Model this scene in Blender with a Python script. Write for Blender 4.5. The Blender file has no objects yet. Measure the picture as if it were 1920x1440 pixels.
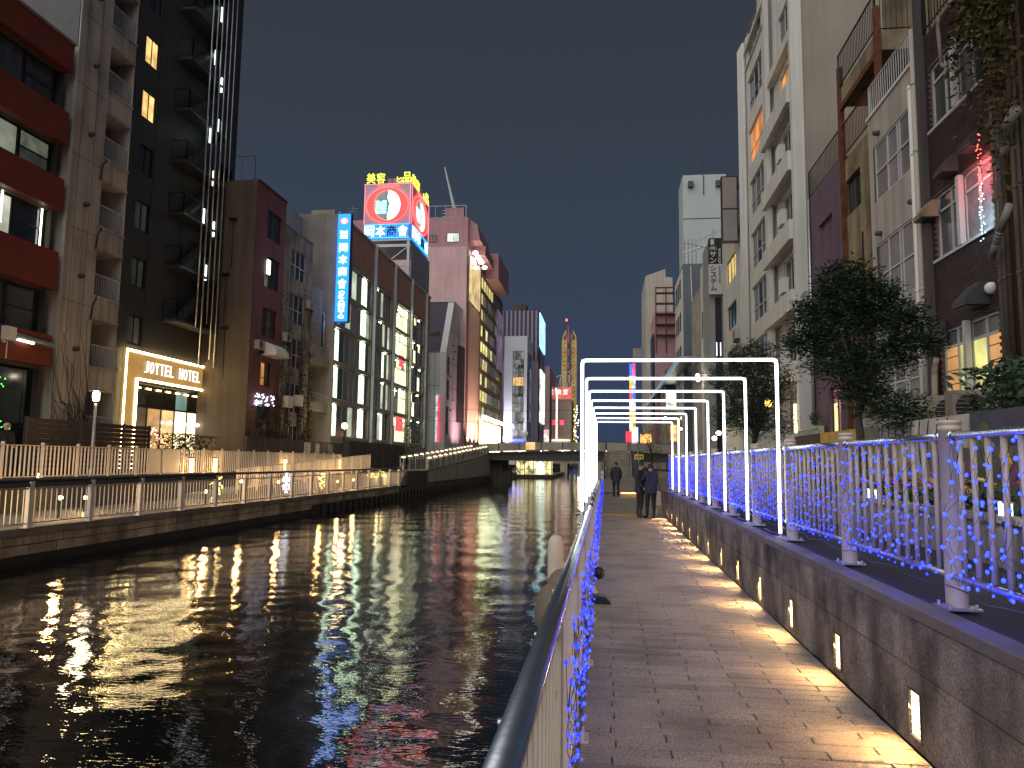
import bpy, math, random
from mathutils import Vector, Matrix
random.seed(7)
R = math.radians
scene = bpy.context.scene
COL = scene.collection

# ------------------------------------------------------------------ camera, night sky, city glow, exposure
EYE = 1.7
cam_data = bpy.data.cameras.new('camera')
cam_data.sensor_fit = 'HORIZONTAL'; cam_data.sensor_width = 36.0
cam_data.lens = 1400.0/1920.0*36.0
cam_data.clip_start = 0.05; cam_data.clip_end = 3000
cam = bpy.data.objects.new('camera', cam_data); COL.objects.link(cam)
yaw, pitch, roll = R(7.204), R(5.879), R(0.758)
f_ = Vector((-math.sin(yaw)*math.cos(pitch), math.cos(yaw)*math.cos(pitch), math.sin(pitch)))
r_ = Vector((math.cos(yaw), math.sin(yaw), 0)); u_ = r_.cross(f_)
r2 = math.cos(roll)*r_ + math.sin(roll)*u_; u2 = -math.sin(roll)*r_ + math.cos(roll)*u_
cam.matrix_world = Matrix(((r2.x, u2.x, -f_.x, 0), (r2.y, u2.y, -f_.y, 0), (r2.z, u2.z, -f_.z, EYE), (0, 0, 0, 1)))
scene.camera = cam

world = bpy.data.worlds.new('World'); scene.world = world; world.use_nodes = True
wn = world.node_tree; wn.nodes.clear()
wo = wn.nodes.new('ShaderNodeOutputWorld'); wb = wn.nodes.new('ShaderNodeBackground')
tc = wn.nodes.new('ShaderNodeTexCoord'); sx = wn.nodes.new('ShaderNodeSeparateXYZ'); rp = wn.nodes.new('ShaderNodeValToRGB')
wn.links.new(tc.outputs['Generated'], sx.inputs[0]); wn.links.new(sx.outputs['Z'], rp.inputs[0])
cr = rp.color_ramp; cr.interpolation = 'B_SPLINE'
cr.elements[0].position = 0.0; cr.elements[0].color = (0.028, 0.044, 0.092, 1)
cr.elements[1].position = 1.0; cr.elements[1].color = (0.026, 0.028, 0.034, 1)
e = cr.elements.new(0.16); e.color = (0.032, 0.046, 0.084, 1)
e = cr.elements.new(0.34); e.color = (0.032, 0.043, 0.062, 1)
e = cr.elements.new(0.58); e.color = (0.027, 0.033, 0.042, 1)
wn.links.new(rp.outputs[0], wb.inputs['Color']); wb.inputs['Strength'].default_value = 1.0
wn.links.new(wb.outputs[0], wo.inputs[0])

sun_d = bpy.data.lights.new('city_glow', 'SUN'); sun_d.energy = 2.2; sun_d.angle = R(96); sun_d.color = (1.0, 0.955, 0.90)
sun = bpy.data.objects.new('city_glow', sun_d); COL.objects.link(sun)
sun.rotation_euler = Vector((0.38, 0.74, -0.56)).to_track_quat('-Z', 'Y').to_euler()

vs = scene.view_settings
vs.view_transform = 'Standard'; vs.look = 'None'; vs.gamma = 1.0; vs.exposure = 0.3; vs.use_curve_mapping = False
cy = scene.cycles
cy.use_denoising = True; cy.sample_clamp_indirect = 6; cy.sample_clamp_direct = 0; cy.max_bounces = 5
cy.diffuse_bounces = 2; cy.glossy_bounces = 3; cy.transmission_bounces = 4; cy.transparent_max_bounces = 6
cy.caustics_reflective = False; cy.caustics_refractive = False
cy.use_light_tree = True

# ------------------------------------------------------------------ helpers
class MB:
    def __init__(s): s.v = []; s.f = []
    def quad(s, *pts):
        n = len(s.v); s.v += [tuple(p) for p in pts]; s.f.append(tuple(range(n, n+len(pts))))
    def box(s, x0, x1, y0, y1, z0, z1):
        if x0 > x1: x0, x1 = x1, x0
        if y0 > y1: y0, y1 = y1, y0
        if z0 > z1: z0, z1 = z1, z0
        n = len(s.v)
        s.v += [(x0,y0,z0),(x1,y0,z0),(x1,y1,z0),(x0,y1,z0),(x0,y0,z1),(x1,y0,z1),(x1,y1,z1),(x0,y1,z1)]
        s.f += [tuple(n+i for i in q) for q in ((0,3,2,1),(4,5,6,7),(0,1,5,4),(1,2,6,5),(2,3,7,6),(3,0,4,7))]
    def slab(s, x0, x1, y0, y1, z0, z1, c=0.008):
        # box whose top edges are chamfered
        n = len(s.v)
        s.v += [(x0,y0,z0),(x1,y0,z0),(x1,y1,z0),(x0,y1,z0),(x0,y0,z1-c),(x1,y0,z1-c),(x1,y1,z1-c),(x0,y1,z1-c),
                (x0+c,y0+c,z1),(x1-c,y0+c,z1),(x1-c,y1-c,z1),(x0+c,y1-c,z1)]
        s.f += [tuple(n+i for i in q) for q in ((0,3,2,1),(0,1,5,4),(1,2,6,5),(2,3,7,6),(3,0,4,7),
                (4,5,9,8),(5,6,10,9),(6,7,11,10),(7,4,8,11),(8,9,10,11))]
    def tube(s, p0, p1, r, n=8, r1=None, caps=True):
        p0 = Vector(p0); p1 = Vector(p1); r1 = r if r1 is None else r1
        d = p1-p0
        if d.length < 1e-6: return
        a = d.orthogonal().normalized(); b = d.normalized().cross(a)
        k = len(s.v)
        for p, q in ((p0, r), (p1, r1)):
            for i in range(n):
                t = 2*math.pi*i/n
                s.v.append(tuple(p + a*math.cos(t)*q + b*math.sin(t)*q))
        for i in range(n):
            j = (i+1) % n
            s.f.append((k+i, k+j, k+n+j, k+n+i))
        if caps:
            s.f.append(tuple(k+i for i in reversed(range(n)))); s.f.append(tuple(k+n+i for i in range(n)))
    def path(s, pts, r, n=6, taper=1.0):
        m = len(pts)-1
        for i in range(m):
            ra = r*(1+(taper-1)*i/m); rb = r*(1+(taper-1)*(i+1)/m)
            s.tube(pts[i], pts[i+1], ra, n, rb)
    def ball(s, c, r, n=8, m=5, sz=1.0):
        k = len(s.v); c = Vector(c)
        for j in range(1, m):
            t = math.pi*j/m
            for i in range(n):
                a = 2*math.pi*i/n
                s.v.append((c.x+r*math.sin(t)*math.cos(a), c.y+r*math.sin(t)*math.sin(a), c.z+r*sz*math.cos(t)))
        top = len(s.v); s.v.append((c.x, c.y, c.z+r*sz)); bot = len(s.v); s.v.append((c.x, c.y, c.z-r*sz))
        for j in range(m-2):
            for i in range(n):
                q = (i+1) % n
                s.f.append((k+j*n+i, k+(j+1)*n+i, k+(j+1)*n+q, k+j*n+q))
        for i in range(n):
            q = (i+1) % n
            s.f.append((top, k+i, k+q)); s.f.append((bot, k+(m-2)*n+q, k+(m-2)*n+i))
    def lathe(s, c, prof, n=16):
        k = len(s.v)
        for (r, z) in prof:
            for i in range(n):
                a = 2*math.pi*i/n
                s.v.append((c[0]+r*math.cos(a), c[1]+r*math.sin(a), c[2]+z))
        for j in range(len(prof)-1):
            for i in range(n):
                q = (i+1) % n
                s.f.append((k+j*n+i, k+j*n+q, k+(j+1)*n+q, k+(j+1)*n+i))
    def prism(s, pts, ax, c0, c1):
        # polygon pts (2D) extruded along axis ax ('x','y','z') from c0 to c1
        def P(p, c): return (c, p[0], p[1]) if ax == 'x' else (p[0], c, p[1]) if ax == 'y' else (p[0], p[1], c)
        n = len(pts); k = len(s.v)
        s.v += [P(p, c0) for p in pts] + [P(p, c1) for p in pts]
        s.f.append(tuple(k+i for i in range(n))); s.f.append(tuple(k+n+i for i in reversed(range(n))))
        for i in range(n):
            j = (i+1) % n
            s.f.append((k+i, k+n+i, k+n+j, k+j))
    def mesh(s, name, m=None, smooth=False):
        me = bpy.data.meshes.new(name); me.from_pydata(s.v, [], s.f)
        if m: me.materials.append(m)
        if smooth: me.polygons.foreach_set('use_smooth', [True]*len(me.polygons))
        me.update(); return me
    def build(s, name, m, parent=None, smooth=False, **kw):
        return put(name, s.mesh(name, m, smooth), parent, **kw)

ORG = {}
def put(name, me, parent=None, loc=None, rot=None, scale=None, label=None, cat=None, group=None, kind=None):
    # loc is in world metres; a mesh without loc is already modelled in world metres
    o = bpy.data.objects.new(name, me); COL.objects.link(o)
    w = Vector(loc) if loc is not None else Vector((0, 0, 0))
    if parent:
        o.parent = parent; o.location = w - ORG[parent.name]
    else: o.location = w
    ORG[o.name] = w
    if rot: o.rotation_euler = rot
    if scale: o.scale = scale
    tag(o, label, cat, group, kind)
    return o
def tag(o, label=None, cat=None, group=None, kind=None):
    if label: o['label'] = label
    if cat: o['category'] = cat
    if group: o['group'] = group
    if kind: o['kind'] = kind
def thing(name, label, cat, loc=(0, 0, 0), group=None):
    return put(name, None, None, loc=loc, label=label, cat=cat, group=group)
ORD = ['nearest', 'second', 'third', 'fourth', 'fifth', 'sixth', 'seventh', 'eighth', 'ninth', 'tenth', 'eleventh', 'twelfth',
       'thirteenth', 'fourteenth', 'fifteenth', 'sixteenth', 'seventeenth', 'eighteenth', 'nineteenth', 'twentieth']

# ------------------------------------------------------------------ materials
def srgb(h):
    h = h.lstrip('#'); c = [int(h[i:i+2], 16)/255 for i in (0, 2, 4)]
    return tuple(x/12.92 if x <= .04045 else ((x+.055)/1.055)**2.4 for x in c)
def mat(name, col, rough=.8, var=.18, scale=2.0, bump=0.0, bscale=None, metal=0.0, streak=0.0, spec=.4, detail=6, dark=None, dscale=.6, rnd=0.0, grain=0.0, gscale=140):
    m = bpy.data.materials.new(name); m.use_nodes = True
    nt = m.node_tree; N = nt.nodes; L = nt.links
    b = N['Principled BSDF']
    b.inputs['Roughness'].default_value = rough; b.inputs['Metallic'].default_value = metal
    b.inputs['Specular IOR Level'].default_value = spec
    g = N.new('ShaderNodeNewGeometry')
    n = N.new('ShaderNodeTexNoise'); n.inputs['Scale'].default_value = scale; n.inputs['Detail'].default_value = detail
    L.new(g.outputs['Position'], n.inputs['Vector'])
    mp = N.new('ShaderNodeMapRange'); mp.inputs[1].default_value = .3; mp.inputs[2].default_value = .7
    mp.inputs[3].default_value = 1-var; mp.inputs[4].default_value = 1+var
    L.new(n.outputs['Fac'], mp.inputs[0])
    val = mp.outputs[0]
    def mul(a, bb):
        q = N.new('ShaderNodeMath'); q.operation = 'MULTIPLY'; L.new(a, q.inputs[0]); L.new(bb, q.inputs[1]); return q.outputs[0]
    if streak:
        v = N.new('ShaderNodeMapping'); v.inputs['Scale'].default_value = (2.6, 2.6, .16); L.new(g.outputs['Position'], v.inputs[0])
        n2 = N.new('ShaderNodeTexNoise'); n2.inputs['Scale'].default_value = 1.0; n2.inputs['Detail'].default_value = 5
        L.new(v.outputs[0], n2.inputs['Vector'])
        m2 = N.new('ShaderNodeMapRange'); m2.inputs[1].default_value = .42; m2.inputs[2].default_value = .68
        m2.inputs[3].default_value = 1.0; m2.inputs[4].default_value = 1-streak
        L.new(n2.outputs['Fac'], m2.inputs[0]); val = mul(val, m2.outputs[0])
    if dark:
        n3 = N.new('ShaderNodeTexNoise'); n3.inputs['Scale'].default_value = dscale; n3.inputs['Detail'].default_value = 8
        L.new(g.outputs['Position'], n3.inputs['Vector'])
        m3 = N.new('ShaderNodeMapRange'); m3.inputs[1].default_value = .48; m3.inputs[2].default_value = .66
        m3.inputs[3].default_value = 1.0; m3.inputs[4].default_value = 1-dark
        L.new(n3.outputs['Fac'], m3.inputs[0]); val = mul(val, m3.outputs[0])
    if grain:
        n5 = N.new('ShaderNodeTexNoise'); n5.inputs['Scale'].default_value = gscale; n5.inputs['Detail'].default_value = 2
        L.new(g.outputs['Position'], n5.inputs['Vector'])
        m5 = N.new('ShaderNodeMapRange'); m5.inputs[1].default_value = .36; m5.inputs[2].default_value = .64
        m5.inputs[3].default_value = 1-grain; m5.inputs[4].default_value = 1+grain
        L.new(n5.outputs['Fac'], m5.inputs[0]); val = mul(val, m5.outputs[0])
    if rnd:
        oi = N.new('ShaderNodeObjectInfo'); m4 = N.new('ShaderNodeMapRange'); m4.inputs[3].default_value = 1-rnd; m4.inputs[4].default_value = 1+rnd
        L.new(oi.outputs['Random'], m4.inputs[0]); val = mul(val, m4.outputs[0])
    c = N.new('ShaderNodeVectorMath'); c.operation = 'SCALE'; c.inputs[0].default_value = col
    L.new(val, c.inputs['Scale']); L.new(c.outputs[0], b.inputs['Base Color'])
    if bump:
        nb = N.new('ShaderNodeTexNoise'); nb.inputs['Scale'].default_value = bscale or scale*8; nb.inputs['Detail'].default_value = 5
        L.new(g.outputs['Position'], nb.inputs['Vector'])
        bn = N.new('ShaderNodeBump'); bn.inputs['Strength'].default_value = bump; bn.inputs['Distance'].default_value = .02
        L.new(nb.outputs['Fac'], bn.inputs['Height']); L.new(bn.outputs[0], b.inputs['Normal'])
    return m
def emis(name, col, strength, var=0.0, scale=1.5, rnd=0.0, sample=True, base=(.05, .05, .05), fold=0.0, lo=.35, hi=.65):
    m = bpy.data.materials.new(name); m.use_nodes = True
    nt = m.node_tree; N = nt.nodes; L = nt.links; b = N['Principled BSDF']
    b.inputs['Base Color'].default_value = (*base, 1); b.inputs['Roughness'].default_value = .3
    b.inputs['Emission Color'].default_value = (*col, 1); b.inputs['Emission Strength'].default_value = strength
    val = None
    def mul(a, bb):
        if a is None: return bb
        q = N.new('ShaderNodeMath'); q.operation = 'MULTIPLY'; L.new(a, q.inputs[0]); L.new(bb, q.inputs[1]); return q.outputs[0]
    if var:
        g = N.new('ShaderNodeNewGeometry'); n = N.new('ShaderNodeTexNoise'); n.inputs['Scale'].default_value = scale; n.inputs['Detail'].default_value = 4
        L.new(g.outputs['Position'], n.inputs['Vector'])
        mp = N.new('ShaderNodeMapRange'); mp.inputs[1].default_value = lo; mp.inputs[2].default_value = hi; mp.inputs[3].default_value = 1-var; mp.inputs[4].default_value = 1+var*.6
        L.new(n.outputs['Fac'], mp.inputs[0]); val = mul(val, mp.outputs[0])
    if fold:
        g = N.new('ShaderNodeNewGeometry'); mpg = N.new('ShaderNodeMapping'); mpg.inputs['Scale'].default_value = (9, 9, .25)
        L.new(g.outputs['Position'], mpg.inputs[0]); n = N.new('ShaderNodeTexNoise'); n.inputs['Scale'].default_value = 1.0; n.inputs['Detail'].default_value = 3
        L.new(mpg.outputs[0], n.inputs['Vector'])
        mp = N.new('ShaderNodeMapRange'); mp.inputs[1].default_value = .35; mp.inputs[2].default_value = .65; mp.inputs[3].default_value = 1-fold; mp.inputs[4].default_value = 1+fold*.5
        L.new(n.outputs['Fac'], mp.inputs[0]); val = mul(val, mp.outputs[0])
    if rnd:
        oi = N.new('ShaderNodeObjectInfo'); mp = N.new('ShaderNodeMapRange'); mp.inputs[3].default_value = 1-rnd; mp.inputs[4].default_value = 1+rnd*.5
        L.new(oi.outputs['Random'], mp.inputs[0]); val = mul(val, mp.outputs[0])
    if val is not None:
        q = N.new('ShaderNodeMath'); q.operation = 'MULTIPLY'; q.inputs[1].default_value = strength
        L.new(val, q.inputs[0]); L.new(q.outputs[0], b.inputs['Emission Strength'])
    if not sample: m.cycles.emission_sampling = 'NONE'
    return m
def glass(name, col=(.02, .023, .028), rough=.06, rnd=.5, spec=.6):
    m = mat(name, col, rough, .25, .7, spec=spec, rnd=rnd, detail=2)
    return m
K = {}
K['stone'] = mat('paving_granite', srgb('#807a70'), .58, .2, 1.3, .6, 110, rnd=.2, dark=.42, dscale=1.1, grain=.5, gscale=85)
K['stone_far'] = mat('paving_granite_far', srgb('#807a70'), .58, .2, 1.3, .5, 90, dark=.35, dscale=1.1, grain=.3, gscale=60)
K['joint'] = mat('joint_sand', srgb('#15120f'), .95, .2, 8)
K['wallstone'] = mat('wall_granite', srgb('#857c72'), .8, .45, 3.5, .8, 45, dark=.72, dscale=2.0, rnd=.12, streak=.6, grain=.3, gscale=60)
K['cap'] = mat('cap_granite', srgb('#6a625a'), .7, .2, 3, .3, 60, rnd=.1)
K['ledge'] = mat('ledge_rubber', srgb('#2a2a2e'), .75, .2, 1.2, .2, 40)
K['quay'] = mat('quay_stone', srgb('#b9a98f'), .85, .3, 1.4, .6, 14, dark=.4, dscale=1.0, rnd=.15, streak=.4)
K['quaydark'] = mat('quay_wet_stone', srgb('#26221d'), .6, .3, 1.4, .4, 14)
K['conc'] = mat('concrete', srgb('#8b857c'), .85, .16, .8, .2, 20, streak=.3)
K['concdark'] = mat('dark_concrete', srgb('#4b4845'), .85, .2, .8, .2, 20, streak=.3)
K['palesteel'] = mat('pale_painted_steel', srgb('#e4dace'), .42, .05, 4, spec=.5)
K['beige'] = mat('beige_painted_steel', srgb('#bdb0a2'), .42, .05, 4, spec=.5)
K['steel'] = mat('stainless_steel', (.70, .78, .88), .24, .05, 6, metal=1.0, bump=.03, bscale=25)
K['galv'] = mat('galvanised_steel', (.45, .46, .48), .38, .12, 5, metal=.9)
K['black'] = mat('black_metal', (.012, .012, .013), .4, .1, 5)
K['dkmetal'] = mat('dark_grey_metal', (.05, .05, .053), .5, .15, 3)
K['rust'] = mat('rusty_steel', srgb('#5b3524'), .85, .45, 5, .3, 30)
K['wood'] = mat('dark_wood_boards', srgb('#3a302b'), .7, .2, 3, .2, 30)
K['alu'] = mat('aluminium_frame', srgb('#b6b7b7'), .42, .06, 3)
K['dkalu'] = mat('dark_bronze_frame', srgb('#2b2927'), .45, .1, 3)
K['whitepaint'] = mat('white_paint', srgb('#d8d4cc'), .6, .06, 2, streak=.12)
K['glass'] = glass('dark_glass')
K['glass2'] = mat('curtained_glass', srgb('#5a5a5c'), .14, .3, .7, spec=.6, rnd=.5, detail=2, streak=.55)
K['glassgrey'] = glass('frosted_grey_glass', srgb('#70706f'), .25, .25)
K['lit_cool'] = emis('lit_window_cool', srgb('#dff0d8'), 1.05, .3, 2.0, .3)
K['lit_white'] = emis('lit_window_white', srgb('#e6f5e4'), 2.0, .35, .8, .15)
K['lit_warm'] = emis('lit_window_warm', srgb('#ffc778'), 1.0, .35, 2.0, .35, fold=.35)
K['lit_amber'] = emis('lit_window_amber', srgb('#f0a04a'), .75, .35, 1.6, .3, fold=.4)
K['lit_yellow'] = emis('lit_window_yellow', srgb('#e8e08a'), .95, .5, 1.1, .4)
K['lit_dim'] = emis('lit_window_dim', srgb('#c7cfb0'), .14, .5, 1.5, .8)
K['lit_green'] = emis('lit_window_green', srgb('#c8d36a'), .55, .3, 1.2, .1)
K['leaf'] = mat('tree_leaf', (.042, .078, .040), .5, .55, 2.2, spec=.35)
K['leaf2'] = mat('ivy_leaf', (.07, .055, .02), .7, .5, 4, spec=.2)
K['bark'] = mat('tree_bark', srgb('#463e36'), .9, .35, 9, .5, 40)
K['asphalt'] = mat('asphalt', (.05, .05, .05), .85, .2, 4, .3, 60)

# ------------------------------------------------------------------ facade kit
def PF(plane, c):
    if plane == 'x+': return lambda u, v, d: (c+d, u, v)
    if plane == 'x-': return lambda u, v, d: (c-d, u, v)
    return lambda u, v, d: (u, c-d, v)                       # 'y-'
def fbox(mb, plane, c, u0, u1, v0, v1, d0, d1):
    P = PF(plane, c); a = P(u0, v0, d0); b = P(u1, v1, d1)
    mb.box(a[0], b[0], a[1], b[1], a[2], b[2])
def wall_holes(mb, plane, c, u0, u1, v0, v1, holes, t):
    P = PF(plane, c)
    us = sorted({u0, u1, *[min(max(h[0], u0), u1) for h in holes], *[min(max(h[1], u0), u1) for h in holes]})
    vs_ = sorted({v0, v1, *[min(max(h[2], v0), v1) for h in holes], *[min(max(h[3], v0), v1) for h in holes]})
    for j in range(len(vs_)-1):
        run = None
        for i in range(len(us)-1):
            um = (us[i]+us[i+1])/2; vm = (vs_[j]+vs_[j+1])/2
            inside = any(h[0] < um < h[1] and h[2] < vm < h[3] for h in holes)
            if not inside and run is None: run = us[i]
            if run is not None and (inside or i == len(us)-2):
                end = us[i] if inside else us[i+1]
                mb.quad(P(run, vs_[j], 0), P(end, vs_[j], 0), P(end, vs_[j+1], 0), P(run, vs_[j+1], 0)); run = None
    for h in holes:
        a, b, e, g = h[:4]
        for q in (((a, e), (b, e)), ((b, e), (b, g)), ((b, g), (a, g)), ((a, g), (a, e))):
            (p, r), (p2, r2_) = q
            mb.quad(P(p, r, 0), P(p2, r2_, 0), P(p2, r2_, -t), P(p, r, -t))
def shell(mb, plane, c, u0, u1, v0, v1, depth):
    # the sides, the roof and the back of a building behind its facade
    P = PF(plane, c)
    mb.quad(P(u0, v0, 0), P(u0, v1, 0), P(u0, v1, -depth), P(u0, v0, -depth))
    mb.quad(P(u1, v0, 0), P(u1, v1, 0), P(u1, v1, -depth), P(u1, v0, -depth))
    mb.quad(P(u0, v1, 0), P(u1, v1, 0), P(u1, v1, -depth), P(u0, v1, -depth))
    mb.quad(P(u0, v0, -depth), P(u1, v0, -depth), P(u1, v1, -depth), P(u0, v1, -depth))
_pane_cache = {}
def pane(parent, plane, c, u0, u1, v0, v1, d, m):
    P = PF(plane, c); du, dv = round(u1-u0, 3), round(v1-v0, 3)
    key = (plane[0], du, dv, m.name)
    if key not in _pane_cache:
        mb = MB()
        if plane[0] == 'x': mb.box(-.006, .006, -du/2, du/2, -dv/2, dv/2)
        else: mb.box(-du/2, du/2, -.006, .006, -dv/2, dv/2)
        _pane_cache[key] = mb.mesh('pane', m)
    return put('pane', _pane_cache[key], parent, loc=P((u0+u1)/2, (v0+v1)/2, d))
def window(b, plane, c, u0, u1, v0, v1, cols=2, rows=(), panes=None, frame=None, d=-.14, fw=.05, mw=.04, name='window', sill=False, pick=None, label=None):
    frame = frame or K['alu']; panes = panes or [K['glass']]
    mb = MB(); f0, f1 = d-.03, d+.03
    def bar(a, bb, e, g, x=0): fbox(mb, plane, c, a, bb, e, g, f0-x, f1+x)
    bar(u0+.002, u0+fw, v0+.002, v1-.002); bar(u1-fw, u1-.002, v0+.002, v1-.002)
    bar(u0+fw, u1-fw, v0+.002, v0+fw); bar(u0+fw, u1-fw, v1-fw, v1-.002)
    cu = [u0+fw+(u1-u0-2*fw)*k/cols for k in range(cols+1)] if isinstance(cols, int) else [u0+(u1-u0)*k for k in cols]
    cv = [v0+fw] + [v0+(v1-v0)*r for r in rows] + [v1-fw]
    for u in cu[1:-1]: bar(u-mw/2, u+mw/2, v0+fw, v1-fw, .004)
    for v in cv[1:-1]: bar(u0+fw, u1-fw, v-mw/2, v+mw/2, .007)
    w = mb.build(name, frame, b)
    if label: w['label'] = label
    k = 0
    for j in range(len(cv)-1):
        for i in range(len(cu)-1):
            mm = pick(i, j) if pick else panes[k % len(panes)]; k += 1
            pane(w, plane, c, cu[i]+mw*.4, cu[i+1]-mw*.4, cv[j]+mw*.4, cv[j+1]-mw*.4, d-.005, mm)
    if sill:
        s = MB(); fbox(s, plane, c, u0-.06, u1+.06, v0-.07, v0-.003, -.1, .07); s.build('sill', frame, w)
    return w
def text_mesh(name, body, m, parent, plane, c, u, v, size, d=.0, ext=.02, bold=0.0, width=None, height=None, mirror=False, rot=0, align='CENTER'):
    cu = bpy.data.curves.new(name, 'FONT'); cu.body = body; cu.size = size; cu.extrude = ext; cu.offset = bold
    cu.align_x = align; cu.align_y = 'CENTER'; cu.resolution_u = 3
    o = bpy.data.objects.new(name, cu); COL.objects.link(o); bpy.context.view_layer.update()
    me = bpy.data.meshes.new_from_object(o.evaluated_get(bpy.context.evaluated_depsgraph_get()))
    bpy.data.objects.remove(o); bpy.data.curves.remove(cu)
    me.name = name; me.materials.clear(); me.materials.append(m)
    xs = [w.co.x for w in me.vertices]; ys = [w.co.y for w in me.vertices]
    if not xs: return None
    cx, cyy = (max(xs)+min(xs))/2, (max(ys)+min(ys))/2
    sx_ = width/(max(xs)-min(xs)) if width else 1; sy_ = height/(max(ys)-min(ys)) if height else (sx_ if width else 1)
    if width is None and height: sx_ = sy_
    P = PF(plane, c); sg = -1 if (plane == 'x-') != mirror else 1
    for w in me.vertices:
        x, y, z = (w.co.x-cx)*sx_, (w.co.y-cyy)*sy_, w.co.z
        if rot: x, y = x*math.cos(rot)-y*math.sin(rot), x*math.sin(rot)+y*math.cos(rot)
        w.co = P(u+sg*x, v+y, d+z)
    me.update()
    return put(name, me, parent)
def railing(parent, pts, h, m, step=.13, rt=.022, rb=.009, name='railing', bottom=.08, post_every=None):
    mb = MB()
    for a, b in zip(pts[:-1], pts[1:]):
        a = Vector(a); b = Vector(b); L_ = (b-a).length; n = max(1, int(L_/step))
        up = Vector((0, 0, h))
        mb.tube(a+up, b+up, rt, 6); mb.tube(a+Vector((0, 0, bottom)), b+Vector((0, 0, bottom)), rt*.7, 5)
        for i in range(n+1):
            p = a+(b-a)*i/n; thick = rb*2.2 if i in (0, n) else rb
            mb.tube(p, p+up, thick, 4, caps=False)
    return mb.build(name, m, parent)
def point(name, loc, power, col, radius=.08, parent=None):
    l = bpy.data.lights.new(name, 'POINT'); l.energy = power; l.color = col; l.shadow_soft_size = radius
    return put(name, l, parent, loc=loc)
def area(name, loc, dirv, power, col, sx_, sy_, spread=120, parent=None):
    l = bpy.data.lights.new(name, 'AREA'); l.energy = power; l.color = col; l.shape = 'RECTANGLE'; l.size = sx_; l.size_y = sy_; l.spread = R(spread)
    return put(name, l, parent, loc=loc, rot=Vector(dirv).to_track_quat('-Z', 'Z').to_euler())
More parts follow.
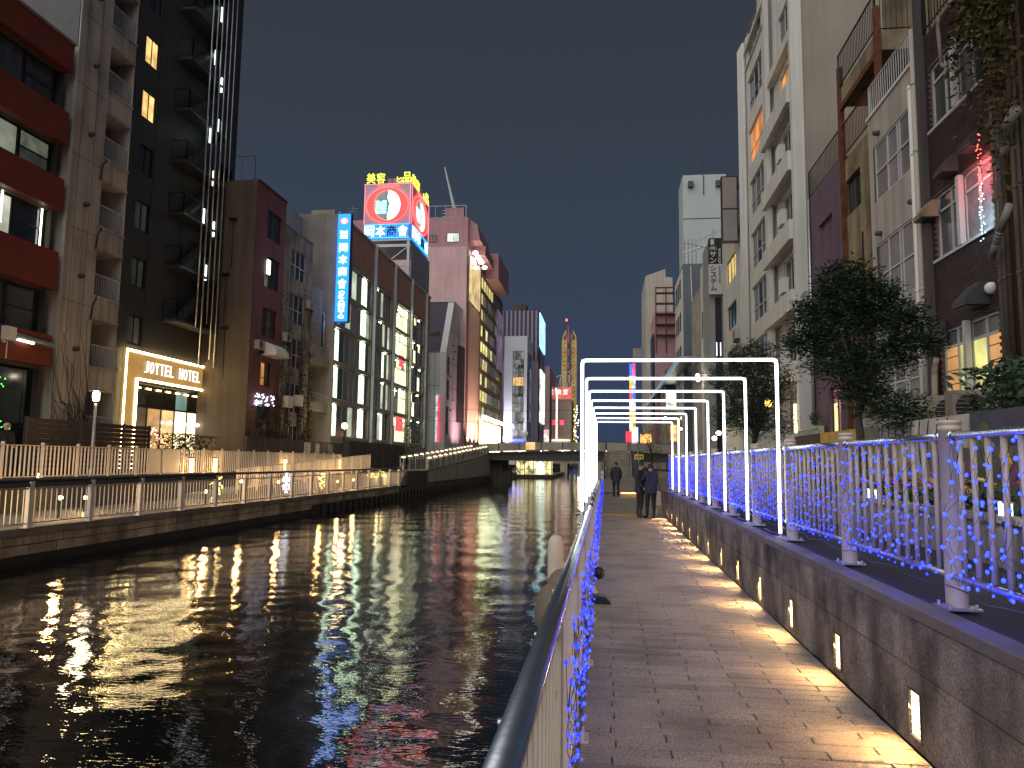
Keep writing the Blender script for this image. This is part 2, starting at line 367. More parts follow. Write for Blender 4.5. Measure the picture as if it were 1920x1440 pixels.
# ================================================================== SETTING: water, banks, walkway
WZ = -0.85
def water():
    rnd = random.Random(3)
    waves = []
    for i in range(46):
        wl = .22*(2.9/.22)**(i/45.0)
        th = rnd.gauss(R(80), R(42))
        k = 2*math.pi/wl
        waves.append((k*math.cos(th), k*math.sin(th), rnd.random()*6.283, .0015*wl*(1.0 if wl < .7 else .5), wl))
    ys = []; y = -3.0
    while y < 300:
        ys.append(y); y += max(.055, (abs(y)+1.0)*.0095)
    nx = 210; xs = [-13.6+13.5*i/nx for i in range(nx+1)]
    import numpy as np
    X, Y = np.meshgrid(np.array(xs), np.array(ys))
    dy = np.gradient(np.array(ys))[:, None]*np.ones_like(X)
    Z = np.zeros_like(X)
    gust = .65+.35*np.sin(X*.55+1.3+.4*np.sin(Y*.3))*np.sin(Y*.42+.6*np.sin(X*.35)+.4)
    for kx, ky, ph, a, wl in waves:
        att = np.clip((wl/np.maximum(dy, .065)-2.2)/2.5, 0, 1)
        Z += a*att*np.sin(kx*X+ky*Y+ph+.7*np.sin(.31*kx*Y*.3+ph))
    Z = WZ+Z*(.55+.75*gust)
    v = np.stack([X, Y, Z], -1).reshape(-1, 3)
    r, c = len(ys), nx+1
    idx = (np.arange(r-1)[:, None]*c+np.arange(c-1)[None, :]).reshape(-1)
    f = np.stack([idx, idx+1, idx+1+c, idx+c], -1)
    me = bpy.data.meshes.new('canal_water')
    me.vertices.add(len(v)); me.vertices.foreach_set('co', v.astype('f').ravel())
    me.loops.add(len(f)*4); me.loops.foreach_set('vertex_index', f.astype('i').ravel())
    me.polygons.add(len(f)); me.polygons.foreach_set('loop_start', (np.arange(len(f))*4).astype('i'))
    me.polygons.foreach_set('use_smooth', np.ones(len(f), bool)); me.update()
    m = bpy.data.materials.new('canal_water'); m.use_nodes = True; nt = m.node_tree; N = nt.nodes; L = nt.links; b = N['Principled BSDF']
    b.inputs['Base Color'].default_value = (.0045, .006, .007, 1); b.inputs['Roughness'].default_value = .03; b.inputs['IOR'].default_value = 1.40
    b.inputs['Specular IOR Level'].default_value = .5
    g = N.new('ShaderNodeNewGeometry'); mp = N.new('ShaderNodeMapping'); mp.inputs['Scale'].default_value = (.8, 2.0, 1)
    L.new(g.outputs['Position'], mp.inputs[0])
    n = N.new('ShaderNodeTexNoise'); n.inputs['Scale'].default_value = 7.0; n.inputs['Detail'].default_value = 2.5; n.inputs['Distortion'].default_value = .35
    L.new(mp.outputs[0], n.inputs['Vector'])
    bn = N.new('ShaderNodeBump'); bn.inputs['Strength'].default_value = .6; bn.inputs['Distance'].default_value = .0062
    n2 = N.new('ShaderNodeTexNoise'); n2.inputs['Scale'].default_value = 17; n2.inputs['Detail'].default_value = 1.5; L.new(mp.outputs[0], n2.inputs['Vector'])
    ad = N.new('ShaderNodeMath'); ad.operation = 'MULTIPLY_ADD'; ad.inputs[1].default_value = .33; L.new(n2.outputs['Fac'], ad.inputs[0]); L.new(n.outputs['Fac'], ad.inputs[2])
    L.new(ad.outputs[0], bn.inputs['Height']); L.new(bn.outputs[0], b.inputs['Normal'])
    # murky surface: Fresnel mix of a dark body and a slightly dulled reflection
    gl = N.new('ShaderNodeBsdfGlossy'); gl.inputs['Color'].default_value = (1, 1, 1, 1); gl.inputs['Roughness'].default_value = .02
    df = N.new('ShaderNodeBsdfDiffuse'); df.inputs['Color'].default_value = (.004, .0055, .006, 1)
    fr = N.new('ShaderNodeFresnel'); fr.inputs['IOR'].default_value = 1.45; mx = N.new('ShaderNodeMixShader')
    for q in (gl, df, fr): L.new(bn.outputs[0], q.inputs['Normal'])
    L.new(fr.outputs[0], mx.inputs[0]); L.new(df.outputs[0], mx.inputs[1]); L.new(gl.outputs[0], mx.inputs[2])
    L.new(mx.outputs[0], N['Material Output'].inputs['Surface']); N.remove(b)
    me.materials.append(m)
    return put('canal_water', me, kind='structure')
water()

mb = MB(); mb.box(-420, -13.32, -60, 900, -3.0, -.006); mb.box(.7, 420, -60, 900, -3.0, -.35); mb.box(-13.32, .7, 300, 900, -3.0, -.3)
ground = mb.build('ground', K['asphalt'], kind='structure')
# ---- near walkway
XL, XW, ZL = -.42, 1.854, .857
walk = thing('walkway', None, None); walk['kind'] = 'structure'
mb = MB(); mb.box(XL, XW, -4, 38.4, -1.6, -.022); mb.build('bed', K['joint'], walk)
TW, TD, G = .62, .125, .0075
far = MB(); n_near = 0; tile_mesh = []
rnd = random.Random(11)
for k in range(4):
    t = MB(); c = .004+.001*k
    t.slab(-TW/2+G/2, TW/2-G/2, -TD/2+G/2, TD/2-G/2, -.03, 0, c); tile_mesh.append(t.mesh('paving_stone', K['stone']))
row = 0; y = -3.9
while y < 24.4:
    off = (row % 2)*.3+.02*rnd.uniform(-1, 1)
    x = XL-.45+off
    while x < XW:
        a, b = max(x, XL), min(x+TW, XW-.004)
        if b-a > .03:
            if abs((b-a)-TW) < 1e-3 and 3.85 < y < 8.6 and n_near < 290:
                dz = rnd.uniform(-.0035, .0035)
                put('paving_stone', rnd.choice(tile_mesh), walk, loc=((a+b)/2, y+TD/2, dz), rot=(rnd.gauss(0, .003), rnd.gauss(0, .002), 0)); n_near += 1
            else:
                dz = rnd.uniform(-.0025, .0025)
                far.slab(a+G/2, b-G/2, y+G/2, y+TD-G/2, -.03, dz, .004)
        x += TW
    y += TD; row += 1
far.build('paving_stones', K['stone_far'], walk, kind='stuff')
mb = MB(); mb.box(XL, 3.6, 25.35, 38.4, -.3, 0); mb.box(XW, 3.6, 25.2, 25.35, -.3, 0); mb.build('far_paving', K['stone_far'], walk)
mb = MB(); mb.box(XL, XW, 24.41, 25.34, -.3, -.002); mb.build('joint_band', K['stone_far'], walk)
tact = mat('tactile_yellow', srgb('#b98a1c'), .7, .15, 5)
mb = MB(); mb.box(XL+.05, 1.4, 24.6, 25.2, -.004, .006)
for i in range(24):
    for j in range(8): mb.lathe((XL+.12+i*.073, 24.64+j*.072, .006), ((.022, 0), (.016, .005), (0.001, .0055)), 6)
mb.build('tactile_strip', tact, walk)
# raised landing and low lit step in front of the stairs
mb = MB(); mb.box(XL, 9, 38.42, 84, -.3, .2); mb.box(3.6, 9, 25.35, 38.42, -.3, .2)
landing = mb.build('landing', K['stone_far'], kind='structure')
st = thing('lit_step', 'low step across the walkway with a warm strip light under its edge', 'step', (.9, 38.4, 0))
mb = MB(); mb.box(XL, 3.6, 38.2, 38.4, .003, .2); mb.box(XL, 3.6, 38.12, 38.4, .2, .235); mb.build('tread', K['conc'], st)
mb = MB(); mb.box(.75, 1.75, 38.13, 38.19, .165, .195); mb.build('strip_light', emis('step_strip', srgb('#ffb060'), 9.0), st)
# quay edge under the hand rail
qe = MB(); qe.box(-.56, XL-.004, -4, 84, -2.2, -.02); qe.build('quay_edge', K['concdark'], kind='structure')

# ---- retaining wall with step lights, ledge
LIGHTS = [4.97+1.535*k for k in range(-1, 13)]
wall = thing('retaining_wall', 'stained granite panel wall along the right side of the walkway', 'wall', (XW, 12, 0))
mb = MB(); mb.box(XW+.14, 2.0, -4, 25.2, -.2, ZL-.02); mb.build('core', K['concdark'], wall)
wedge = [-4+.0]+[ (LIGHTS[i]+LIGHTS[i+1])/2 for i in range(len(LIGHTS)-1)]+[25.2]
for i in range(len(wedge)-1):
    a, b = wedge[i]+.004, wedge[i+1]-.004; m = MB(); yl = LIGHTS[i]
    j = rnd.uniform(-.004, .004); x = XW+j
    P = PF('x-', x)
    wall_holes(m, 'x-', x, a, b, .006, .466, [(yl-.10, yl+.10, .06, .35)], .15)
    m.quad((x, a, .466), (x, b, .466), (x+.14, b, .466), (x+.14, a, .466)); m.quad((x, a, 0), (x, a, .466), (x+.14, a, .466), (x+.14, a, 0)); m.quad((x, b, 0), (x, b, .466), (x+.14, b, .466), (x+.14, b, 0))
    m.build('lower_panel', K['wallstone'], wall)
y = -4
while y < 25:
    b = min(y+1.79, 25.2); m = MB(); x = XW+rnd.uniform(-.004, .003)
    m.box(x, XW+.14, y+.004, b-.004, .474, .776); m.build('upper_panel', K['wallstone'], wall)
    m = MB(); m.slab(XW-.012, 2.0, y+.003, b-.003, .784, ZL, .01); m.build('capstone', K['cap'], wall)
    y = b
mb = MB(); mb.box(XW-.004, 2.35, 25.2, 25.3, -.2, ZL-.012); mb.build('end_face', K['wallstone'], wall)
mb = MB(); mb.box(2.0, 3.3, -6, 25.2, .3, ZL-.02); mb.box(3.3, 420, -60, 25.2, -.34, ZL-.024); mb.box(3.6, 420, 25.2, 25.3, -.34, ZL-.024); mb.box(9, 420, 25.3, 900, -.34, ZL-.024)
mb.build('right_bank', K['ledge'], kind='structure')
lens_m = emis('step_light_lens', srgb('#ffd9a0'), 3.2, .25, 30)
lm = MB(); lm.box(.018, .03, -.078, .078, .008, .242); lens_me = lm.mesh('lens', lens_m)
fm = MB(); fm.box(-.004, .06, -.083, -.075, 0, .25); fm.box(0, .06, .075, .083, 0, .25); fm.box(0, .06, -.075, .075, .242, .25); fm.box(0, .06, -.075, .075, 0, .006)
frame_me = fm.mesh('housing', K['dkmetal'])
sm = MB(); sm.quad((.003, -.074, .002), (.003, .074, .002), (.014, .074, -.002), (.014, -.074, -.002)); sm.quad((.003, -.074, .005), (.003, .074, .005), (.014, .074, .001), (.014, -.074, .001)); slat_me = sm.mesh('louvre', K['galv'])
for i, yl in enumerate(LIGHTS):
    if yl < 2: continue
    k = i-1
    t = thing('step_light', f'warm louvred step light in the granite wall, {ORD[k]} from the near end' if k else 'large warm louvred step light low in the granite wall, nearest of its row', 'step light', (XW, yl, .07), 'step lights in the retaining wall')
    put('lens', lens_me, t, loc=(XW, yl, .06), scale=(1, 1.17, 1.14)); put('housing', frame_me, t, loc=(XW, yl, .06), scale=(1, 1.17, 1.14))
    if yl < 9:
        for q in range(6): put('louvre', slat_me, t, loc=(XW, yl, .095+q*.041), scale=(1, 1.17, 1))
    area('beam', (XW+.02, yl, .24), (-1, rnd.uniform(-.16, .04), -.8), 25*rnd.uniform(.7, 1.25), (1.0, .55, .20), .10, .16, 150, t)

# ---- right hand fence: posts, rails, pickets, nets of blue lights
FX, FZ0, FZ1 = 2.07, 1.05, 1.885
FP = [2.88+2*k for k in range(12)]
fence = thing('railing_fence', 'beige picket railing hung with blue lights on the ledge at the right', 'fence', (FX, 14, ZL))
pm = MB(); pm.lathe((0, 0, 0), ((.062, 0), (.062, 1.06), (.066, 1.062), (.066, 1.085), (.062, 1.087), (.062, 1.10), (.066, 1.102), (.066, 1.122), (.055, 1.126), (.001, 1.127)), 16)
post_me = pm.mesh('post', K['beige'], True)
bm = MB(); bm.box(-.1, .1, -.1, .1, 0, .012)
for sx_ in (-.075, .075):
    for sy_ in (-.075, .075): bm.tube((sx_, sy_, .012), (sx_, sy_, .035), .011, 6)
base_me = bm.mesh('base_plate', K['galv'])
for y in FP:
    put('post', post_me, fence, loc=(FX+.02, y, ZL)); put('base_plate', base_me, fence, loc=(FX+.02, y, ZL))
pk = MB(); pk.tube((0, 0, 0), (0, 0, FZ1-FZ0-.01), .017, 7); pick_me = pk.mesh('picket', K['beige'], True)
pk2 = MB()
for i in range(len(FP)-1):
    y0, y1 = FP[i], FP[i+1]
    mb = MB(); mb.tube((FX-.005, y0+.07, FZ1), (FX-.005, y1-.07, FZ1), .024, 10); mb.tube((FX-.005, y0+.055, FZ1), (FX-.005, y0+.1, FZ1), .03, 10); mb.tube((FX-.005, y1-.1, FZ1), (FX-.005, y1-.055, FZ1), .03, 10)
    mb.build('top_rail', K['steel'], fence, True)
    mb = MB(); mb.tube((FX-.005, y0+.06, FZ0), (FX-.005, y1-.06, FZ0), .02, 10); mb.build('bottom_rail', K['galv'], fence, True)
    for k in range(1, 12):
        yy = y0+k*2/12
        put('picket', pick_me, fence, loc=(FX, yy, FZ0+.005))
BLUE = emis('blue_led', (.014, .035, 1.0), 4.4, rnd=.6, sample=False)
WIRE = K['black']
lb = MB(); lb.ball((0, 0, 0), .008, 7, 5, 1.25); bulb_me = lb.mesh('bulb', BLUE, True)
def light_net(label, x, side, y0, y1, z0, z1, n, rng, single=False, group=None, power=1.0):
    t = thing('light_net', label, 'string lights', (x, (y0+y1)/2, z0), group)
    pts = []
    cols = max(4, int(n**.5*1.25)); rows = max(3, n//cols)
    for i in range(cols):
        for j in range(rows):
            fz = (j+.5+rng.uniform(-.5, .5))/rows; fz = min(1, max(.0, fz))**1.3
            yy = y0+(y1-y0)*(i+.5+(.5 if j % 2 else 0)*.8+rng.uniform(-.42, .42))/(cols+.4)
            pts.append(((i, j), Vector((x+side*rng.uniform(.0, .045), yy, z0+(z1-z0)*fz))))
    D = dict(pts)
    w = MB()
    for (i, j), p in pts:
        for q in ((i+(1 if j % 2 else 0), j+1), (i-(0 if j % 2 else 1), j+1)):
            if q in D and rng.random() < .8:
                a, b = p, D[q]; mid = (a+b)/2+Vector((side*rng.uniform(-.01, .02), rng.uniform(-.01, .01), -.018))
                w.tube(a, mid, .0015, 3, caps=False); w.tube(mid, b, .0015, 3, caps=False)
    # cable sagging along the foot of the net
    c = [Vector((x+side*.02, y0+(y1-y0)*k/8, z0-.035-.02*math.sin(k*1.9+y0))) for k in range(9)]
    w.path(c, .004, 4)
    w.build('wire', WIRE, t, kind='stuff')
    if single:
        for _, p in pts: put('bulb', bulb_me, t, loc=p, scale=[rng.choice((.75, .9, 1, 1.15, 1.35))]*3)
    else:
        b = MB()
        for _, p in pts: b.ball(p, .0095*rng.uniform(.7, 1.25), 5, 4, 1.25)
        b.build('bulbs', BLUE, t, True, kind='stuff')
    for f in (.25, .75): point('blue_glow', (x+side*.10, y0+(y1-y0)*f, z0-.09 if z0 > .8 else z0+.03), 5.0*power, (.03, .03, 1.0), .38, t)
    return t
rg = random.Random(5)
for i in range(len(FP)-1):
    y0, y1 = FP[i], FP[i+1]
    lab = f'net of blue lights on the right hand railing, {ORD[i]} bay from the near end' if i else 'net of big blue lights on the nearest bay of the right hand railing'
    light_net(lab, FX-.03, -1, y0+.05, y1-.02, FZ0-.03, FZ1-.01, 190, rg, single=(1 <= i <= 2), group='blue light nets on the right hand railing')

# ---- neon arches
NEON = emis('white_neon', (.90, .96, 1.0), 5.0)
arch_m = MB(); arch_m.box(-.285, 2.0, -.03, .0, 2.915, 2.945); arch_m.box(-.3, -.27, -.03, 0, 1.02, 2.945); arch_m.box(1.985, 2.015, -.03, 0, ZL, 2.945)
arch_me = arch_m.mesh('arch_frame', K['galv'])
tm = []
def rounded(pts, r=.05, n=4):
    out = [Vector(pts[0])]
    for a, b, c in zip(pts[:-2], pts[1:-1], pts[2:]):
        a, b, c = Vector(a), Vector(b), Vector(c); d0 = (a-b).normalized(); d1 = (c-b).normalized()
        for k in range(n+1):
            t = k/n; out.append((b+d0*r)*(1-t)**2+b*2*t*(1-t)+(b+d1*r)*t*t)
    return out+[Vector(pts[-1])]
nm = MB(); nm.path(rounded([(-.284, -.048, 1.12), (-.284, -.048, 2.926), (1.99, -.048, 2.926), (1.99, -.048, ZL+.06)]), .0185, 8)
neon_me = nm.mesh('neon_tube', NEON, True)
clip = MB()
for z in (1.9, 2.55): clip.tube((-.284, -.048, z-.006), (-.284, -.048, z+.006), .019, 8)
for z in (1.25, 1.9, 2.5): clip.tube((1.99, -.048, z-.006), (1.99, -.048, z+.006), .019, 8)
for x in (.3, .9, 1.5): clip.tube((x-.006, -.048, 2.926), (x+.006, -.048, 2.926), .019, 8)
clip.path([(1.99, -.03, ZL+.05), (2.03, .03, ZL+.02), (2.06, .3, ZL+.012), (2.03, .6, ZL+.015), (2.05, 1.1, ZL+.012)], .008, 5)
clip_me = clip.mesh('clips', K['dkmetal'])
fm = MB(); fm.box(1.93, 2.07, -.1, .05, ZL, ZL+.02); foot_me = fm.mesh('foot', K['galv']); fm = MB(); fm.box(-.33, -.25, -.06, .03, .98, 1.06); clamp_me = fm.mesh('clamp', K['galv'])
for k in range(8):
    y = 9.08+2*k
    t = thing('light_arch', f'white neon arch over the walkway, {ORD[k]} in the row' if k else 'tallest looking white neon arch over the walkway, nearest in the row', 'light arch', (0, y, 0), 'white neon arches over the walkway')
    put('arch_frame', arch_me, t, loc=(0, y, 0)); put('neon_tube', neon_me, t, loc=(0, y, 0)); put('foot', foot_me, t, loc=(0, y, 0)); put('clamp', clamp_me, t, loc=(0, y, 0)); put('clips', clip_me, t, loc=(0, y, 0), kind='stuff')

# ---- hand rail on the canal side of the walkway
hr = thing('handrail_fence', 'picket railing with a thick stainless handrail between the walkway and the canal', 'fence', (-.21, 18, 0))
mb = MB(); mb.tube((-.203, .3, 1.1), (-.203, 9.9, 1.1), .036, 28); mb.tube((-.203, 9.9, 1.1), (-.203, 36.3, 1.1), .036, 16); mb.tube((-.203, 36.3, 1.1), (-.203, 36.4, 1.04), .042, 12)
mb.build('handrail', K['steel'], hr, True)
pm = MB(); pm.box(-.03, .03, -.011, .011, 0, 1.05); pm.box(-.035, .035, .045, .067, 0, 1.05)
pm.tube((-.0, -.014, .8), (0, -.02, .8), .012, 6); pm.tube((-.0, -.014, .45), (0, -.02, .45), .012, 6); pm.box(-.08, .1, -.05, .11, 0, .012); pm.box(.02, .075, -.05, -.015, .012, .09)
hp = pm.mesh('post', K['beige'])
pk = MB(); pk.box(-.010, .010, -.010, .010, .1, 1.0); hpk = pk.mesh('picket', K['beige'])
rl = MB(); rl.box(-.218, -.188, .3, 36.3, 1.005, 1.03); rl.build('under_rail', K['beige'], hr)
rl = MB(); rl.tube((-.2, .3, .11), (-.2, 36.3, .11), .015, 8); rl.build('bottom_rail', K['galv'], hr, True)
HP = [1.3+1.75*k for k in range(21)]
for y in HP: put('post', hp, hr, loc=(-.205, y, 0))
for i in range(len(HP)-1):
    for k in range(1, 12):
        put('picket', hpk, hr, loc=(-.2, HP[i]+.02+k*1.75/12, 0))
stud = MB(); stud.tube((-.234, 0, 1.11), (-.243, 0, 1.11), .009, 8); stud_me = stud.mesh('stud', K['galv'])
for k in range(14): put('stud', stud_me, hr, loc=(0, 1.75+.875*k, 0))
for i, (a, b, n) in enumerate([(3.1, 4.75, 80), (4.85, 6.5, 100), (6.6, 8.2, 80), (10.1, 11.8, 60), (11.9, 13.6, 60), (13.7, 17.0, 80), (17.1, 23, 110), (23.1, 30, 110), (30.1, 36.2, 90)]):
    lab = f'net of blue lights on the canal side handrail fence, {ORD[i]} from the camera' if i else 'sparse net of blue lights on the handrail fence, nearest the camera'
    light_net(lab, -.165, 1, a, b, .16, .96, n, rg, single=(i < 2), group='blue light nets on the canal side railing', power=.06)
# black spot lamp and bracket fixed to the rail foot
t = thing('spot_lamp', 'round black lamp fixed to the foot of the canal side railing', 'lamp', (-.13, 10.3, 0))
mb = MB(); mb.ball((-.095, 10.3, .22), .085, 14, 9); mb.build('lamp_body', K['black'], t, True)
mb = MB(); mb.tube((-.2, 10.3, .22), (-.1, 10.3, .22), .02, 8); mb.build('arm', K['black'], t)
t = thing('cable_box', 'low black bracket box at the foot of a railing post', 'bracket', (-.1, 9.35, 0))
mb = MB(); mb.prism([(-.16, 0), (.06, 0), (.06, .02), (.0, .085), (-.16, .1)], 'y', 9.25, 9.42); mb.build('bracket', K['black'], t)
# mooring post with a red band, out in the water beside the rail
t = thing('mooring_post', 'rounded pale mooring post with a red band standing in the canal', 'mooring post', (-.62, 9.8, WZ))
mb = MB(); mb.lathe((-.64, 9.8, -.13), ((.105, -2.5), (.105, .70), (.1, .78), (.082, .84), (.05, .875), (.001, .885)), 18); mb.build('shaft', mat('pale_plastic', srgb('#bfb4a6'), .5, .1, 5, streak=.2), t, True)
mb = MB(); mb.lathe((-.64, 9.8, -.13), ((.107, .22), (.108, .23), (.108, .33), (.107, .34)), 18); mb.build('band', mat('red_band', srgb('#a5372c'), .5, .1, 5), t, True)
for i, (y, z) in enumerate(((5.9, .55), (7.0, .5))):
    t = thing('boat_fender', ['grey rubber fender hanging outside the handrail, nearer of two', 'grey rubber fender hanging outside the handrail, farther of two'][i], 'fender', (-.42, y, z), 'fenders outside the handrail')
    mb = MB(); mb.ball((-.40, y, z), .15, 14, 9, 1.5); mb.build('body', mat('grey_rubber', srgb('#6d6357'), .7, .15, 5), t, True)
    mb = MB(); mb.tube((-.38, y, z+.2), (-.24, y, 1.0), .008, 5); mb.build('rope', K['dkmetal'], t)
# ================================================================== LEFT BANK
QX = -13.3
prom = MB(); prom.box(-17.2, QX-.02, -20, 84, -1.0, -.004); prom.build('left_promenade', K['stone_far'], kind='structure')
terr = MB(); terr.box(-60, -17.42, -40, 300, -.3, .95); terr.build('left_terrace', K['asphalt'], kind='structure')
qw = thing('quay_wall', 'rough stone quay wall of irregular blocks below the left promenade', 'wall', (QX, 30, WZ))
mb = MB(); mb.box(QX-.4, QX-.03, -10, 52, -2.5, -.17); mb.build('core', K['concdark'], qw)
mb = MB(); mb.box(QX-.38, QX+.035, -10, 52, -.93, -.60); mb.build('wet_footing', K['quaydark'], qw)
rnd = random.Random(21); n = 0
rest = MB(); y = 9.0
for row in range(2):
    y = 9.0-.3*row
    while y < 52:
        w = rnd.uniform(.55, 1.0)
        a, b = y, y+w; e, g = ((-.375, -.165), (-.615, -.378))[row]
        m = rest if y > 36 else MB()
        x1 = QX+rnd.uniform(-.012, .016); k = len(m.v); jj = lambda: rnd.uniform(-.014, .014)
        pts = [(a+.011, e+.010), ((a+b)/2, e+.004+jj()*.5), (b-.011, e+.010), (b-.012+jj()*.5, (e+g)/2), (b-.011, g-.010), ((a+b)/2+jj(), g-.004), (a+.011, g-.010), (a+.012+jj()*.5, (e+g)/2)]
        cx, cz = (a+b)/2, (e+g)/2
        m.v += [(QX-.06, p[0], p[1]) for p in pts] + [(x1-.012, p[0], p[1]) for p in pts] + [(x1, cx+(p[0]-cx)*.965, cz+(p[1]-cz)*.93) for p in pts]
        for i in range(8):
            j = (i+1) % 8
            m.f.append((k+i, k+j, k+8+j, k+8+i)); m.f.append((k+8+i, k+8+j, k+16+j, k+16+i))
        m.f.append(tuple(k+16+i for i in range(8)))
        if m is not rest: m.build('stone', K['quay'], qw)
        y += w
rest.build('far_stones', K['quay'], qw, kind='stuff')
y = -10
while y < 48:
    m = MB(); m.slab(QX-.5, QX+.03, y+.004, y+1.99, -.16, .02, .012); m.build('coping', K['conc'], qw); y += 2
mb = MB()
for k in range(60): mb.tube((QX+.22, 34+k*.9, -2), (QX+.22, 34+k*.9, -.42), .07, 7)
mb.box(QX-.05, QX+.13, 33, 88, -2, -.42)
mb.build('fender_piles', K['quaydark'], qw)
# promenade handrail
ph = thing('handrail_fence', 'picket railing with a thick dark handrail along the edge of the far promenade', 'fence', (QX+.1, 30, 0))
QP = [11.74+2.083*k for k in range(18)]
pm = MB(); pm.box(-.05, .05, -.07, .07, 0, 1.02); pm.box(-.09, .09, -.12, .12, 0, .02); pm.box(-.07, .07, -.05, .05, .95, 1.06); qpost = pm.mesh('post', K['palesteel'])
pk = MB(); pk.box(-.012, .012, -.010, .010, .12, .9); qpick = pk.mesh('picket', K['palesteel'])
for i, y in enumerate(QP):
    put('post', qpost, ph, loc=(QX+.1, y, .02))
    if i < len(QP)-1 and y < 47:
        for k in range(1, 12): put('picket', qpick, ph, loc=(QX+.1, y+k*2.083/12, .02))
mb = MB(); mb.tube((QX+.14, 9, 1.12), (QX+.14, 47.4, 1.12), .042, 10); mb.build('handrail', K['dkmetal'], ph, True)
mb = MB(); mb.box(QX+.085, QX+.115, 9, 47.4, .11, .14); mb.box(QX+.085, QX+.115, 9, 47.4, .90, .935); mb.build('rail_bars', K['beige'], ph)
for i in range(6):
    y = QP[i]; mb = MB(); mb.prism([(QX+.15, .95), (QX+.18, .95), (QX+.13, 1.09), (QX+.10, 1.09)], 'y', y+.08, y+2.0); mb.build('rail_panel', K['dkmetal'], ph)
# terrace wall with niche lights, terrace fence
tw = thing('terrace_wall', 'pale low terrace wall behind the far promenade with small lights', 'wall', (-17.2, 30, 0))
mb = MB(); mb.box(-17.43, -17.2, -10, 62, -.2, .9); mb.build('wall_face', K['concdark'], tw)
mb = MB(); mb.slab(-17.5, -17.14, -10, 62, .9, .96, .01); mb.build('coping', K['beige'], tw)
wl = emis('promenade_lamp', srgb('#ffc878'), 12.0)
tf = thing('terrace_fence', 'long white picket fence on the terrace above the far promenade', 'fence', (-17.25, 32, .95))
pk = MB(); pk.box(-.02, .02, -.014, .014, .08, 1.02); tpick = pk.mesh('picket', K['palesteel']); pm = MB(); pm.box(-.03, .03, -.04, .04, 0, 1.12); tpost = pm.mesh('post', K['palesteel'])
y = 13.4; cnt = 0
while y < 47.5:
    put('post', tpost, tf, loc=(-17.28, y, .95))
    for k in range(1, 9):
        if cnt < 236: put('picket', tpick, tf, loc=(-17.28, y+k*1.56/9, .95)); cnt += 1
    y += 1.56
mb = MB(); mb.box(-17.31, -17.25, 13.4, 47.8, 1.96, 1.99); mb.box(-17.3, -17.26, 13.4, 47.8, 1.02, 1.05); mb.build('rail_bars', K['beige'], tf)
wp = MB(); wp.box(-17.262, -17.25, 26.6, 28.7, 1.06, 1.95); wp.build('white_board', K['whitepaint'], tf)
# sloping fence beside the ramp up to the terrace
rf = thing('ramp_fence', 'sloping white picket fence beside the ramp rising to the terrace', 'fence', (-15.5, 40, .3))
slope = lambda y: .25+(y-30.0)*(.83/19.0)
mb = MB(); mb.prism([(29, -.3), (49.2, -.3), (49.2, slope(49.2)), (29, slope(29))], 'x', -17.1, -15.55); mb.build('ramp', K['conc'], kind='structure')
pk = MB(); pk.box(-.018, .018, -.012, .012, .06, .95); rpick = pk.mesh('picket', K['palesteel'])
y = 30.2
while y < 49:
    put('post', tpost, rf, loc=(-15.5, y, slope(y)-.1), scale=(1, 1, .95))
    if y < 47.4:
        for k in range(1, 10): put('picket', rpick, rf, loc=(-15.5, y+k*.18, slope(y+k*.18)))
    y += 1.8
mb = MB(); mb.tube((-15.5, 30, slope(30)+.95), (-15.5, 48.3, slope(48.3)+.95), .025, 6); mb.tube((-15.5, 30, slope(30)+.1), (-15.5, 48.3, slope(48.3)+.1), .02, 6); mb.build('rail_bars', K['beige'], rf)
# low bollard lamps, glow of the promenade
lampspec = [(14.2, -14.2, .5), (18.7, -14.6, .62), (21.3, -15.8, .45), (25.6, -14.3, .5), (28.4, -14.4, .85), (31.6, -14.3, .72), (36.2, -14.2, .8), (39.5, -14.5, .5), (41.8, -14.4, .55), (44.6, -14.3, .6)]
bm_ = MB(); bm_.lathe((0, 0, 0), ((.05, 0), (.05, .30), (.075, .31), (.075, .33), (.001, .34)), 10); bb_me = bm_.mesh('body', K['dkmetal'], True)
gl = MB(); gl.ball((0, 0, .38), .06, 10, 7, 1.0); gb_me = gl.mesh('globe', wl, True)
for i, (y, x, z) in enumerate(lampspec):
    t = thing('bollard_lamp', f'small globe lamp glowing on the far promenade, {ORD[i]} from the near end' if i else 'small globe lamp glowing on the far promenade, nearest of the row', 'lamp', (x, y, 0), 'globe lamps on the far promenade')
    s = max(1.0, z/.42)
    put('body', bb_me, t, loc=(x, y, 0), scale=(1, 1, s)); put('globe', gb_me, t, loc=(x, y, .4*(s-1)*.9))
    point('glow', (x, y, z+.05), 62, (1, .58, .22), .1, t)
for i, (y, x) in enumerate(((29.3, -17.08), (31.2, -17.08), (38.5, -17.08), (46.9, -17.08))):
    t = thing('wall_lamp', f'tall narrow warm lamp on a terrace fence post, {ORD[i]} from the near end' if i else 'flame like warm lamp between two terrace fence posts, nearest of four', 'lamp', (x, y, 1.1), 'narrow lamps on the terrace fence')
    mb = MB(); mb.box(x-.05, x+.05, y-.06, y+.06, 1.05, 1.62); mb.build('diffuser', emis('slot_lamp', srgb('#ffc070'), 10.0), t)
    mb = MB(); mb.box(x-.07, x+.07, y-.08, y+.08, 1.62, 1.68); mb.box(x-.07, x+.07, y-.08, y+.08, .96, 1.05); mb.build('cap', K['dkmetal'], t)
    point('glow', (x+.25, y, 1.3), 22, (1, .65, .3), .1, t)
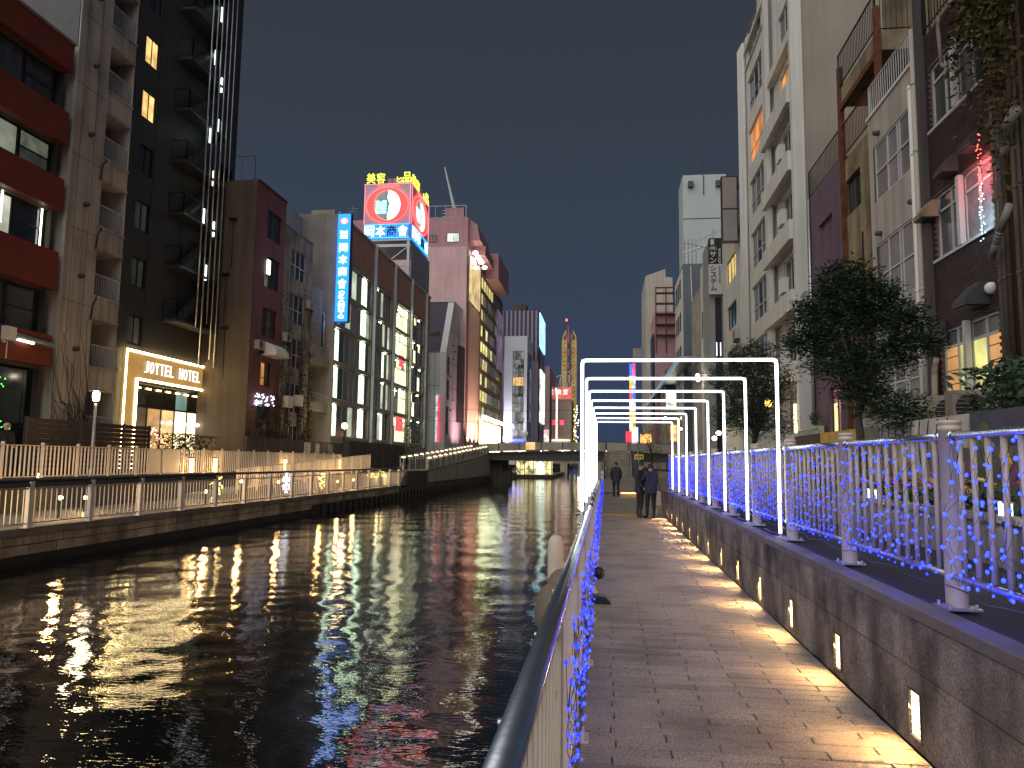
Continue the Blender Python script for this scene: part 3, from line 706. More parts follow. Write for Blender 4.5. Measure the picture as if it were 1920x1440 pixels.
# light motifs on the far promenade
YEL = emis('yellow_led', srgb('#ffe27a'), 3.0); WHT = emis('white_led', srgb('#cfe6ff'), 4.0); GRN = emis('lime_led', srgb('#e4f09a'), 3.0)
def motif_star(name, label, x, y, z, r, m, arms=6, stem=0, tip=.25):
    t = thing(name, label, 'light motif', (x, y, 0))
    mb = MB()
    for k in range(arms):
        a = math.pi/2+2*math.pi*k/arms; d = Vector((0, math.cos(a), math.sin(a))); n = Vector((0, -d.z, d.y)); c = Vector((x, y, z))
        mb.tube(c, c+d*r, .022, 6)
        for q in (.45, .75):
            for s in (-1, 1): mb.tube(c+d*r*q, c+d*r*(q+tip)+n*s*r*tip, .018, 5)
    mb.build('led_shape', m, t)
    mb = MB(); mb.tube((x-.02, y, 0), (x-.02, y, z), .014, 6); mb.box(x-.12, x+.08, y-.1, y+.1, -.004, .02); mb.build('stand', K['dkmetal'], t)
    return t
motif_star('snowflake_light', 'white glowing snowflake figure on the far promenade', -13.75, 31.2, .62, .42, WHT, 6)
def motif_cluster(label, x, y, z, w, h, m, seed):
    t = thing('light_figure', label, 'light motif', (x, y, 0)); r = random.Random(seed); mb = MB(); st = MB()
    for k in range(34):
        p = Vector((x+r.uniform(-.12, .12), y+r.gauss(0, w*.33), z+r.uniform(-h/2, h/2))); mb.ball(p, r.uniform(.025, .05), 6, 4)
    mb.build('leds', m, t, True, kind='stuff')
    pts = [(x+.1*math.sin(k), y+.8*w*.5*math.sin(k*2.1), z-h/2+h*k/9) for k in range(10)]
    st.path(pts, .01, 4); st.tube((x, y, 0), (x, y, z+h/2), .014, 5); st.build('stand', K['dkmetal'], t)
motif_cluster('yellow sparkling tree figure on the far promenade', -13.8, 25.4, .55, .35, .85, YEL, 3)
motif_cluster('lime glowing flower figure at the left edge of the far promenade', -13.9, 15.3, .55, .5, .7, GRN, 5)
motif_cluster('smaller yellow sparkling tree figure farther along the promenade', -13.8, 35.6, .55, .3, .8, YEL, 6)
t = thing('light_letters', 'row of yellow lit lettering low on the railing by the stairs', 'light motif', (-13.6, 43.6, .5)); r = random.Random(9)
mb = MB()
for blk in range(2):
    for k in range(26): mb.box(-13.62, -13.58, 41.9+blk*2.0+r.random()*1.7, 41.97+blk*2.0+r.random()*1.7, .62+.30*r.random(), .66+.30*r.random()) if False else mb.ball((-13.6, 41.9+blk*2.0+1.7*r.random(), .62+.3*r.random()), .035, 5, 4)
mb.build('leds', YEL, t, True, kind='stuff')
mb = MB(); mb.box(-13.64, -13.625, 41.8, 45.7, .1, .95); mb.build('backing_net', K['conc'], t)
point('glow', (-13.5, 43.7, .6), 40, (1, .75, .35), .3, t)
# street lamps on the terrace
def street_lamp(label, x, y, z0, z1, kind):
    t = thing('street_lamp', label, 'street lamp', (x, y, z0), 'street lamps on the far terrace')
    mb = MB(); mb.lathe((x, y, z0), ((.11, 0), (.11, .25), (.06, .3), (.055, z1-z0-.45), (.07, z1-z0-.42)), 12); mb.build('pole', K['galv'] if kind == 0 else K['black'], t, True)
    mb = MB()
    if kind == 0: mb.lathe((x, y, z1), ((.07, -.34), (.11, -.28), (.11, -.05), (.07, .02), (.001, .03)), 14)
    else: mb.ball((x, y, z1-.12), .21, 14, 9)
    mb.build('globe', emis('street_lamp_glass', srgb('#ffdca0'), 30.0), t, True)
    mb = MB(); mb.lathe((x, y, z1), ((.001, .06), (.30, .03), (.31, .01), (.16, .015)), 16) if kind == 0 else mb.lathe((x, y, z1), ((.001, .13), (.09, .10), (.09, .07)), 12)
    mb.build('hood', K['dkmetal'], t, True)
    point('glow', (x, y, z1-.55), 70, (1, .78, .5), .2, t)
street_lamp('slim street lamp with a flat hood behind the white terrace fence', -17.9, 24.3, .95, 3.95, 0)
street_lamp('black globe street lamp in front of the tall glass office building', -18.5, 51.4, .95, 4.15, 1)
# dark hoardings behind the terrace
def hoarding(label, x, segs, z1, m):
    t = thing('hoarding', label, 'fence', (x, segs[0], .95))
    for a, b in zip(segs[:-1], segs[1:]):
        mb = MB(); mb.box(x-.05, x, a+.02, b-.02, .96, z1); mb.build('panel', m, t)
    for a in segs:
        mb = MB(); mb.box(x-.07, x+.03, a-.035, a+.035, .95, z1+.03); mb.build('post', K['dkmetal'], t)
    return t
hd = thing('slat_fence', 'dark wooden slat fence between the white flats and the hotel', 'fence', (-20.4, 27, .95))
for a, b in ((24.2, 26.9), (26.95, 29.6), (29.65, 31.4)):
    for k in range(11):
        m = MB(); m.box(-20.43, -20.4, a, b, 1.0+k*.185, 1.165+k*.185); m.build('slat', K['wood'], hd)
for y in (24.17, 26.92, 29.62, 31.42):
    mb = MB(); mb.box(-20.47, -20.38, y-.05, y+.05, .95, 3.06); mb.build('post', K['dkmetal'], hd)
hoarding('long dark grey panel fence in front of the red brick house', -20.0, [39.8+2.2*k for k in range(8)], 2.86, K['concdark'])
hoarding('long dark grey panel fence in front of the glass office building', -19.8, [56.2+2.3*k for k in range(8)], 3.08, K['concdark'])
for i, (y, w, z0, z1, m) in enumerate(((47.9, 1.0, 2.0, 2.75, 'whitepaint'), (49.9, .6, 1.9, 2.7, 'beige'), (52.3, .8, 1.95, 2.7, 'conc'))):
    t = thing('notice_board', ['white notice with lines of text on the dark panel fence', 'narrow tan notice on the dark panel fence', 'grey notice on the dark panel fence, last of three'][i], 'sign', (-19.97, y, z0))
    mb = MB(); mb.box(-19.985, -19.955, y, y+w, z0, z1); mb.build('board', K[m], t)
    mb = MB()
    for k in range(5): mb.box(-19.956, -19.95, y+.1, y+w-.1-.1*(k % 2), z1-.12-.13*k, z1-.07-.13*k)
    mb.build('print', K['dkmetal'], t)
# planting in front of the hotel
def bush(label, x, y, z, rx, ry, h, n, m, seed, name='bush', cat='bush'):
    t = thing(name, label, cat, (x, y, z)); r = random.Random(seed); mb = MB(); b = MB()
    for k in range(14):
        p = Vector((x+r.uniform(-rx, rx)*.3, y+r.uniform(-ry, ry)*.5, z)); q = Vector((x+r.uniform(-rx, rx), y+r.uniform(-ry, ry), z+h*r.uniform(.5, 1)))
        b.path([p, (p+q)/2+Vector((0, 0, .08*h)), q], .012, 4, .4)
    for k in range(n):
        c = Vector((x+r.gauss(0, rx*.5), y+r.gauss(0, ry*.5), z+h*r.random()**.8)); leafq(mb, c, r, r.uniform(.05, .12))
    b.build('stem', K['bark'], t); mb.build('foliage', m, t, kind='stuff')
    return t
def leafq(mb, c, r, s):
    a = Vector((r.gauss(0, 1), r.gauss(0, 1), r.gauss(0, .6))).normalized(); b = a.cross(Vector((r.gauss(0, 1), r.gauss(0, 1), r.gauss(0, 1)))).normalized()
    mb.quad(c-a*s, c+b*s*.42, c+a*s, c-b*s*.42)
bush('low brown ornamental grass bush in front of the lit hotel entrance', -21.2, 35.6, .95, .8, 2.4, 1.9, 1500, K['leaf2'], 4)
bush('dark round shrub in front of the glass office building', -19.2, 72.5, .95, .9, 2.0, 4.6, 1700, K['leaf'], 14, 'shrub', 'shrub')
# ================================================================== LEFT BUILDINGS
def holes_of(ws): return [w[:4] for w in ws]
C_ = {}
C_['orange'] = mat('orange_tile', srgb('#752e19'), .55, .12, 1.0, .1, 30, streak=.15)
C_['white'] = mat('old_white_render', srgb('#b3aaa0'), .85, .14, .8, .15, 25, streak=.35, dark=.2, dscale=.5)
C_['hotel'] = mat('charcoal_cladding', srgb('#3b3a3d'), .6, .12, .5, .05, 20)
C_['tan'] = mat('tan_render', srgb('#55493f'), .85, .15, .5, .1, 25, streak=.3)
C_['redtile'] = mat('dark_red_tile', srgb('#7c4a4a'), .6, .15, 1.2, .15, 30, streak=.2)
C_['greyrender'] = mat('grey_render', srgb('#a39b92'), .85, .2, .9, .15, 25, streak=.4, dark=.4, dscale=.7)
C_['pale'] = mat('pale_concrete', srgb('#a29a8f'), .85, .12, .7, .1, 25, streak=.25)
C_['brownpanel'] = mat('brown_metal_panel', srgb('#b3806c'), .55, .1, .7, .05, 30, streak=.15)
C_['greymetal'] = mat('grey_metal_cladding', srgb('#8a898c'), .55, .1, .6, streak=.15)
C_['pink'] = mat('pink_render', srgb('#c9a7a8'), .8, .08, .4, .05, 20, streak=.12)
C_['pink2'] = mat('dusty_pink_render', srgb('#a88086'), .8, .1, .5, .05, 20, streak=.12)

# ---- orange and glass building
t = thing('office_building', 'building with orange bands and wide dark glass windows', 'building', (-22, 23, .95))
ORB = [(5.2, 6.45), (8.3, 9.85), (11.6, 12.9), (14.4, 15.75), (17.5, 18.7)]
mb = MB()
wall_holes(mb, 'x+', -22.35, 14, 27.0, .95, 18.6, [(14.2, 26.9, 1.2, 5.1)]+[(14.2, 26.9, ORB[i][1]+.02, ORB[i+1][0]-.02) for i in range(4)], .4); shell(mb, 'x+', -22.35, 14, 27.0, .95, 18.6, 9)
mb.build('wall', C_['concd'] if 'concd' in C_ else K['concdark'], t)
for a, b in ORB:
    m = MB(); fbox(m, 'x+', -22.35, 14, 27.05, a, b, .004, .35); m.build('orange_band', C_['orange'], t)
m = MB(); fbox(m, 'x+', -22.35, 14, 27.08, 18.705, 18.8, -.1, .4); m.build('roof_edge', K['conc'], t)
ccc = [emis('office_light', srgb('#cfd2b4'), .42, .45, .9, .5)]
CURT = mat('grey_blind', srgb('#6f7268'), .8, .1, 2, rnd=.3)
for i in range(4):
    z0, z1 = ORB[i][1]+.04, ORB[i+1][0]-.04
    us = [(14.3, 17.2), (17.2, 20.0), (20.0, 22.9), (22.9, 25.2), (25.2, 26.85)]
    for j, (a, b) in enumerate(us):
        if i == 0: P_ = [K['glass']]
        elif i == 1: P_ = [K['glass']]
        elif i == 2: P_ = [K['lit_dim'], K['lit_dim']]
        else: P_ = [K['glass2']]
        if (i, j) in ((1, 3),): P_ = [emis('office_light_bright', srgb('#dfe2c8'), .55, .55, .7)]
        if (i, j) in ((2, 3), (2, 2)): P_ = [emis('office_light_soft', srgb('#cdd4ba'), .26, .4, .8)]
        window(t, 'x+', -22.35, a+.02, b-.02, z0, z1, 2 if j < 3 else 1, () if j < 4 else (.5,), P_, K['dkalu'], d=-.25, fw=.06, mw=.06)
for (y, z, h) in ((24.6, 11.1, 1.5), (26.6, 10.6, 1.3)):     # fluorescent tubes seen through the glass
    m = MB(); m.tube((-22.52, y, z-h/2), (-22.52, y, z+h/2+.3), .03, 6); m.build('fluorescent_tube', emis('tube_light', srgb('#eef6e0'), 5.0), t)
m = MB()
for k in range(5): fbox(m, 'x+', -22.35, 14.3+2.6*k, 16.7+2.6*k, 1.3, 5.0, -.3, -.26)
m.build('shop_glass', K['glass'], t)
r = random.Random(2)
for k, col in enumerate(('#ff3020', '#ffb030', '#40ff50', '#ff4060', '#3060ff')):
    m = MB()
    for q in range(26): m.ball((-22.2, 22.6+r.gauss(0, .5)+.9*(k % 3), 2.6+r.random()*2.2), .025, 4, 3)
    m.build('fairy_lights', emis('fairy_light', srgb(col), 6, sample=False), t, kind='stuff')
tt = thing('security_lamp', 'slim security lamp on a bracket at the corner of the orange band', 'lamp', (-21.9, 26.3, 6.1))
m = MB(); m.tube((-22.0, 25.0, 6.15), (-21.85, 26.9, 6.0), .13, 10); m.build('lamp_tube', K['galv'], tt, True)
m = MB(); m.box(-22.0, -21.8, 24.5, 25.0, 5.9, 6.4); m.tube((-21.9, 24.7, 5.9), (-21.9, 24.7, 5.2), .02, 5); m.build('bracket', K['whitepaint'], tt)
m = MB(); m.tube((-21.93, 25.2, 6.0), (-21.84, 25.9, 5.95), .05, 8); m.build('lamp_glass', emis('lamp_glass', (1, .95, .8), 3), tt, True)
for i, (y, z) in enumerate(((23.9, 5.95), (24.6, 5.85), (23.4, 5.4))):
    tt = thing('wall_vent', ['round vent cover on the lowest orange band, left of three', 'round vent cover on the lowest orange band, middle of three', 'small round vent cover low on the orange band'][i], 'vent', (-21.98, y, z))
    m = MB(); m.ball((-21.98, y, z), .1, 10, 6, 1.0); m.build('cover', K['galv'], tt, True)

# ---- white block of flats with balconies
t = thing('apartment_building', 'old white block of flats with stacked recessed balconies', 'building', (-22, 29, .95))
mb = MB(); fl = [4.5+3.1*k for k in range(7)]
hol = [(29.25, 30.93, z+1.0, z+3.06) for z in fl]+[(29.25, 30.93, 1.2, 4.46)]
wall_holes(mb, 'x+', -22, 27.3, 30.96, .95, 26.5, hol, 1.3); shell(mb, 'x+', -22, 27.3, 30.96, .95, 26.5, 9)
mb.build('wall', C_['white'], t)
m = MB(); m.box(-31, -22.06, 27.26, 27.297, 18.82, 26.4); m.build('side_sheet', K['dkmetal'], t)  # dark sheet added so the brightly lit side wall looks shaded
for z in fl+[1.4]:
    m = MB(); fbox(m, 'x+', -22, 29.25, 30.95, z+1.0, z+3.04, -1.32, -1.30); m.build('back_wall', K['concdark'], t)
    w = window(t, 'x+', -23.3, 29.5, 30.6, z+1.02, z+2.8, 2, (), [K['glass']], K['alu'], d=.05)
    railing(t, [(-22.05, 29.28, z+.95), (-22.05, 30.93, z+.95)], 1.02, K['alu'], .14, .024, .012, 'balcony_railing')
    m = MB(); fbox(m, 'x+', -22, 29.22, 30.99, z+.93, z+1.0, .003, .05); fbox(m, 'x+', -22, 29.22, 30.99, z-.02, z+.05, .003, .03); m.build('balcony_edge', C_['white'], t)
m = MB()
for z in (8.05, 11.15, 14.25, 17.35, 20.45, 23.5): fbox(m, 'x+', -22, 27.3, 29.22, z, z+.02, .001, .006)
for u in (27.75, 28.6): fbox(m, 'x+', -22, u, u+.018, .95, 26.4, .001, .005)
m.build('wall_joints', K['concdark'], t)
for z in (6.1, 9.2, 12.3, 15.4, 18.5, 21.6):
    m = MB(); m.tube((-22, 28.3, z), (-21.84, 28.3, z), .1, 12); m.ball((-21.84, 28.3, z+.02), .1, 10, 5); m.build('vent_hood', K['dkmetal'], t, True)
m = MB()
for z in (7.5, 10.6, 13.7):
    m.path(rounded([(-21.95, 29.1, z), (-21.9, 29.12, z+.7), (-21.9, 29.3, z+.9), (-22.0, 29.4, z+1.1)], .1), .035, 6)
m.build('drain_pipe', K['black'], t, True)
def creeper(label, x, y0, y1, z0, z1, n, seed, m, leaves=0, parent=None):
    t = parent or thing('creeper', label, 'climbing plant', (x, (y0+y1)/2, z0)); r = random.Random(seed); mb = MB(); lm = MB()
    for k in range(n):
        p = Vector((x, r.uniform(y0, y1), z0)); a = r.gauss(math.pi/2, .5); pts = [p.copy()]
        L_ = r.uniform(.3, 1)*(z1-z0)
        for q in range(12):
            a += r.gauss(0, .35); a = .85*a+.15*math.pi/2
            p = p+Vector((0, math.cos(a), abs(math.sin(a))))*L_/12
            p.y = min(max(p.y, y0-.3), y1+.3); pts.append(Vector((x+r.uniform(0, .05), p.y, p.z)))
        mb.path(pts, .022, 4, .25)
        for q in range(leaves):
            leafq(lm, pts[r.randrange(3, 13)]+Vector((r.uniform(0, .15), r.gauss(0, .18), r.gauss(0, .18))), r, r.uniform(.06, .13))
    mb.build('stems', m, t, kind='stuff')
    if lm.v: lm.build('foliage', K['leaf2'], t, kind='stuff')
    return t
creeper('bare branching creeper on the foot of the white flats', -21.97, 27.5, 29.1, .95, 8.3, 26, 4, K['bark'])

# ---- charcoal hotel tower
t = thing('hotel_building', 'tall charcoal hotel tower with small square windows', 'building', (-24, 38, .95))
HZ = [7.35+3.0*k for k in range(8)]
hw = [(34.55, 35.75, z, z+1.55) for z in HZ]
mb = MB(); wall_holes(mb, 'x+', -24, 31.2, 44.4, .95, 38, holes_of(hw)+[(35.4, 42.0, 1.1, 5.55), (41.6, 44.0, 6.9, 8.9)], .3); shell(mb, 'x+', -24, 31.2, 44.4, .95, 38, 12)
mb.build('wall', C_['hotel'], t)
for k, w in enumerate(hw):
    lit = k in (4, 5)
    pm_ = [emis('hotel_room_light', srgb('#ffcf80'), 1.1, .5, 1.6, .2)] if lit else [K['glass2'] if k in (0, 1, 2) else K['glass']]
    window(t, 'x+', -24, *w, 2, (), pm_, K['black'], d=-.1, fw=.07, mw=.05, name='window')
m = MB(); fbox(m, 'x+', -24, 31.3, 44.3, 5.9, 6.0, .002, .05)
for k in range(5): fbox(m, 'x+', -24, 33+2.8*k, 33.03+2.8*k, 6.1, 38, .001, .012)
m.build('cladding_joints', K['black'], t)
window(t, 'x+', -24, 41.62, 43.98, 6.92, 8.88, 2, (), [K['lit_green']], K['black'], d=-.1)
# lit portal
hp_ = emis('hotel_sign_face', srgb('#ffc060'), .36, .12, 1.5); edge = emis('hotel_sign_edge', srgb('#ffdf9a'), 26.0)
m = MB(); m.prism([(34.4, .95), (35.35, .95), (35.35, 5.62), (42.4, 5.62), (42.4, 7.05), (34.4, 7.05)], 'x', -24, -23.85); m.build('portal', hp_, t)
m = MB()
fbox(m, 'x+', -23.85, 34.38, 42.42, 6.98, 7.07, .003, .05); fbox(m, 'x+', -23.85, 42.33, 42.42, 5.6, 6.98, .003, .05); fbox(m, 'x+', -23.85, 35.30, 42.33, 5.59, 5.68, .003, .05)
fbox(m, 'x+', -23.85, 34.38, 34.45, .95, 6.98, .003, .04); fbox(m, 'x+', -23.85, 35.29, 35.40, .95, 5.59, .003, .05)
m.build('edge_lights', edge, t)
jl = emis('letter_white', (1, .98, .92), 1.3)
for k, ch in enumerate('JOYTEL HOTEL'):
    if ch != ' ': text_mesh('sign_letter', ch, jl, t, 'x+', -23.85, 36.0+.455*k, 6.33, .62, d=.08, ext=.03, bold=.0, width=.31, height=.62)
warm = emis('lobby_wall', srgb('#f3cf94'), .85, .18, .8, .1); cream = emis('lobby_blind', srgb('#f6dfae'), 2.3, .12, 1.2, .1)
def pk_(i, j):
    if j == 1: return K['glass'] if i != 3 else emis('lobby_top', srgb('#9fd0c0'), .35, .3)
    return [emis('lobby_dim', srgb('#b08c64'), .24, .5, 1.0), emis('lobby_dim2', srgb('#d8a468'), .8, .5, 1.0), emis('lobby_mid', srgb('#eebf7c'), 1.0, .5, .9), cream, cream][i]
window(t, 'x+', -24, 35.45, 41.95, 1.12, 5.5, 5, (.72,), None, K['black'], d=-.15, fw=.07, mw=.1, pick=pk_, name='lobby_window')
for k in range(5):
    m = MB(); m.ball((-23.9, 38.6+.7*k, 3.55), .09, 8, 6); m.build('pendant_lamp', emis('pendant', (1, .95, .8), 20), t, True)
for k in range(7):
    m = MB(); m.box(-24.12, -24.08, 35.7+.9*k, 36.1+.9*k, 5.2, 5.28); m.build('added_lobby_light', emis('added_light', srgb('#ffcf88'), 8), t)  # bright boxes added to strengthen the lobby's reflection in the water
m = MB(); r = random.Random(8)
for k in range(26): m.ball((-24.05, 37.0+r.random()*1.5, 2.2+r.random()*1.0), .045, 5, 4)
m.build('flower_lights', emis('reddish_lamp', srgb('#ffb0a0'), 3.0, sample=False), t, kind='stuff')
railing(t, [(-22.9, 39.0, 1.0), (-22.9, 44.0, 1.0)], 1.05, K['dkmetal'], .9, .02, .015, 'glass_rail')
# open stair with silver pipes
m = MB()
for z in [9.0+3.0*k for k in range(9)]:
    m.box(-24, -23.1, 37.4, 41.7, z, z+.14)
    m.prism([(38.0, z+.14), (38.3, z+.14), (41.5, z+2.9), (41.2, z+2.9)], 'x', -23.9, -23.3)
m.build('stair_flights', K['dkmetal'], t)
for z in [9.0+3.0*k for k in range(9)]:
    railing(t, [(-24, 37.4, z+.14), (-23.12, 37.4, z+.14), (-23.12, 39.2, z+.14)], 1.1, K['black'], .45, .025, .015, 'stair_railing')
r = random.Random(12)
for k in range(11):
    y = 39.0+.27*k; z0 = 6.6+r.random()*5; z1 = 34+r.random()*6
    m = MB(); m.tube((-22.95-.15*(k % 2), y, z0), (-22.95-.15*(k % 2), y, z1), .045, 8); m.build('silver_pipe', K['galv'], t, True)
for k, (y, z, cw) in enumerate(((41.2, 20.6, 0), (42.3, 18.2, 1), (41.4, 25.5, 0), (42.9, 24.2, 0), (41.8, 12.4, 0), (40.8, 15.6, 0), (42.9, 15.2, 0), (42.2, 28.5, 0), (41.0, 30.5, 0), (42.6, 21.5, 0))):
    m = MB(); y = 39.6+.55*(y-40.8); m.tube((-23.2, y, z-.45), (-23.2, y, z+.45), .06, 6); m.build('stair_lamp', emis('stair_lamp', srgb('#fff0c8' if cw else '#e6fff6'), 3), t)
    point('stair_glow', (-22.4, y-1, z), 2.2, (.92, 1, .95) if not cw else (1, .8, .5), .1, t)

# ---- dark red brick house
t = thing('brick_house', 'narrow dark red tiled house with a tan side wall and black framed windows', 'building', (-21, 43.7, .95))
rw = [(43.2, 45.2, 15.4, 17.2), (43.1, 45.2, 12.3, 14.3), (43.0, 45.1, 9.2, 11.0), (43.2, 44.6, 6.1, 7.6), (42.9, 44.8, 3.4, 5.0)]
mb = MB(); wall_holes(mb, 'x+', -21, 41.68, 45.8, .95, 18.5, rw, .25); mb.build('wall', C_['redtile'], t)
mb = MB(); mb.box(-33, -21.3, 41.68, 45.78, .95, 18.48); mb.box(-21.3, -21.002, 41.6, 41.68, .95, 18.48); mb.box(-33, -21.3, 41.6, 41.679, .95, 18.48); mb.build('side_wall', C_['tan'], t)
for k, w in enumerate(rw):
    pp = [K['glass'], K['glass2'], K['glass']] if k != 1 else [K['lit_dim'], K['glass'], K['glass']]
    if k == 3: pp = [K['lit_amber'], K['glass']]
    window(t, 'x+', -21, *w, 3 if k < 3 else 2, (.35,), pp, K['dkalu'], d=-.12)
m = MB(); m.box(-20.97, -20.9, 43.25, 43.65, 13.1, 14.0); m.build('lit_sign_box', emis('small_white_sign', srgb('#f2f4d8'), 2.5), t)
m = MB(); pts = [(-20.95, 7.95)]+[(-20.95+1.0*math.sin(a*math.pi/12), 7.95+.85*math.cos(a*math.pi/12)) for a in range(0, 7)]
m.prism([(p[0], p[1]) for p in pts], 'y', 43.0, 44.9); m.build('awning', K['whitepaint'], t)
m = MB(); fbox(m, 'x+', -21, 41.66, 45.82, 18.505, 18.62, -.2, .06); m.build('roof_edge', K['concdark'], t)
railing(t, [(-21.3, 41.8, 18.5), (-30, 41.8, 18.5)], 1.6, K['dkmetal'], .8, .02, .012, 'roof_railing')
m = MB(); m.box(-30, -24, 42.4, 44, 18.5, 20.0); m.build('roof_plant', K['conc'], t)
for k, (x, z) in enumerate(((-22.4, 16.0), (-22.7, 12.6), (-22.6, 9.3))):
    m = MB(); m.box(x-.22, x+.22, 41.35, 41.598, z, z+.1); m.tube((x, 41.56, z), (x, 41.56, z-3), .02, 4); m.build('wall_bracket', K['black'], t)
r = random.Random(31); m = MB()
for k in range(40): m.box(-20.94, -20.91, 42.4+r.random()*2.4, 42.4+r.random()*2.4+.14, 4.9+r.random()*.7, 5.0+r.random()*.7) if False else m.ball((-20.9, 42.4+2.6*r.random(), 4.85+.7*r.random()), .05, 5, 4)
m.build('neon_sign', emis('mixed_neon', srgb('#d8e6ff'), 3.0, sample=False), t, kind='stuff')
creeper('tangled leafy creeper over the dark red brick house', -20.96, 42.2, 45.7, .95, 6.5, 30, 6, K['bark'], 26)
creeper('dry branches creeping over the tan side wall corner', -20.9, 41.5, 42.4, .95, 4.4, 14, 16, K['bark'], 4)

# ---- grey house overgrown with vines
t = thing('vine_house', 'grey house overgrown with dry vines and tall aluminium windows', 'building', (-21, 48, .95))
vw = [(46.9, 49.3, z, z+2.05) for z in (4.7, 7.75, 10.8, 13.85)]+[(47.0, 49.2, 1.6, 3.9)]
mb = MB(); wall_holes(mb, 'x+', -21, 45.82, 50.5, .95, 17.0, vw, .25); shell(mb, 'x+', -21, 45.82, 50.5, .95, 17.0, 9); mb.build('wall', C_['greyrender'], t)
for k, w in enumerate(vw): window(t, 'x+', -21, *w, 3, (.45,), [K['glass2'], K['glass'], K['glass']], K['alu'], d=-.1, mw=.06)
m = MB(); fbox(m, 'x+', -21, 45.8, 50.52, 17.0, 17.12, -.1, .06); m.build('roof_edge', K['conc'], t)
for k, (y, z) in enumerate(((46.4, 5.0), (48.1, 5.2))):
    m = MB(); m.box(-20.98, -20.6, y, y+.8, z, z+.75); m.build('air_unit', K['whitepaint'], t)
creeper('dry vine covering the left part of the grey house', -20.95, 45.9, 46.9, .95, 14.5, 24, 7, K['bark'], 24)
creeper('dry vine covering the right part of the grey house', -20.95, 49.2, 50.5, .95, 15.5, 28, 8, K['bark'], 26)

# ---- pale building with two balconies
t = thing('balcony_building', 'small pale building with two concrete balconies beside the blue sign', 'building', (-21.6, 52.3, .95))
mb = MB(); wall_holes(mb, 'x+', -22.2, 50.55, 54.05, .95, 13.8, [(51.2, 53.6, 6.6, 8.8), (51.2, 53.6, 3.2, 5.2)], .25); shell(mb, 'x+', -22.2, 50.55, 54.05, .95, 13.8, 8); mb.build('wall', C_['pale'], t)
window(t, 'x+', -22.2, 51.2, 53.6, 6.6, 8.8, 3, (), [K['lit_cool'], K['glass'], K['glass2']], K['alu']); window(t, 'x+', -22.2, 51.2, 53.6, 3.2, 5.2, 2, (), [K['glass'], K['glass2']], K['alu'])
m = MB(); m.box(-22.2, -20.9, 50.6, 52.4, 9.2, 14.05); m.build('upper_box', C_['pale'], t)
for z in (5.65, 9.05):
    m = MB(); m.box(-22.2, -20.8, 50.6, 54.0, z-.55, z-.35); m.box(-20.9, -20.8, 50.6, 54.0, z-.35, z+.05); m.build('balcony', C_['pale'], t)
    railing(t, [(-20.85, 50.65, z+.02), (-20.85, 53.95, z+.02)], .75, K['alu'], .2, .025, .012, 'balcony_railing')
m = MB(); m.path(rounded([(-21.2, 52.5, 12.6), (-21.2, 53.5, 12.6), (-21.2, 53.7, 9.9)], .35), .13, 8); m.build('duct', K['galv'], t, True)
mb = MB(); mb.box(-34, -23.4, 50.2, 55.5, 13.9, 20.3); mb.build('rear_block', C_['pale'], t)
m = MB(); m.box(-23.4, -23.3, 50.4, 53.9, 15.8, 17.4); m.build('roof_plant', K['black'], t)
m = MB(); m.box(-22.15, -22.05, 51.0, 52.3, 1.4, 3.1); m.build('poster', K['whitepaint'], t)

# ---- glass office building with brown parapet
t = thing('glass_office', 'long office building with tall glazed bays under a brown panelled parapet', 'building', (-20.5, 69, .95))
bays = [(54.15, 62.9), (63.5, 69.2), (69.7, 75.5), (76.0, 82.1)]
levels = [(3.35, 5.95), (6.25, 8.85), (9.15, 11.75), (12.05, 14.4), (14.7, 17.2)]
hol = [(a, b, z0, z1) for a, b in bays for z0, z1 in levels]
mb = MB(); wall_holes(mb, 'x+', -20.5, 54.0, 84.5, .95, 17.45, hol, .5); shell(mb, 'x+', -20.5, 54.0, 84.5, .95, 20.6, 11); mb.build('wall', C_['pale'], t)
for a, b in ((54.1, 63.0), (63.4, 69.25), (69.65, 75.6), (75.95, 82.2), (82.45, 84.4)):
    n = int((b-a)/.9)
    for k in range(n):
        m = MB(); fbox(m, 'x+', -20.5, a+(b-a)*k/n+.015, a+(b-a)*(k+1)/n-.015, 17.5, 20.5, .0, .05); m.build('panel', C_['brownpanel'], t)
m = MB()
for y in (63.2, 69.45, 75.78, 82.3): m.box(-20.45, -20.2, y-.13, y+.13, 3.0, 20.7)
m.box(-20.52, -20.35, 54.0, 84.5, 20.55, 20.72); m.build('pilasters', K['alu'], t)
LW = emis('office_strip_bright', srgb('#cdeac2'), 3.3, .5, 1.6, .3); LC = emis('office_pale', srgb('#cfdcc0'), .8, .45, 1.0, .5); LY = emis('office_yellowish', srgb('#e8e8b0'), 2.6, .6, 2.2, .45)
DK = [K['glass'], K['glass2'], K['glass']]
r = random.Random(17)
for bi, (a, b) in enumerate(bays):
    for li, (z0, z1) in enumerate(levels):
        if bi == 0:
            def pick(i, j, li=li): return LW if (i == 0 and li < 3) or (i == 5) else DK[(i+li) % 3] if r.random() < .85 else LC
            cols = [0, .16, .30, .44, .58, .72, .90, 1.0]
        elif bi == 1:
            def pick(i, j, li=li): return LC if r.random() < .3 else DK[(i+li) % 3] if i != 4 or li > 3 else LW
            cols = 7
        elif bi == 2:
            def pick(i, j, li=li): return LY if r.random() < .86 else K['lit_dim']
            cols = 6
        else:
            def pick(i, j, li=li): return LY if r.random() < (.35 if li in (3, 1) else .2) else DK[(i+li) % 3]
            cols = 6
        window(t, 'x+', -20.5, a+.01, b-.01, z0+.01, z1-.01, cols, (.62,) if bi >= 2 else (), None, K['alu'], d=-.22, fw=.08, mw=.09 if bi < 2 else .07, pick=pick)
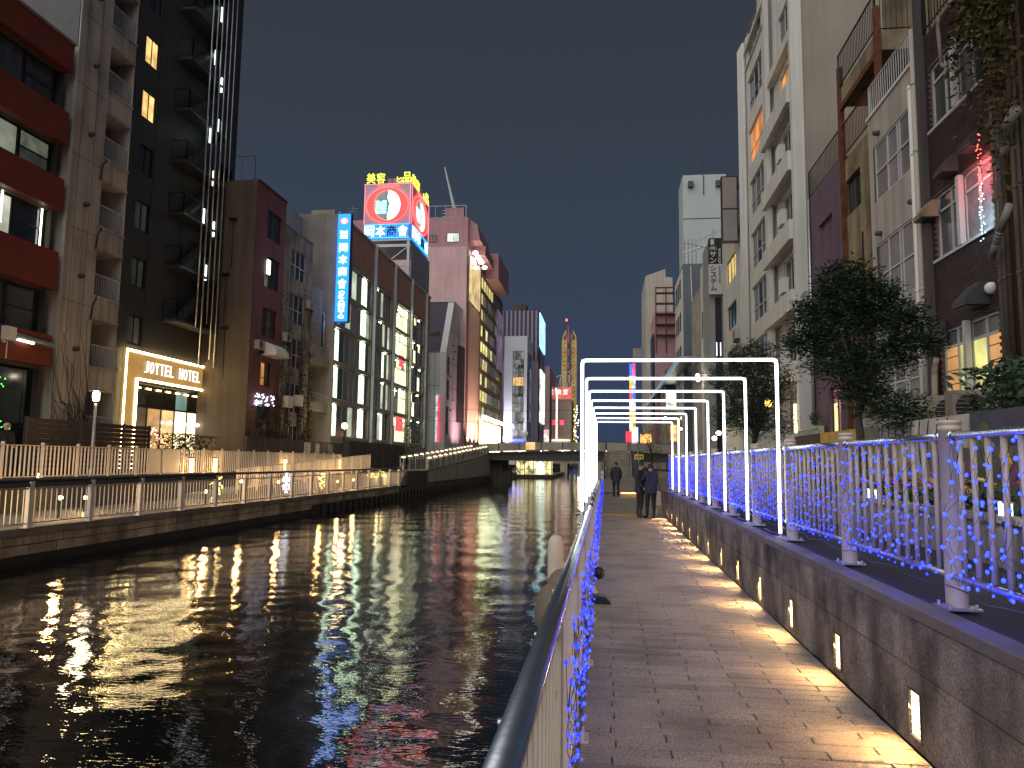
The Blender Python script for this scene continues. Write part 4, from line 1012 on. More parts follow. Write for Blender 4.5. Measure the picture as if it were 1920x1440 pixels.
for (y, z, w, h) in ((73.3, 11.0, 1.7, 1.2), (73.0, 4.5, 2.6, 1.5)):
    m = MB(); m.box(-20.62, -20.58, y-w/2, y+w/2, z, z+h); m.build('red_poster', emis('red_poster', srgb('#ff5a60'), .9, .3, 2), t)
tube_m = emis('added_ceiling_tube', srgb('#f0ffe8'), 38.0)  # tubes added in the bays to give brighter reflections in the water
for bi, (a, b) in enumerate(bays):
    for li, (z0, z1) in enumerate(levels):
        n = (2, 1, 4, 2)[bi]
        for k in range(n):
            u = a+(b-a)*((.08, .81)[k] if bi == 0 else (k+.5+r.uniform(-.25, .25))/n); zz_ = z1-.12-(r.uniform(0, .5) if bi == 2 else 0)
            if bi == 0 and k == 0 and li > 2: continue
            m = MB(); m.box(-20.735, -20.70, u-.32, u+.32, zz_-.035, zz_+.02); m.build('added_ceiling_tube', tube_m, t)
# blade sign on the corner
sb = emis('blue_sign_face', (.012, .20, .95), 2.3); sw = emis('white_sign_letter', (.95, .98, 1), 3.0); sr = emis('red_sign_ring', srgb('#ff4a48'), 1.3)
t = thing('blade_sign', 'tall glowing blue vertical sign with white lettering on the office corner', 'sign', (-19.9, 53.9, 12))
Yf = 53.7
m = MB(); m.box(-20.42, -19.42, Yf, Yf+.45, 12.05, 20.42); m.build('face', sb, t)
m = MB(); m.box(-20.46, -19.38, Yf+.02, Yf+.43, 20.425, 20.5); m.box(-20.46, -19.38, Yf+.02, Yf+.43, 11.97, 12.045); m.box(-19.415, -19.37, Yf-.02, Yf+.43, 12.05, 20.42); m.build('frame', K['dkmetal'], t)
m = MB(); m.lathe((0, 0, 0), ((.30, 0), (.22, 0)), 24)
ring = MB(); ring.v = [(-19.92+v[0]*1.15, Yf-.03, 19.85+v[1]*.85) for v in m.v]; ring.f = m.f; ring.build('emblem_ring', sr, t)
m2 = MB(); m2.lathe((0, 0, 0), ((.205, 0), (.001, 0)), 20); q = MB(); q.v = [(-19.92+v[0]*1.1, Yf-.02, 19.85+v[1]*.95) for v in m2.v]; q.f = m2.f; q.build('emblem_disc', sw, t)
for ch, z, w, h in (('株式', 18.95, .62, .28), ('会社', 18.62, .62, .28), ('岡', 17.75, .66, .66), ('本', 16.82, .68, .68), ('商', 15.9, .68, .68), ('會', 14.95, .68, .72)):
    text_mesh('letters', ch, sw, t, 'y-', Yf, -19.92, z, .8, .02, .01, .018, w, h)
for k, ch in enumerate('OKAMOTO'): text_mesh('letters', ch, sw, t, 'y-', Yf, -19.92, 14.25-.31*k, .4, .02, .01, .012, .46 if ch != 'M' else .5, .27)
# rooftop cube sign
t = thing('rooftop_sign', 'big rooftop neon sign with a red ring emblem and blue lettering', 'sign', (-23, 79, 20.6))
X0, X1, Y0, Y1, ZA, ZB = -25.9, -20.7, 75.6, 83.2, 25.2, 31.2
back = mat('sign_panel_grey', srgb('#b9b0c0'), .6, .08, 1)
m = MB(); m.box(X0, X1, Y0, Y1, ZA, ZB); m.build('sign_box', back, t)
m = MB()
for x in (X0+.2, X1-.2):
    for y in (Y0+.2, Y1-.3): m.box(x-.15, x+.15, y-.15, y+.15, 20.6, ZA)
m.box(X0, X1, Y0+.1, Y0+.3, 24.3, 24.6); m.box(X0, X1, Y0+.1, Y0+.3, 22.2, 22.4); m.box(X0-.05, X1+.05, Y0, Y1, 24.95, 25.19)
m.tube((X0+.3, Y0+.2, 20.8), (X1-.3, Y0+.2, 24.3), .06, 5); m.tube((X1-.3, Y0+.2, 20.8), (X0+.3, Y0+.2, 24.3), .06, 5)
m.build('steel_frame', K['galv'], t)
m = MB(); m.box(X1-.06, X1+.02, Y0+.6, 84.4, 20.6, 24.94); m.build('side_sheet', C_['greymetal'], t)
neon_r = emis('red_neon', srgb('#ff3a34'), 6.0); neon_t = emis('mint_neon', srgb('#a8f5e4'), 3.0); ngray = emis('sign_face_grey_glow', srgb('#8fa39c'), .6, .15, 2); neon_y = emis('yellow_neon', srgb('#f4ff4a'), 1.5)  # grey left face emits faintly, imitating light from the neon tubes
nb = emis('blue_neon_panel', (.01, .16, .75), .9); nw = emis('white_neon_letter', srgb('#e6ffff'), 2.2); dkb = mat('dark_blue_letter', (.005, .01, .08), .4, .1, 2)
def emblem(plane, c, uc, vc, w, h, parent):
    P = PF(plane, c); N_ = 40
    def ell(a, b, d): return [P(uc+a*math.cos(2*math.pi*i/N_), vc+b*math.sin(2*math.pi*i/N_), d) for i in range(N_)]
    m = MB(); o = ell(w, h, .05); inn = ell(w*.62, h*.86, .05); o2 = ell(w, h, .0)
    k = 0; m.v += o+inn+o2
    for i in range(N_):
        j = (i+1) % N_; m.f.append((i, j, N_+j, N_+i)); m.f.append((i, j, 2*N_+j, 2*N_+i))
    m.build('ring', emis('red_ring_face', srgb('#ff2a2a'), 3.0), parent)
    for q, mm in ((1.0, neon_r), (.64, neon_r)):
        m = MB(); hh = h if q == 1 else h*.87; pts = [P(uc+w*q*math.cos(2*math.pi*i/N_), vc+hh*math.sin(2*math.pi*i/N_), .12) for i in range(N_+1)]; m.path(pts, .055, 5); m.build('ring_tube', mm, parent)
    m = MB()
    for k in range(5):
        a = -.9+.45*k; m.path([P(uc+a*.6*w*.5, vc+h*1.0, .14), P(uc+a*w*.5, vc+h*1.12, .14), P(uc+(a+.18)*w*.5, vc+h*1.04, .14)], .05, 5)
    m.build('crest_tubes', neon_r, parent)
    ww, hh = w*.61, h*.85
    prof = [(.0, 1.0), (.03, .75), (-.04, .55), (.0, .4), (.10, .22), (.16, .02), (.05, -.05), (.10, -.16), (.02, -.24), (.09, -.34), (.0, -.48), (-.03, -.7), (.0, -1.0)]
    wav = [(uc+a*ww, vc+b*hh) for a, b in prof]
    arcR = [(uc+ww*math.sin(t_), vc-hh*math.cos(t_)) for t_ in [math.pi*i/16 for i in range(1, 16)]]
    arcL = [(uc-ww*math.sin(t_), vc+hh*math.cos(t_)) for t_ in [math.pi*i/16 for i in range(1, 16)]]
    import mathutils
    for nm_, poly, mm in (('face_right', wav+arcR, neon_t), ('face_left', list(reversed(wav))+list(reversed(arcL)), ngray)):
        vv = [P(p[0], p[1], .06) for p in poly]; tri = mathutils.geometry.tessellate_polygon([[Vector((p[0], p[1], 0)) for p in poly]])
        m = MB(); m.v = vv; m.f = [tuple(x) for x in tri]; m.build(nm_, mm, parent)
    m = MB()
    for k in range(9):
        v = vc+hh*(.28-.10*k); m.tube(P(uc-ww*.92, v, .1), P(uc-ww*.06, v, .1), .03, 4)
    m.build('stripe_tubes', neon_t, parent)
    m = MB(); m.path([P(a, b, .12) for a, b in wav], .045, 4); m.ball(P(uc-ww*.5, vc+hh*.32, .12), .11, 6, 4); m.build('profile_tube', mat('dark_green_tube', (.01, .06, .04), .4, .1, 2), parent)
    m = MB(); m.ball(P(uc+ww*.42, vc+hh*.32, .12), .12, 6, 4); m.build('eye_dot', neon_r, parent)
def sign_side(plane, c, u0, u1, parent):
    w = u1-u0; uc = (u0+u1)/2; P = PF(plane, c)
    emblem(plane, c, uc, ZA+3.65, w*.445, 1.95, parent)
    m = MB(); fbox(m, plane, c, u0+.1, u1-.1, ZA+.05, ZA+1.5, .02, .1); m.build('letter_panel', nb, parent)
    m = MB()
    for k in range(36): fbox(m, plane, c, u0+.15+(w-.3)*k/36, u0+.18+(w-.3)*k/36, ZA+.08, ZA+1.45, .1, .13)
    m.tube(P(u0+.1, ZA+.04, .15), P(u1-.1, ZA+.04, .15), .06, 5); m.tube(P(u0+.1, ZA+1.5, .15), P(u1-.1, ZA+1.5, .15), .04, 5)
    m.build('blue_tubes', emis('blue_neon', (.03, .35, 1), 2.2), parent)
    for k, (ch, mm) in enumerate((('岡', nw), ('本', nw), ('商', dkb), ('會', nw))):
        text_mesh('sign_letter', ch, mm, parent, plane, c, u0+w*(.14+.235*k), ZA+.77, 1.2, .18, .03, .006, w*.2, 1.2)
    m = MB()
    for uu in (u0+.08, u1-.08): m.tube(P(uu, ZA+1.6, .1), P(uu, ZB-.1, .1), .04, 5)
    m.tube(P(u0, ZB, .1), P(u1, ZB, .1), .04, 5); m.build('edge_tubes', emis('pink_neon', srgb('#ff8a9a'), 1.4), parent)
    for ch, f in (('美', .13), ('容', .34), ('品', .9)):
        text_mesh('top_letter', ch, neon_y, parent, plane, c, u0+w*f, ZB+.72, 1.2, .0, .06, .004, w*.185, 1.15)
    text_mesh('top_letter', '匕', neon_y, parent, plane, c, u0+w*.74, ZB+.5, 1.0, .0, .06, .01, w*.11, .6)
sign_side('y-', Y0, X0, X1, t); sign_side('x+', X1, Y0, Y1, t)
m = MB(); m.box(X0, X1, Y0+.2, Y0+.3, ZB, ZB+.12); m.box(X1-.3, X1-.2, Y0, Y1, ZB, ZB+.12)
for k in range(8): m.box(X0+.3+k*.66, X0+.36+k*.66, Y0+.2, Y0+.3, ZB, ZB+1.4)
m.build('letter_rack', K['dkmetal'], t)
m = MB(); m.box(-24.4, -21.2, 79, 82, ZB, ZB+2.0); m.build('rear_plinth', C_['pink2'], t)
# ================================================================== BRIDGE, STAIRS, FAR LEFT BUILDINGS
def deck_z(x): return 2.9-.0022*(x+2)**2
t = thing('road_bridge', 'low dark girder bridge with a grey panelled parapet across the canal', 'bridge', (-3, 88, 2))
mb = MB(); NS = 24
for i in range(NS):
    a = -15+27*i/NS; b = -15+27*(i+1)/NS
    mb.prism([(a, 1.75+.0*a), (b, 1.75), (b, deck_z(b)-.15), (a, deck_z(a)-.15)], 'y', 85.2, 93)
mb.build('girder', K['dkmetal'], t)
mb = MB()
for i in range(NS):
    a = -15+27*i/NS; b = -15+27*(i+1)/NS
    mb.prism([(a, deck_z(a)-.148), (b, deck_z(b)-.148), (b, deck_z(b)+.02), (a, deck_z(a)+.02)], 'y', 84.9, 93.3)
mb.build('deck_edge', K['concdark'], t)
for i in range(11):
    a = -14.6+2.45*i; b = a+2.35; za, zb = deck_z(a), deck_z(b)
    m = MB(); m.prism([(a, za+.12), (b, zb+.12), (b, zb+1.02), (a, za+1.02)], 'y', 85.0, 85.08); m.build('parapet_panel', C_['pale'], t)
    m = MB(); m.box(b+.0, b+.1, 84.95, 85.12, zb-.05, zb+1.12); m.build('parapet_post', K['dkmetal'], t)
    m = MB(); m.ball((b+.05, 84.9, zb+.02), .07, 6, 4); m.build('parapet_lamp', emis('parapet_lamp', (1, .95, .85), 4.0), t)
m = MB()
for i in range(NS):
    a = -15+27*i/NS; b = -15+27*(i+1)/NS; m.prism([(a, deck_z(a)+1.05), (b, deck_z(b)+1.05), (b, deck_z(b)+1.12), (a, deck_z(a)+1.12)], 'y', 84.97, 85.1)
m.build('top_rail', K['dkmetal'], t)
m = MB(); m.box(-9.05, -8.0, 84.92, 84.99, 3.0, 3.85); m.build('lit_panel', emis('lit_parapet', srgb('#ffca86'), .9, .3, 2), t)
m = MB(); m.box(-14.4, -11.9, 86.5, 92, -2, 1.75); m.box(-12.6, -10.9, 86.6, 87.6, -2, .6); m.build('abutment', K['concdark'], t)
m = MB(); m.box(-.3, .7, 85.4, 92.6, -2, 1.75); m.build('pier', K['concdark'], t)
# stair ramp on the left up to the bridge
t = thing('bridge_stair', 'long stair ramp with a lit handrail climbing to the bridge on the left bank', 'stairs', (-14.4, 66, 0))
sl = lambda y: .82+(y-55.4)*(1.6/31.3)
mb = MB(); mb.prism([(55.4, -.05), (86.4, -.05), (86.4, sl(86.4)), (55.4, sl(55.4))], 'x', -15.6, -13.32); mb.build('flank_wall', C_['pale'], t)
mb = MB(); mb.box(-15.6, -13.3, 49.6, 55.38, -.1, .9); mb.build('landing_block', K['concdark'], t)
mb = MB(); mb.box(-13.6, -13.28, 55.38, 88, -2.2, -.06); mb.box(-17.2, -13.28, 47.5, 55.4, -2.2, -.12); mb.build('footing', K['concdark'], t)
for k in range(5): m = MB(); m.box(-15.6, -13.4, 47.9+.34*k, 49.6, -.1+.18*k, .08+.18*k); m.build('step', K['conc'], t)
m = MB(); m.box(0, .06, 0, .06, 0, 1.05); rpost = m.mesh('rail_post', K['galv'])
for k in range(34):
    y = 55.6+.9*k
    for x in (-13.5, -15.55): put('rail_post', rpost, t, loc=(x, y, sl(y)))
for x in (-13.47, -15.52):
    m = MB(); m.tube((x, 55.4, sl(55.4)+1.1), (x, 87, sl(87)+1.12), .05, 8); m.tube((x, 55.4, sl(55.4)+.3), (x, 87, sl(87)+.3), .02, 6); m.build('handrail', K['galv'], t, True)
    for k in range(16):
        y = 56+1.95*k; m = MB(); m.box(x-.03, x+.08, y, y+.8, sl(y)+.98, sl(y)+1.05); m.build('rail_lamp', emis('rail_lamp', srgb('#ffd9a0'), 4.5), t)
for k in range(14):
    y = 56.3+2.15*k; m = MB(); m.prism([(y, sl(y)+.12), (y+1.9, sl(y+1.9)+.12), (y+1.9, sl(y+1.9)+.82), (y, sl(y)+.82)], 'x', -13.49, -13.46); m.build('infill_panel', K['conc'], t)
m = MB()
for k in range(46):
    y = 55.6+.66*k; m.ball((-13.38, y, sl(y)+.02), .12, 6, 4)
m.build('balusters', K['dkmetal'], t, kind='stuff')
railing(t, [(-13.4, 47.6, .05), (-13.4, 49.6, .9), (-13.4, 55.4, .9)], .98, K['galv'], .9, .035, .02, 'lower_railing')
for k, y in enumerate((50.4, 52.0, 53.6)):
    m = MB(); m.box(-13.42, -13.38, y, y+1.4, 1.02, 1.75); m.build('infill_panel', C_['pale'], t)
# stairs at the end of the walkway
t = thing('stair_flight', 'straight concrete stair rising from the walkway to the bridge', 'stairs', (1.3, 83, .2))
m = MB()
for k in range(16):
    m.box(.0, 2.55, 79.8+.33*k, 85.2, .2+.17*k, .2+.17*(k+1)-.012)
m.build('steps', K['conc'], t)
m = MB()
for k in range(16): m.box(-.004, 2.554, 79.78+.33*k, 79.86+.33*k, .2+.17*(k+1)-.011, .2+.17*(k+1)+.006)
m.build('nosings', K['beige'], t)
for x in (-.05, 2.65, 3.5):
    m = MB(); m.tube((x, 79.6, 1.25), (x, 85, 4.0), .045, 8); m.tube((x, 79.6, .75), (x, 85, 3.5), .03, 6)
    for k in range(9): m.box(x-.03, x+.03, 79.7+.65*k, 79.76+.65*k, .2+.33*k, 1.25+.33*k)
    m.build('stair_rail', K['galv'], t)
m = MB(); m.prism([(79.5, .2), (85.2, .2), (85.2, 3.0), (79.5, .4)], 'x', 2.75, 3.4); m.build('side_wall', K['concdark'], t)
t = thing('stair_wall', 'dark side wall with posts to the left of the stair', 'wall', (-.3, 82, 0))
m = MB(); m.box(-.35, -.1, 70, 85, -.2, 1.1); m.build('wall_face', K['concdark'], t)
railing(t, [(-.22, 40, .2), (-.22, 70, .2), (-.22, 84.8, 1.2)], 1.0, K['galv'], .9, .035, .02, 'railing')
t = thing('warning_sign', 'small yellow sign beside the foot of the stair', 'sign', (3.2, 74, .2))
m = MB(); m.box(2.75, 3.65, 73.98, 74.02, 2.0, 2.5); m.build('plate', emis('yellow_plate', srgb('#d8b030'), .35), t)
m = MB(); m.box(2.8, 2.86, 74.03, 74.08, .2, 2.5); m.box(3.54, 3.6, 74.03, 74.08, .2, 2.5); m.build('legs', K['dkmetal'], t)
m = MB()
for k in range(3): m.box(2.9+.24*k, 3.02+.24*k, 73.97, 73.979, 2.12, 2.36)
m.build('lettering', K['black'], t)

# ---- small white building with a slanted dark roof
t = thing('corner_building', 'small white panelled building with a slanted dark roof beside the pink tower', 'building', (-20.5, 97, .95))
m = MB(); m.prism([(91.6, .95), (102.4, .95), (102.4, 22.6), (95.9, 22.6), (91.6, 15.3)], 'x', -20.8, -20); m.build('facade_wall', mat('pale_panel', srgb('#c6c4c4'), .6, .06, .6), t)
m = MB(); m.box(-30, -20.81, 91.6, 102.4, .95, 15.28); m.build('front_wall', mat('white_panel', srgb('#b7bdb6'), .6, .06, .6), t)
m = MB(); m.prism([(91.62, 15.29), (102.4, 15.29), (102.4, 22.58), (95.9, 22.58)], 'x', -30, -20.81); m.build('slanted_roof', mat('dark_roof', srgb('#3a3346'), .6, .1, .6), t)
m = MB(); m.box(-30, -19.95, 95.8, 102.5, 22.61, 22.75); m.build('roof_edge', K['alu'], t)
m = MB(); m.prism([(92.9, 16.8), (94.7, 16.8), (94.7, 19.2), (92.9, 18.0)], 'x', -22.4, -21.4); m.build('dormer', K['concdark'], t)
m = MB()
for z in (7.0, 11, 15.2): fbox(m, 'y-', 91.6, -22.4, -20.82, z, z+.05, .001, .01)
for u in (-22.1, -21.4): fbox(m, 'y-', 91.6, u, u+.04, .95, 15.2, .001, .01)
for z in (11.0, 14.2, 18.5): fbox(m, 'x+', -20, 91.8 if z < 15 else 94, 102.3, z, z+.06, .001, .012)
for u in (95.9, 99.2): fbox(m, 'x+', -20, u, u+.06, 10 if u < 97 else 14, 22, .001, .012)
m.build('panel_joints', K['dkmetal'], t)
m = MB()
for (u, a, b) in ((92.5, 12.5, 14.8), (92.5, 9.3, 11.9), (92.4, 5.0, 8.4)): fbox(m, 'x+', -20, u, u+.75, a, b, .003, .1)
m.build('slot_windows', K['glass'], t)
m = MB(); fbox(m, 'x+', -20, 98.7, 101.6, 6.8, 17.2, .003, .5); m.build('louvre_block', K['concdark'], t)
m = MB(); m.box(-21.1, -20.85, 91.1, 91.595, 3.9, 9.8); m.build('blade_sign', emis('pale_blade', srgb('#d8e0e0'), .7, .6, 1.5), t)
m = MB(); m.box(-20.84, -20.7, 91.15, 91.55, 3.9, 9.6); m.build('red_blade', emis('red_blade', srgb('#ff4060'), 1.0, .5, 1.0), t)
m = MB()
for k in range(9): m.ball((-19.9, 92.6+r.random()*9, 8+r.random()*9), .12, 6, 4)
m.build('wall_vents', K['black'], t)
for (y, z, pw) in ((97, 5.2, 420), (99.5, 5.0, 300)):
    tt = thing('facade_uplight', 'pink floodlight washing the slanted pink facade, ' + ('nearer of two' if y < 98 else 'farther of two'), 'floodlight', (-17.6, y, 3.0))
    m = MB(); m.box(-17.7, -17.4, y-.15, y+.15, 3.0, 3.3); m.build('housing', K['black'], tt)
    area('wash', (-17.55, y, 3.35), (-.5, 0, 1), pw*.35, (1, .50, .54), .3, .3, 110, tt)
# ---- pink commercial tower
t = thing('commercial_tower', 'tall pink commercial tower with a brown glazed canal front', 'building', (-20, 120, .95))
m = MB(); m.box(-40, -20.35, 104.1, 142, .95, 32.6); m.box(-20.34, -20.0, 104.1, 116.6, .95, 32.6); m.build('wall', C_['pink'], t)
m = MB(); m.box(-40, -20.6, 107.8, 130, 32.61, 38.2); m.build('upper_block', C_['pink2'], t)
m = MB(); m.box(-38, -35.5, 107.7, 107.79, 34.8, 36.2); m.build('upper_glass', K['glass'], t)
window(t, 'y-', 107.8, -23.8, -21.9, 34.4, 35.8, 2, (), [K['lit_cool']], K['dkalu'], d=.04)
window(t, 'y-', 107.8, -26.6, -25.4, 34.4, 35.6, 2, (), [K['glass2']], K['dkalu'], d=.04)
railing(t, [(-32, 107.9, 38.2), (-21, 107.9, 38.2)], 1.9, K['alu'], 1.4, .05, .03, 'roof_railing')
m = MB(); m.box(-24.2, -21.4, 108.3, 110.5, 38.21, 39.9); m.build('roof_hut', C_['pink2'], t)
m = MB(); m.tube((-23.0, 109, 39.9), (-24.6, 108.6, 46.5), .28, 6, .1); m.build('jib', K['alu'], t)
m = MB(); m.box(-20.6, -18.6, 112, 120.5, 33.4, 34.9); m.prism([(-20.6, 34.9), (-18.9, 34.9), (-19.3, 37.2), (-20.6, 38.2)], 'y', 108.5, 119.5); m.build('upper_balcony', C_['pink2'], t)
m = MB(); m.box(-20.6, -17.9, 121.5, 134.8, 32.0, 36.4); m.build('projecting_box', C_['pink2'], t)
m = MB(); m.box(-20.0, -19.95, 105.0, 106.0, 1.5, 32.2); m.box(-20.0, -19.93, 115.9, 116.5, 1.5, 32.2); m.build('corner_strip', mat('brown_strip', srgb('#6a4a3a'), .6, .1, 1), t)
m = MB(); m.box(-20.0, -19.85, 106.3, 115.2, 25.2, 31.9); m.build('billboard', emis('ochre_billboard', srgb('#e9c98c'), .75, .55, .5), t)
for k, y in enumerate((106.6, 108.9, 110.6, 112.0, 115.0)):
    m = MB(); m.ball((-19.2, y, 32.3), .42, 8, 6, .7); m.build('floodlight', emis('flood_head', (1, .97, .85), 8), t, True)
area('billboard_wash', (-18.9, 111, 32.4), (-.35, 0, -1), 600, (1, .85, .6), 6, .4, 120, t)
m = MB(); m.box(-20.0, -19.9, 106.3, 115.3, 5, 24.6); m.build('blank_panel', mat('tan_panel', srgb('#a58a78'), .6, .1, .4), t)
bg = mat('brown_mullion', srgb('#8a6650'), .5, .1, 1)
for li in range(9):
    z0 = 8.2+2.65*li; 
    def pick(i, j, li=li):
        if li == 8: return K['glass2'] if i > 4 else K['lit_yellow']
        return K['lit_yellow'] if r.random() < (.5 if i < 3 else .07) else (K['lit_dim'] if r.random() < .6 else K['glass2'])
    window(t, 'x+', -20.0, 117.0, 141.6, z0+.02, z0+2.63, 9, (), None, bg, d=-.16, fw=.28, mw=.45, pick=pick)
m = MB(); m.box(-20.34, -20, 116.6, 142, 31.9, 32.6); m.box(-20.34, -19.9, 141.62, 142, .95, 31.9); m.box(-20.34, -19.95, 116.6, 116.99, .95, 31.9); m.build('front_frame', bg, t)
m = MB(); m.box(-19.99, -19.8, 134.5, 141.2, 18.5, 29.5); m.build('poster_wall', emis('dim_poster', srgb('#a48aa8'), .22, .7, .6), t)
for k in range(12):
    m = MB(); m.box(-20.2, -19.95, 117.2+2.04*k, 118.6+2.04*k, 2.6, 8.0); m.build('shop_window', emis('shop_light', srgb('#f0ecb0'), 4.5, .4, .9), t)
m = MB()
for k in range(13): m.ball((-19.3, 117+2.0*k, 8.6), .28, 6, 4)
m.build('canopy_lamps', emis('canopy_lamp', srgb('#f4ffd0'), 16), t)
for y, pw, cc in ((107.5, 650, (1, .62, .58)), (111, 600, (1, .66, .55)), (114.5, 500, (1, .66, .5))):
    area('wall_wash', (-18.2, y, 3.6), (-.28, 0, 1), pw, cc, .5, .5, 100, t)
GP = emis('grey_lit_pane', srgb('#b4c4bc'), .34, .6, 1.4, .5)
# ---- grey block with window strip and striped tower behind
t = thing('window_strip_building', 'pale grey block with a single column of lettered windows', 'building', (-18, 156, .95))
m = MB(); wall_holes(m, 'y-', 151, -20.75, -16, .95, 27.3, [(-19.0, -16.65, 6.2, 24.2)], .2); shell(m, 'y-', 151, -20.75, -16, .95, 27.3, 12.3); m.build('wall', mat('cool_grey', srgb('#c8d0d6'), .7, .06, .4), t)
def pick(i, j):
    return [GP, GP, K['lit_dim'], K['glassgrey'], GP][(i+j*3) % 5] if j not in (6,) else K['lit_warm']
window(t, 'y-', 151, -19.0, -16.65, 6.2, 24.2, 4, [k/10 for k in range(1, 10)], None, K['dkalu'], d=-.1, fw=.06, mw=.06, pick=pick)
for z in (9.5, 15.0, 21.0): text_mesh('window_letters', 'GM', K['black'], t, 'y-', 150.85, -17.8, z, 1.0, .03, .01, .01, 1.9, .8)
m = MB(); m.box(-16.0, -15.8, 151.3, 158, 5, 24); m.build('side_glass', K['glass'], t)
m = MB(); m.box(-19.1, -16.6, 150.5, 150.98, 4.7, 6.1); m.build('blue_shop_sign', emis('shop_blue', (.06, .08, 1.0), 3.5), t)
m = MB(); m.box(-20.6, -16.1, 150.4, 151, 2.5, 4.4); m.build('shop_front', emis('shop_front', srgb('#ffe6c0'), 2.2, .6, .9), t)
area('purple_wash', (-19.8, 149.2, 4.6), (0, .3, 1), 900, (.95, .8, 1), .5, .5, 100, t)
t = thing('striped_tower', 'dark purple striped tower with a glowing blue sign on its corner', 'building', (-18, 172, .95))
m = MB(); m.box(-23.0, -15.0, 165, 182, .95, 35.5); m.build('wall', mat('mauve_cladding', srgb('#8d84a0'), .6, .1, .3), t)
m = MB()
for k in range(9): fbox(m, 'y-', 165, -22.9+.95*k, -22.45+.95*k, 24, 35.5, .002, .12)
fbox(m, 'x+', -15, 165.4, 168.5, .95, 30, .002, .1)
m.build('stripes', mat('dark_stripe', srgb('#37333e'), .6, .1, .3), t)
m = MB(); m.box(-14.98, -14.7, 166, 180, 27.5, 35.2); m.build('blue_sign', emis('cyan_sign', srgb('#9ad8ff'), 1.7, .5, .35), t)
m = MB(); m.box(-15.0, -14.6, 168, 179, 10.5, 22.5); m.build('billboard', emis('bright_billboard', srgb('#d8f0d0'), 1.5, .6, .4), t)
m = MB(); m.box(-21, -18, 166, 170, 35.5, 37.2); m.box(-17.0, -15.4, 168, 172, 35.5, 36.4); m.build('roof_plant', K['concdark'], t)
t = thing('white_tower', 'white building with a bright edge farther along the left bank', 'building', (-14.5, 190, .95))
m = MB(); m.box(-20, -14.0, 186, 214, .95, 25.5); m.build('wall', C_['pink'], t)
m = MB(); m.box(-14.0, -13.7, 190, 206, 6, 21); m.build('dark_screen', K['glass'], t)
m = MB(); m.box(-14.0, -13.6, 206.5, 212, 5, 22); m.build('lit_edge', emis('lit_edge', srgb('#ffe0d0'), 1.6, .5, .3), t)
m = MB(); m.box(-18.5, -14.1, 185.5, 185.98, 2.6, 9.5); m.build('shop_front', emis('shop_front2', srgb('#ffd8d0'), 1.4, .8, .6), t)
t = thing('red_sign_building', 'pale low building under a red illuminated roof sign', 'building', (-12, 220, .95))
m = MB(); m.box(-15.2, -9.8, 216, 230, .95, 19.6); m.build('wall', C_['pale'], t)
m = MB(); m.box(-15.0, -9.9, 215.3, 216, 19.7, 23.2); m.build('roof_sign', emis('red_roof_sign', srgb('#e8685a'), .8, .35, .4), t)
plm = emis('pale_letter', (1, .95, .9), 1.6)
for ch, u in (('食', -13.4), ('堂', -11.6)): text_mesh('sign_letter', ch, plm, t, 'y-', 215.3, u, 21.8, 1.6, .05, .02, .01, 1.3, 1.5)
m = MB(); m.box(-14.8, -10.2, 215.6, 215.98, 3, 8); m.build('shop_front', emis('shop_front3', srgb('#ffe8c8'), 1.5, .8, .5), t)
m = MB(); m.box(-13.2, -12.0, 215.7, 215.98, 12.2, 13.6); m.build('small_red_sign', emis('small_red', srgb('#ff5060'), 1.2), t)
# ---- oval ferris wheel on its building
t = thing('ferris_wheel', 'tall narrow oval ferris wheel lit yellow above the far rooftops', 'ferris wheel', (-11.2, 235, 10))
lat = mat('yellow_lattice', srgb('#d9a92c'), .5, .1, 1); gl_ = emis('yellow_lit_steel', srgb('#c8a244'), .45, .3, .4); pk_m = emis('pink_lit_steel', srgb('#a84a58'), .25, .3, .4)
yc, xa, xb = 235.0, -13.7, -9.4
def rail_(x, rr):
    pts = []
    for k in range(13):
        z = 4+36.0*k/12; pts.append(Vector((x, yc, z)))
    return pts
m = MB()
for x in (xa, xb):
    for y in (yc, yc+2.2): m.path([(x, y, 3)]+[(x, y, 38.5), (x*.9+(xa+xb)*.05, y, 41.5), ((x+(xa+xb)/2)/2, y, 43.2)], .2, 5)
for k in range(26):
    z = 4+1.4*k
    for x0, x1 in ((xa, xa+1.35), (xb-1.35, xb)):
        m.tube((x0, yc, z), (x1, yc, z+1.4), .2, 4); m.tube((x1, yc, z), (x0, yc, z+1.4), .2, 4); m.box(x0+.3, x1-.3, yc+1.0, yc+1.1, z+.2, z+1.3)
for x in (xa+1.35, xb-1.35): m.tube((x, yc, 3), (x, yc, 42), .15, 5)
m.build('lattice_frame', gl_, t)
for k in range(9):
    m = MB(); m.lathe(((xa+xb)/2, yc-.6, 6+4.1*k), ((.001, 0), (.8, .3), (.85, 1.7), (.5, 2.3), (.001, 2.4)), 8); m.build('gondola', pk_m, t)
m = MB(); m.tube(((xa+xb)/2, yc, 41), ((xa+xb)/2-.4, yc, 45), .5, 6, .2); m.build('top_cap', pk_m, t)
m = MB(); m.ball(((xa+xb)/2-.9, yc, 46.6), .35, 8, 6); m.build('aircraft_lamp', emis('red_beacon', (1, .05, .05), 8), t)
m = MB(); m.tube(((xa+xb)/2-.9, yc, 43), ((xa+xb)/2-.9, yc, 46.3), .06, 4); m.build('lamp_pole', K['dkmetal'], t)
m = MB()
for k in range(60): m.ball((-9.2+r.uniform(-.8, .9), yc-3, 3+r.random()*16), .16, 5, 4)
m.build('bulbs', emis('festoon_bulb', srgb('#ffe9a8'), 5.0, sample=False), t, kind='stuff')
t = thing('roof_frame', 'white steel roof frame beside the ferris wheel', 'roof structure', (-14.5, 225, 24))
m = MB()
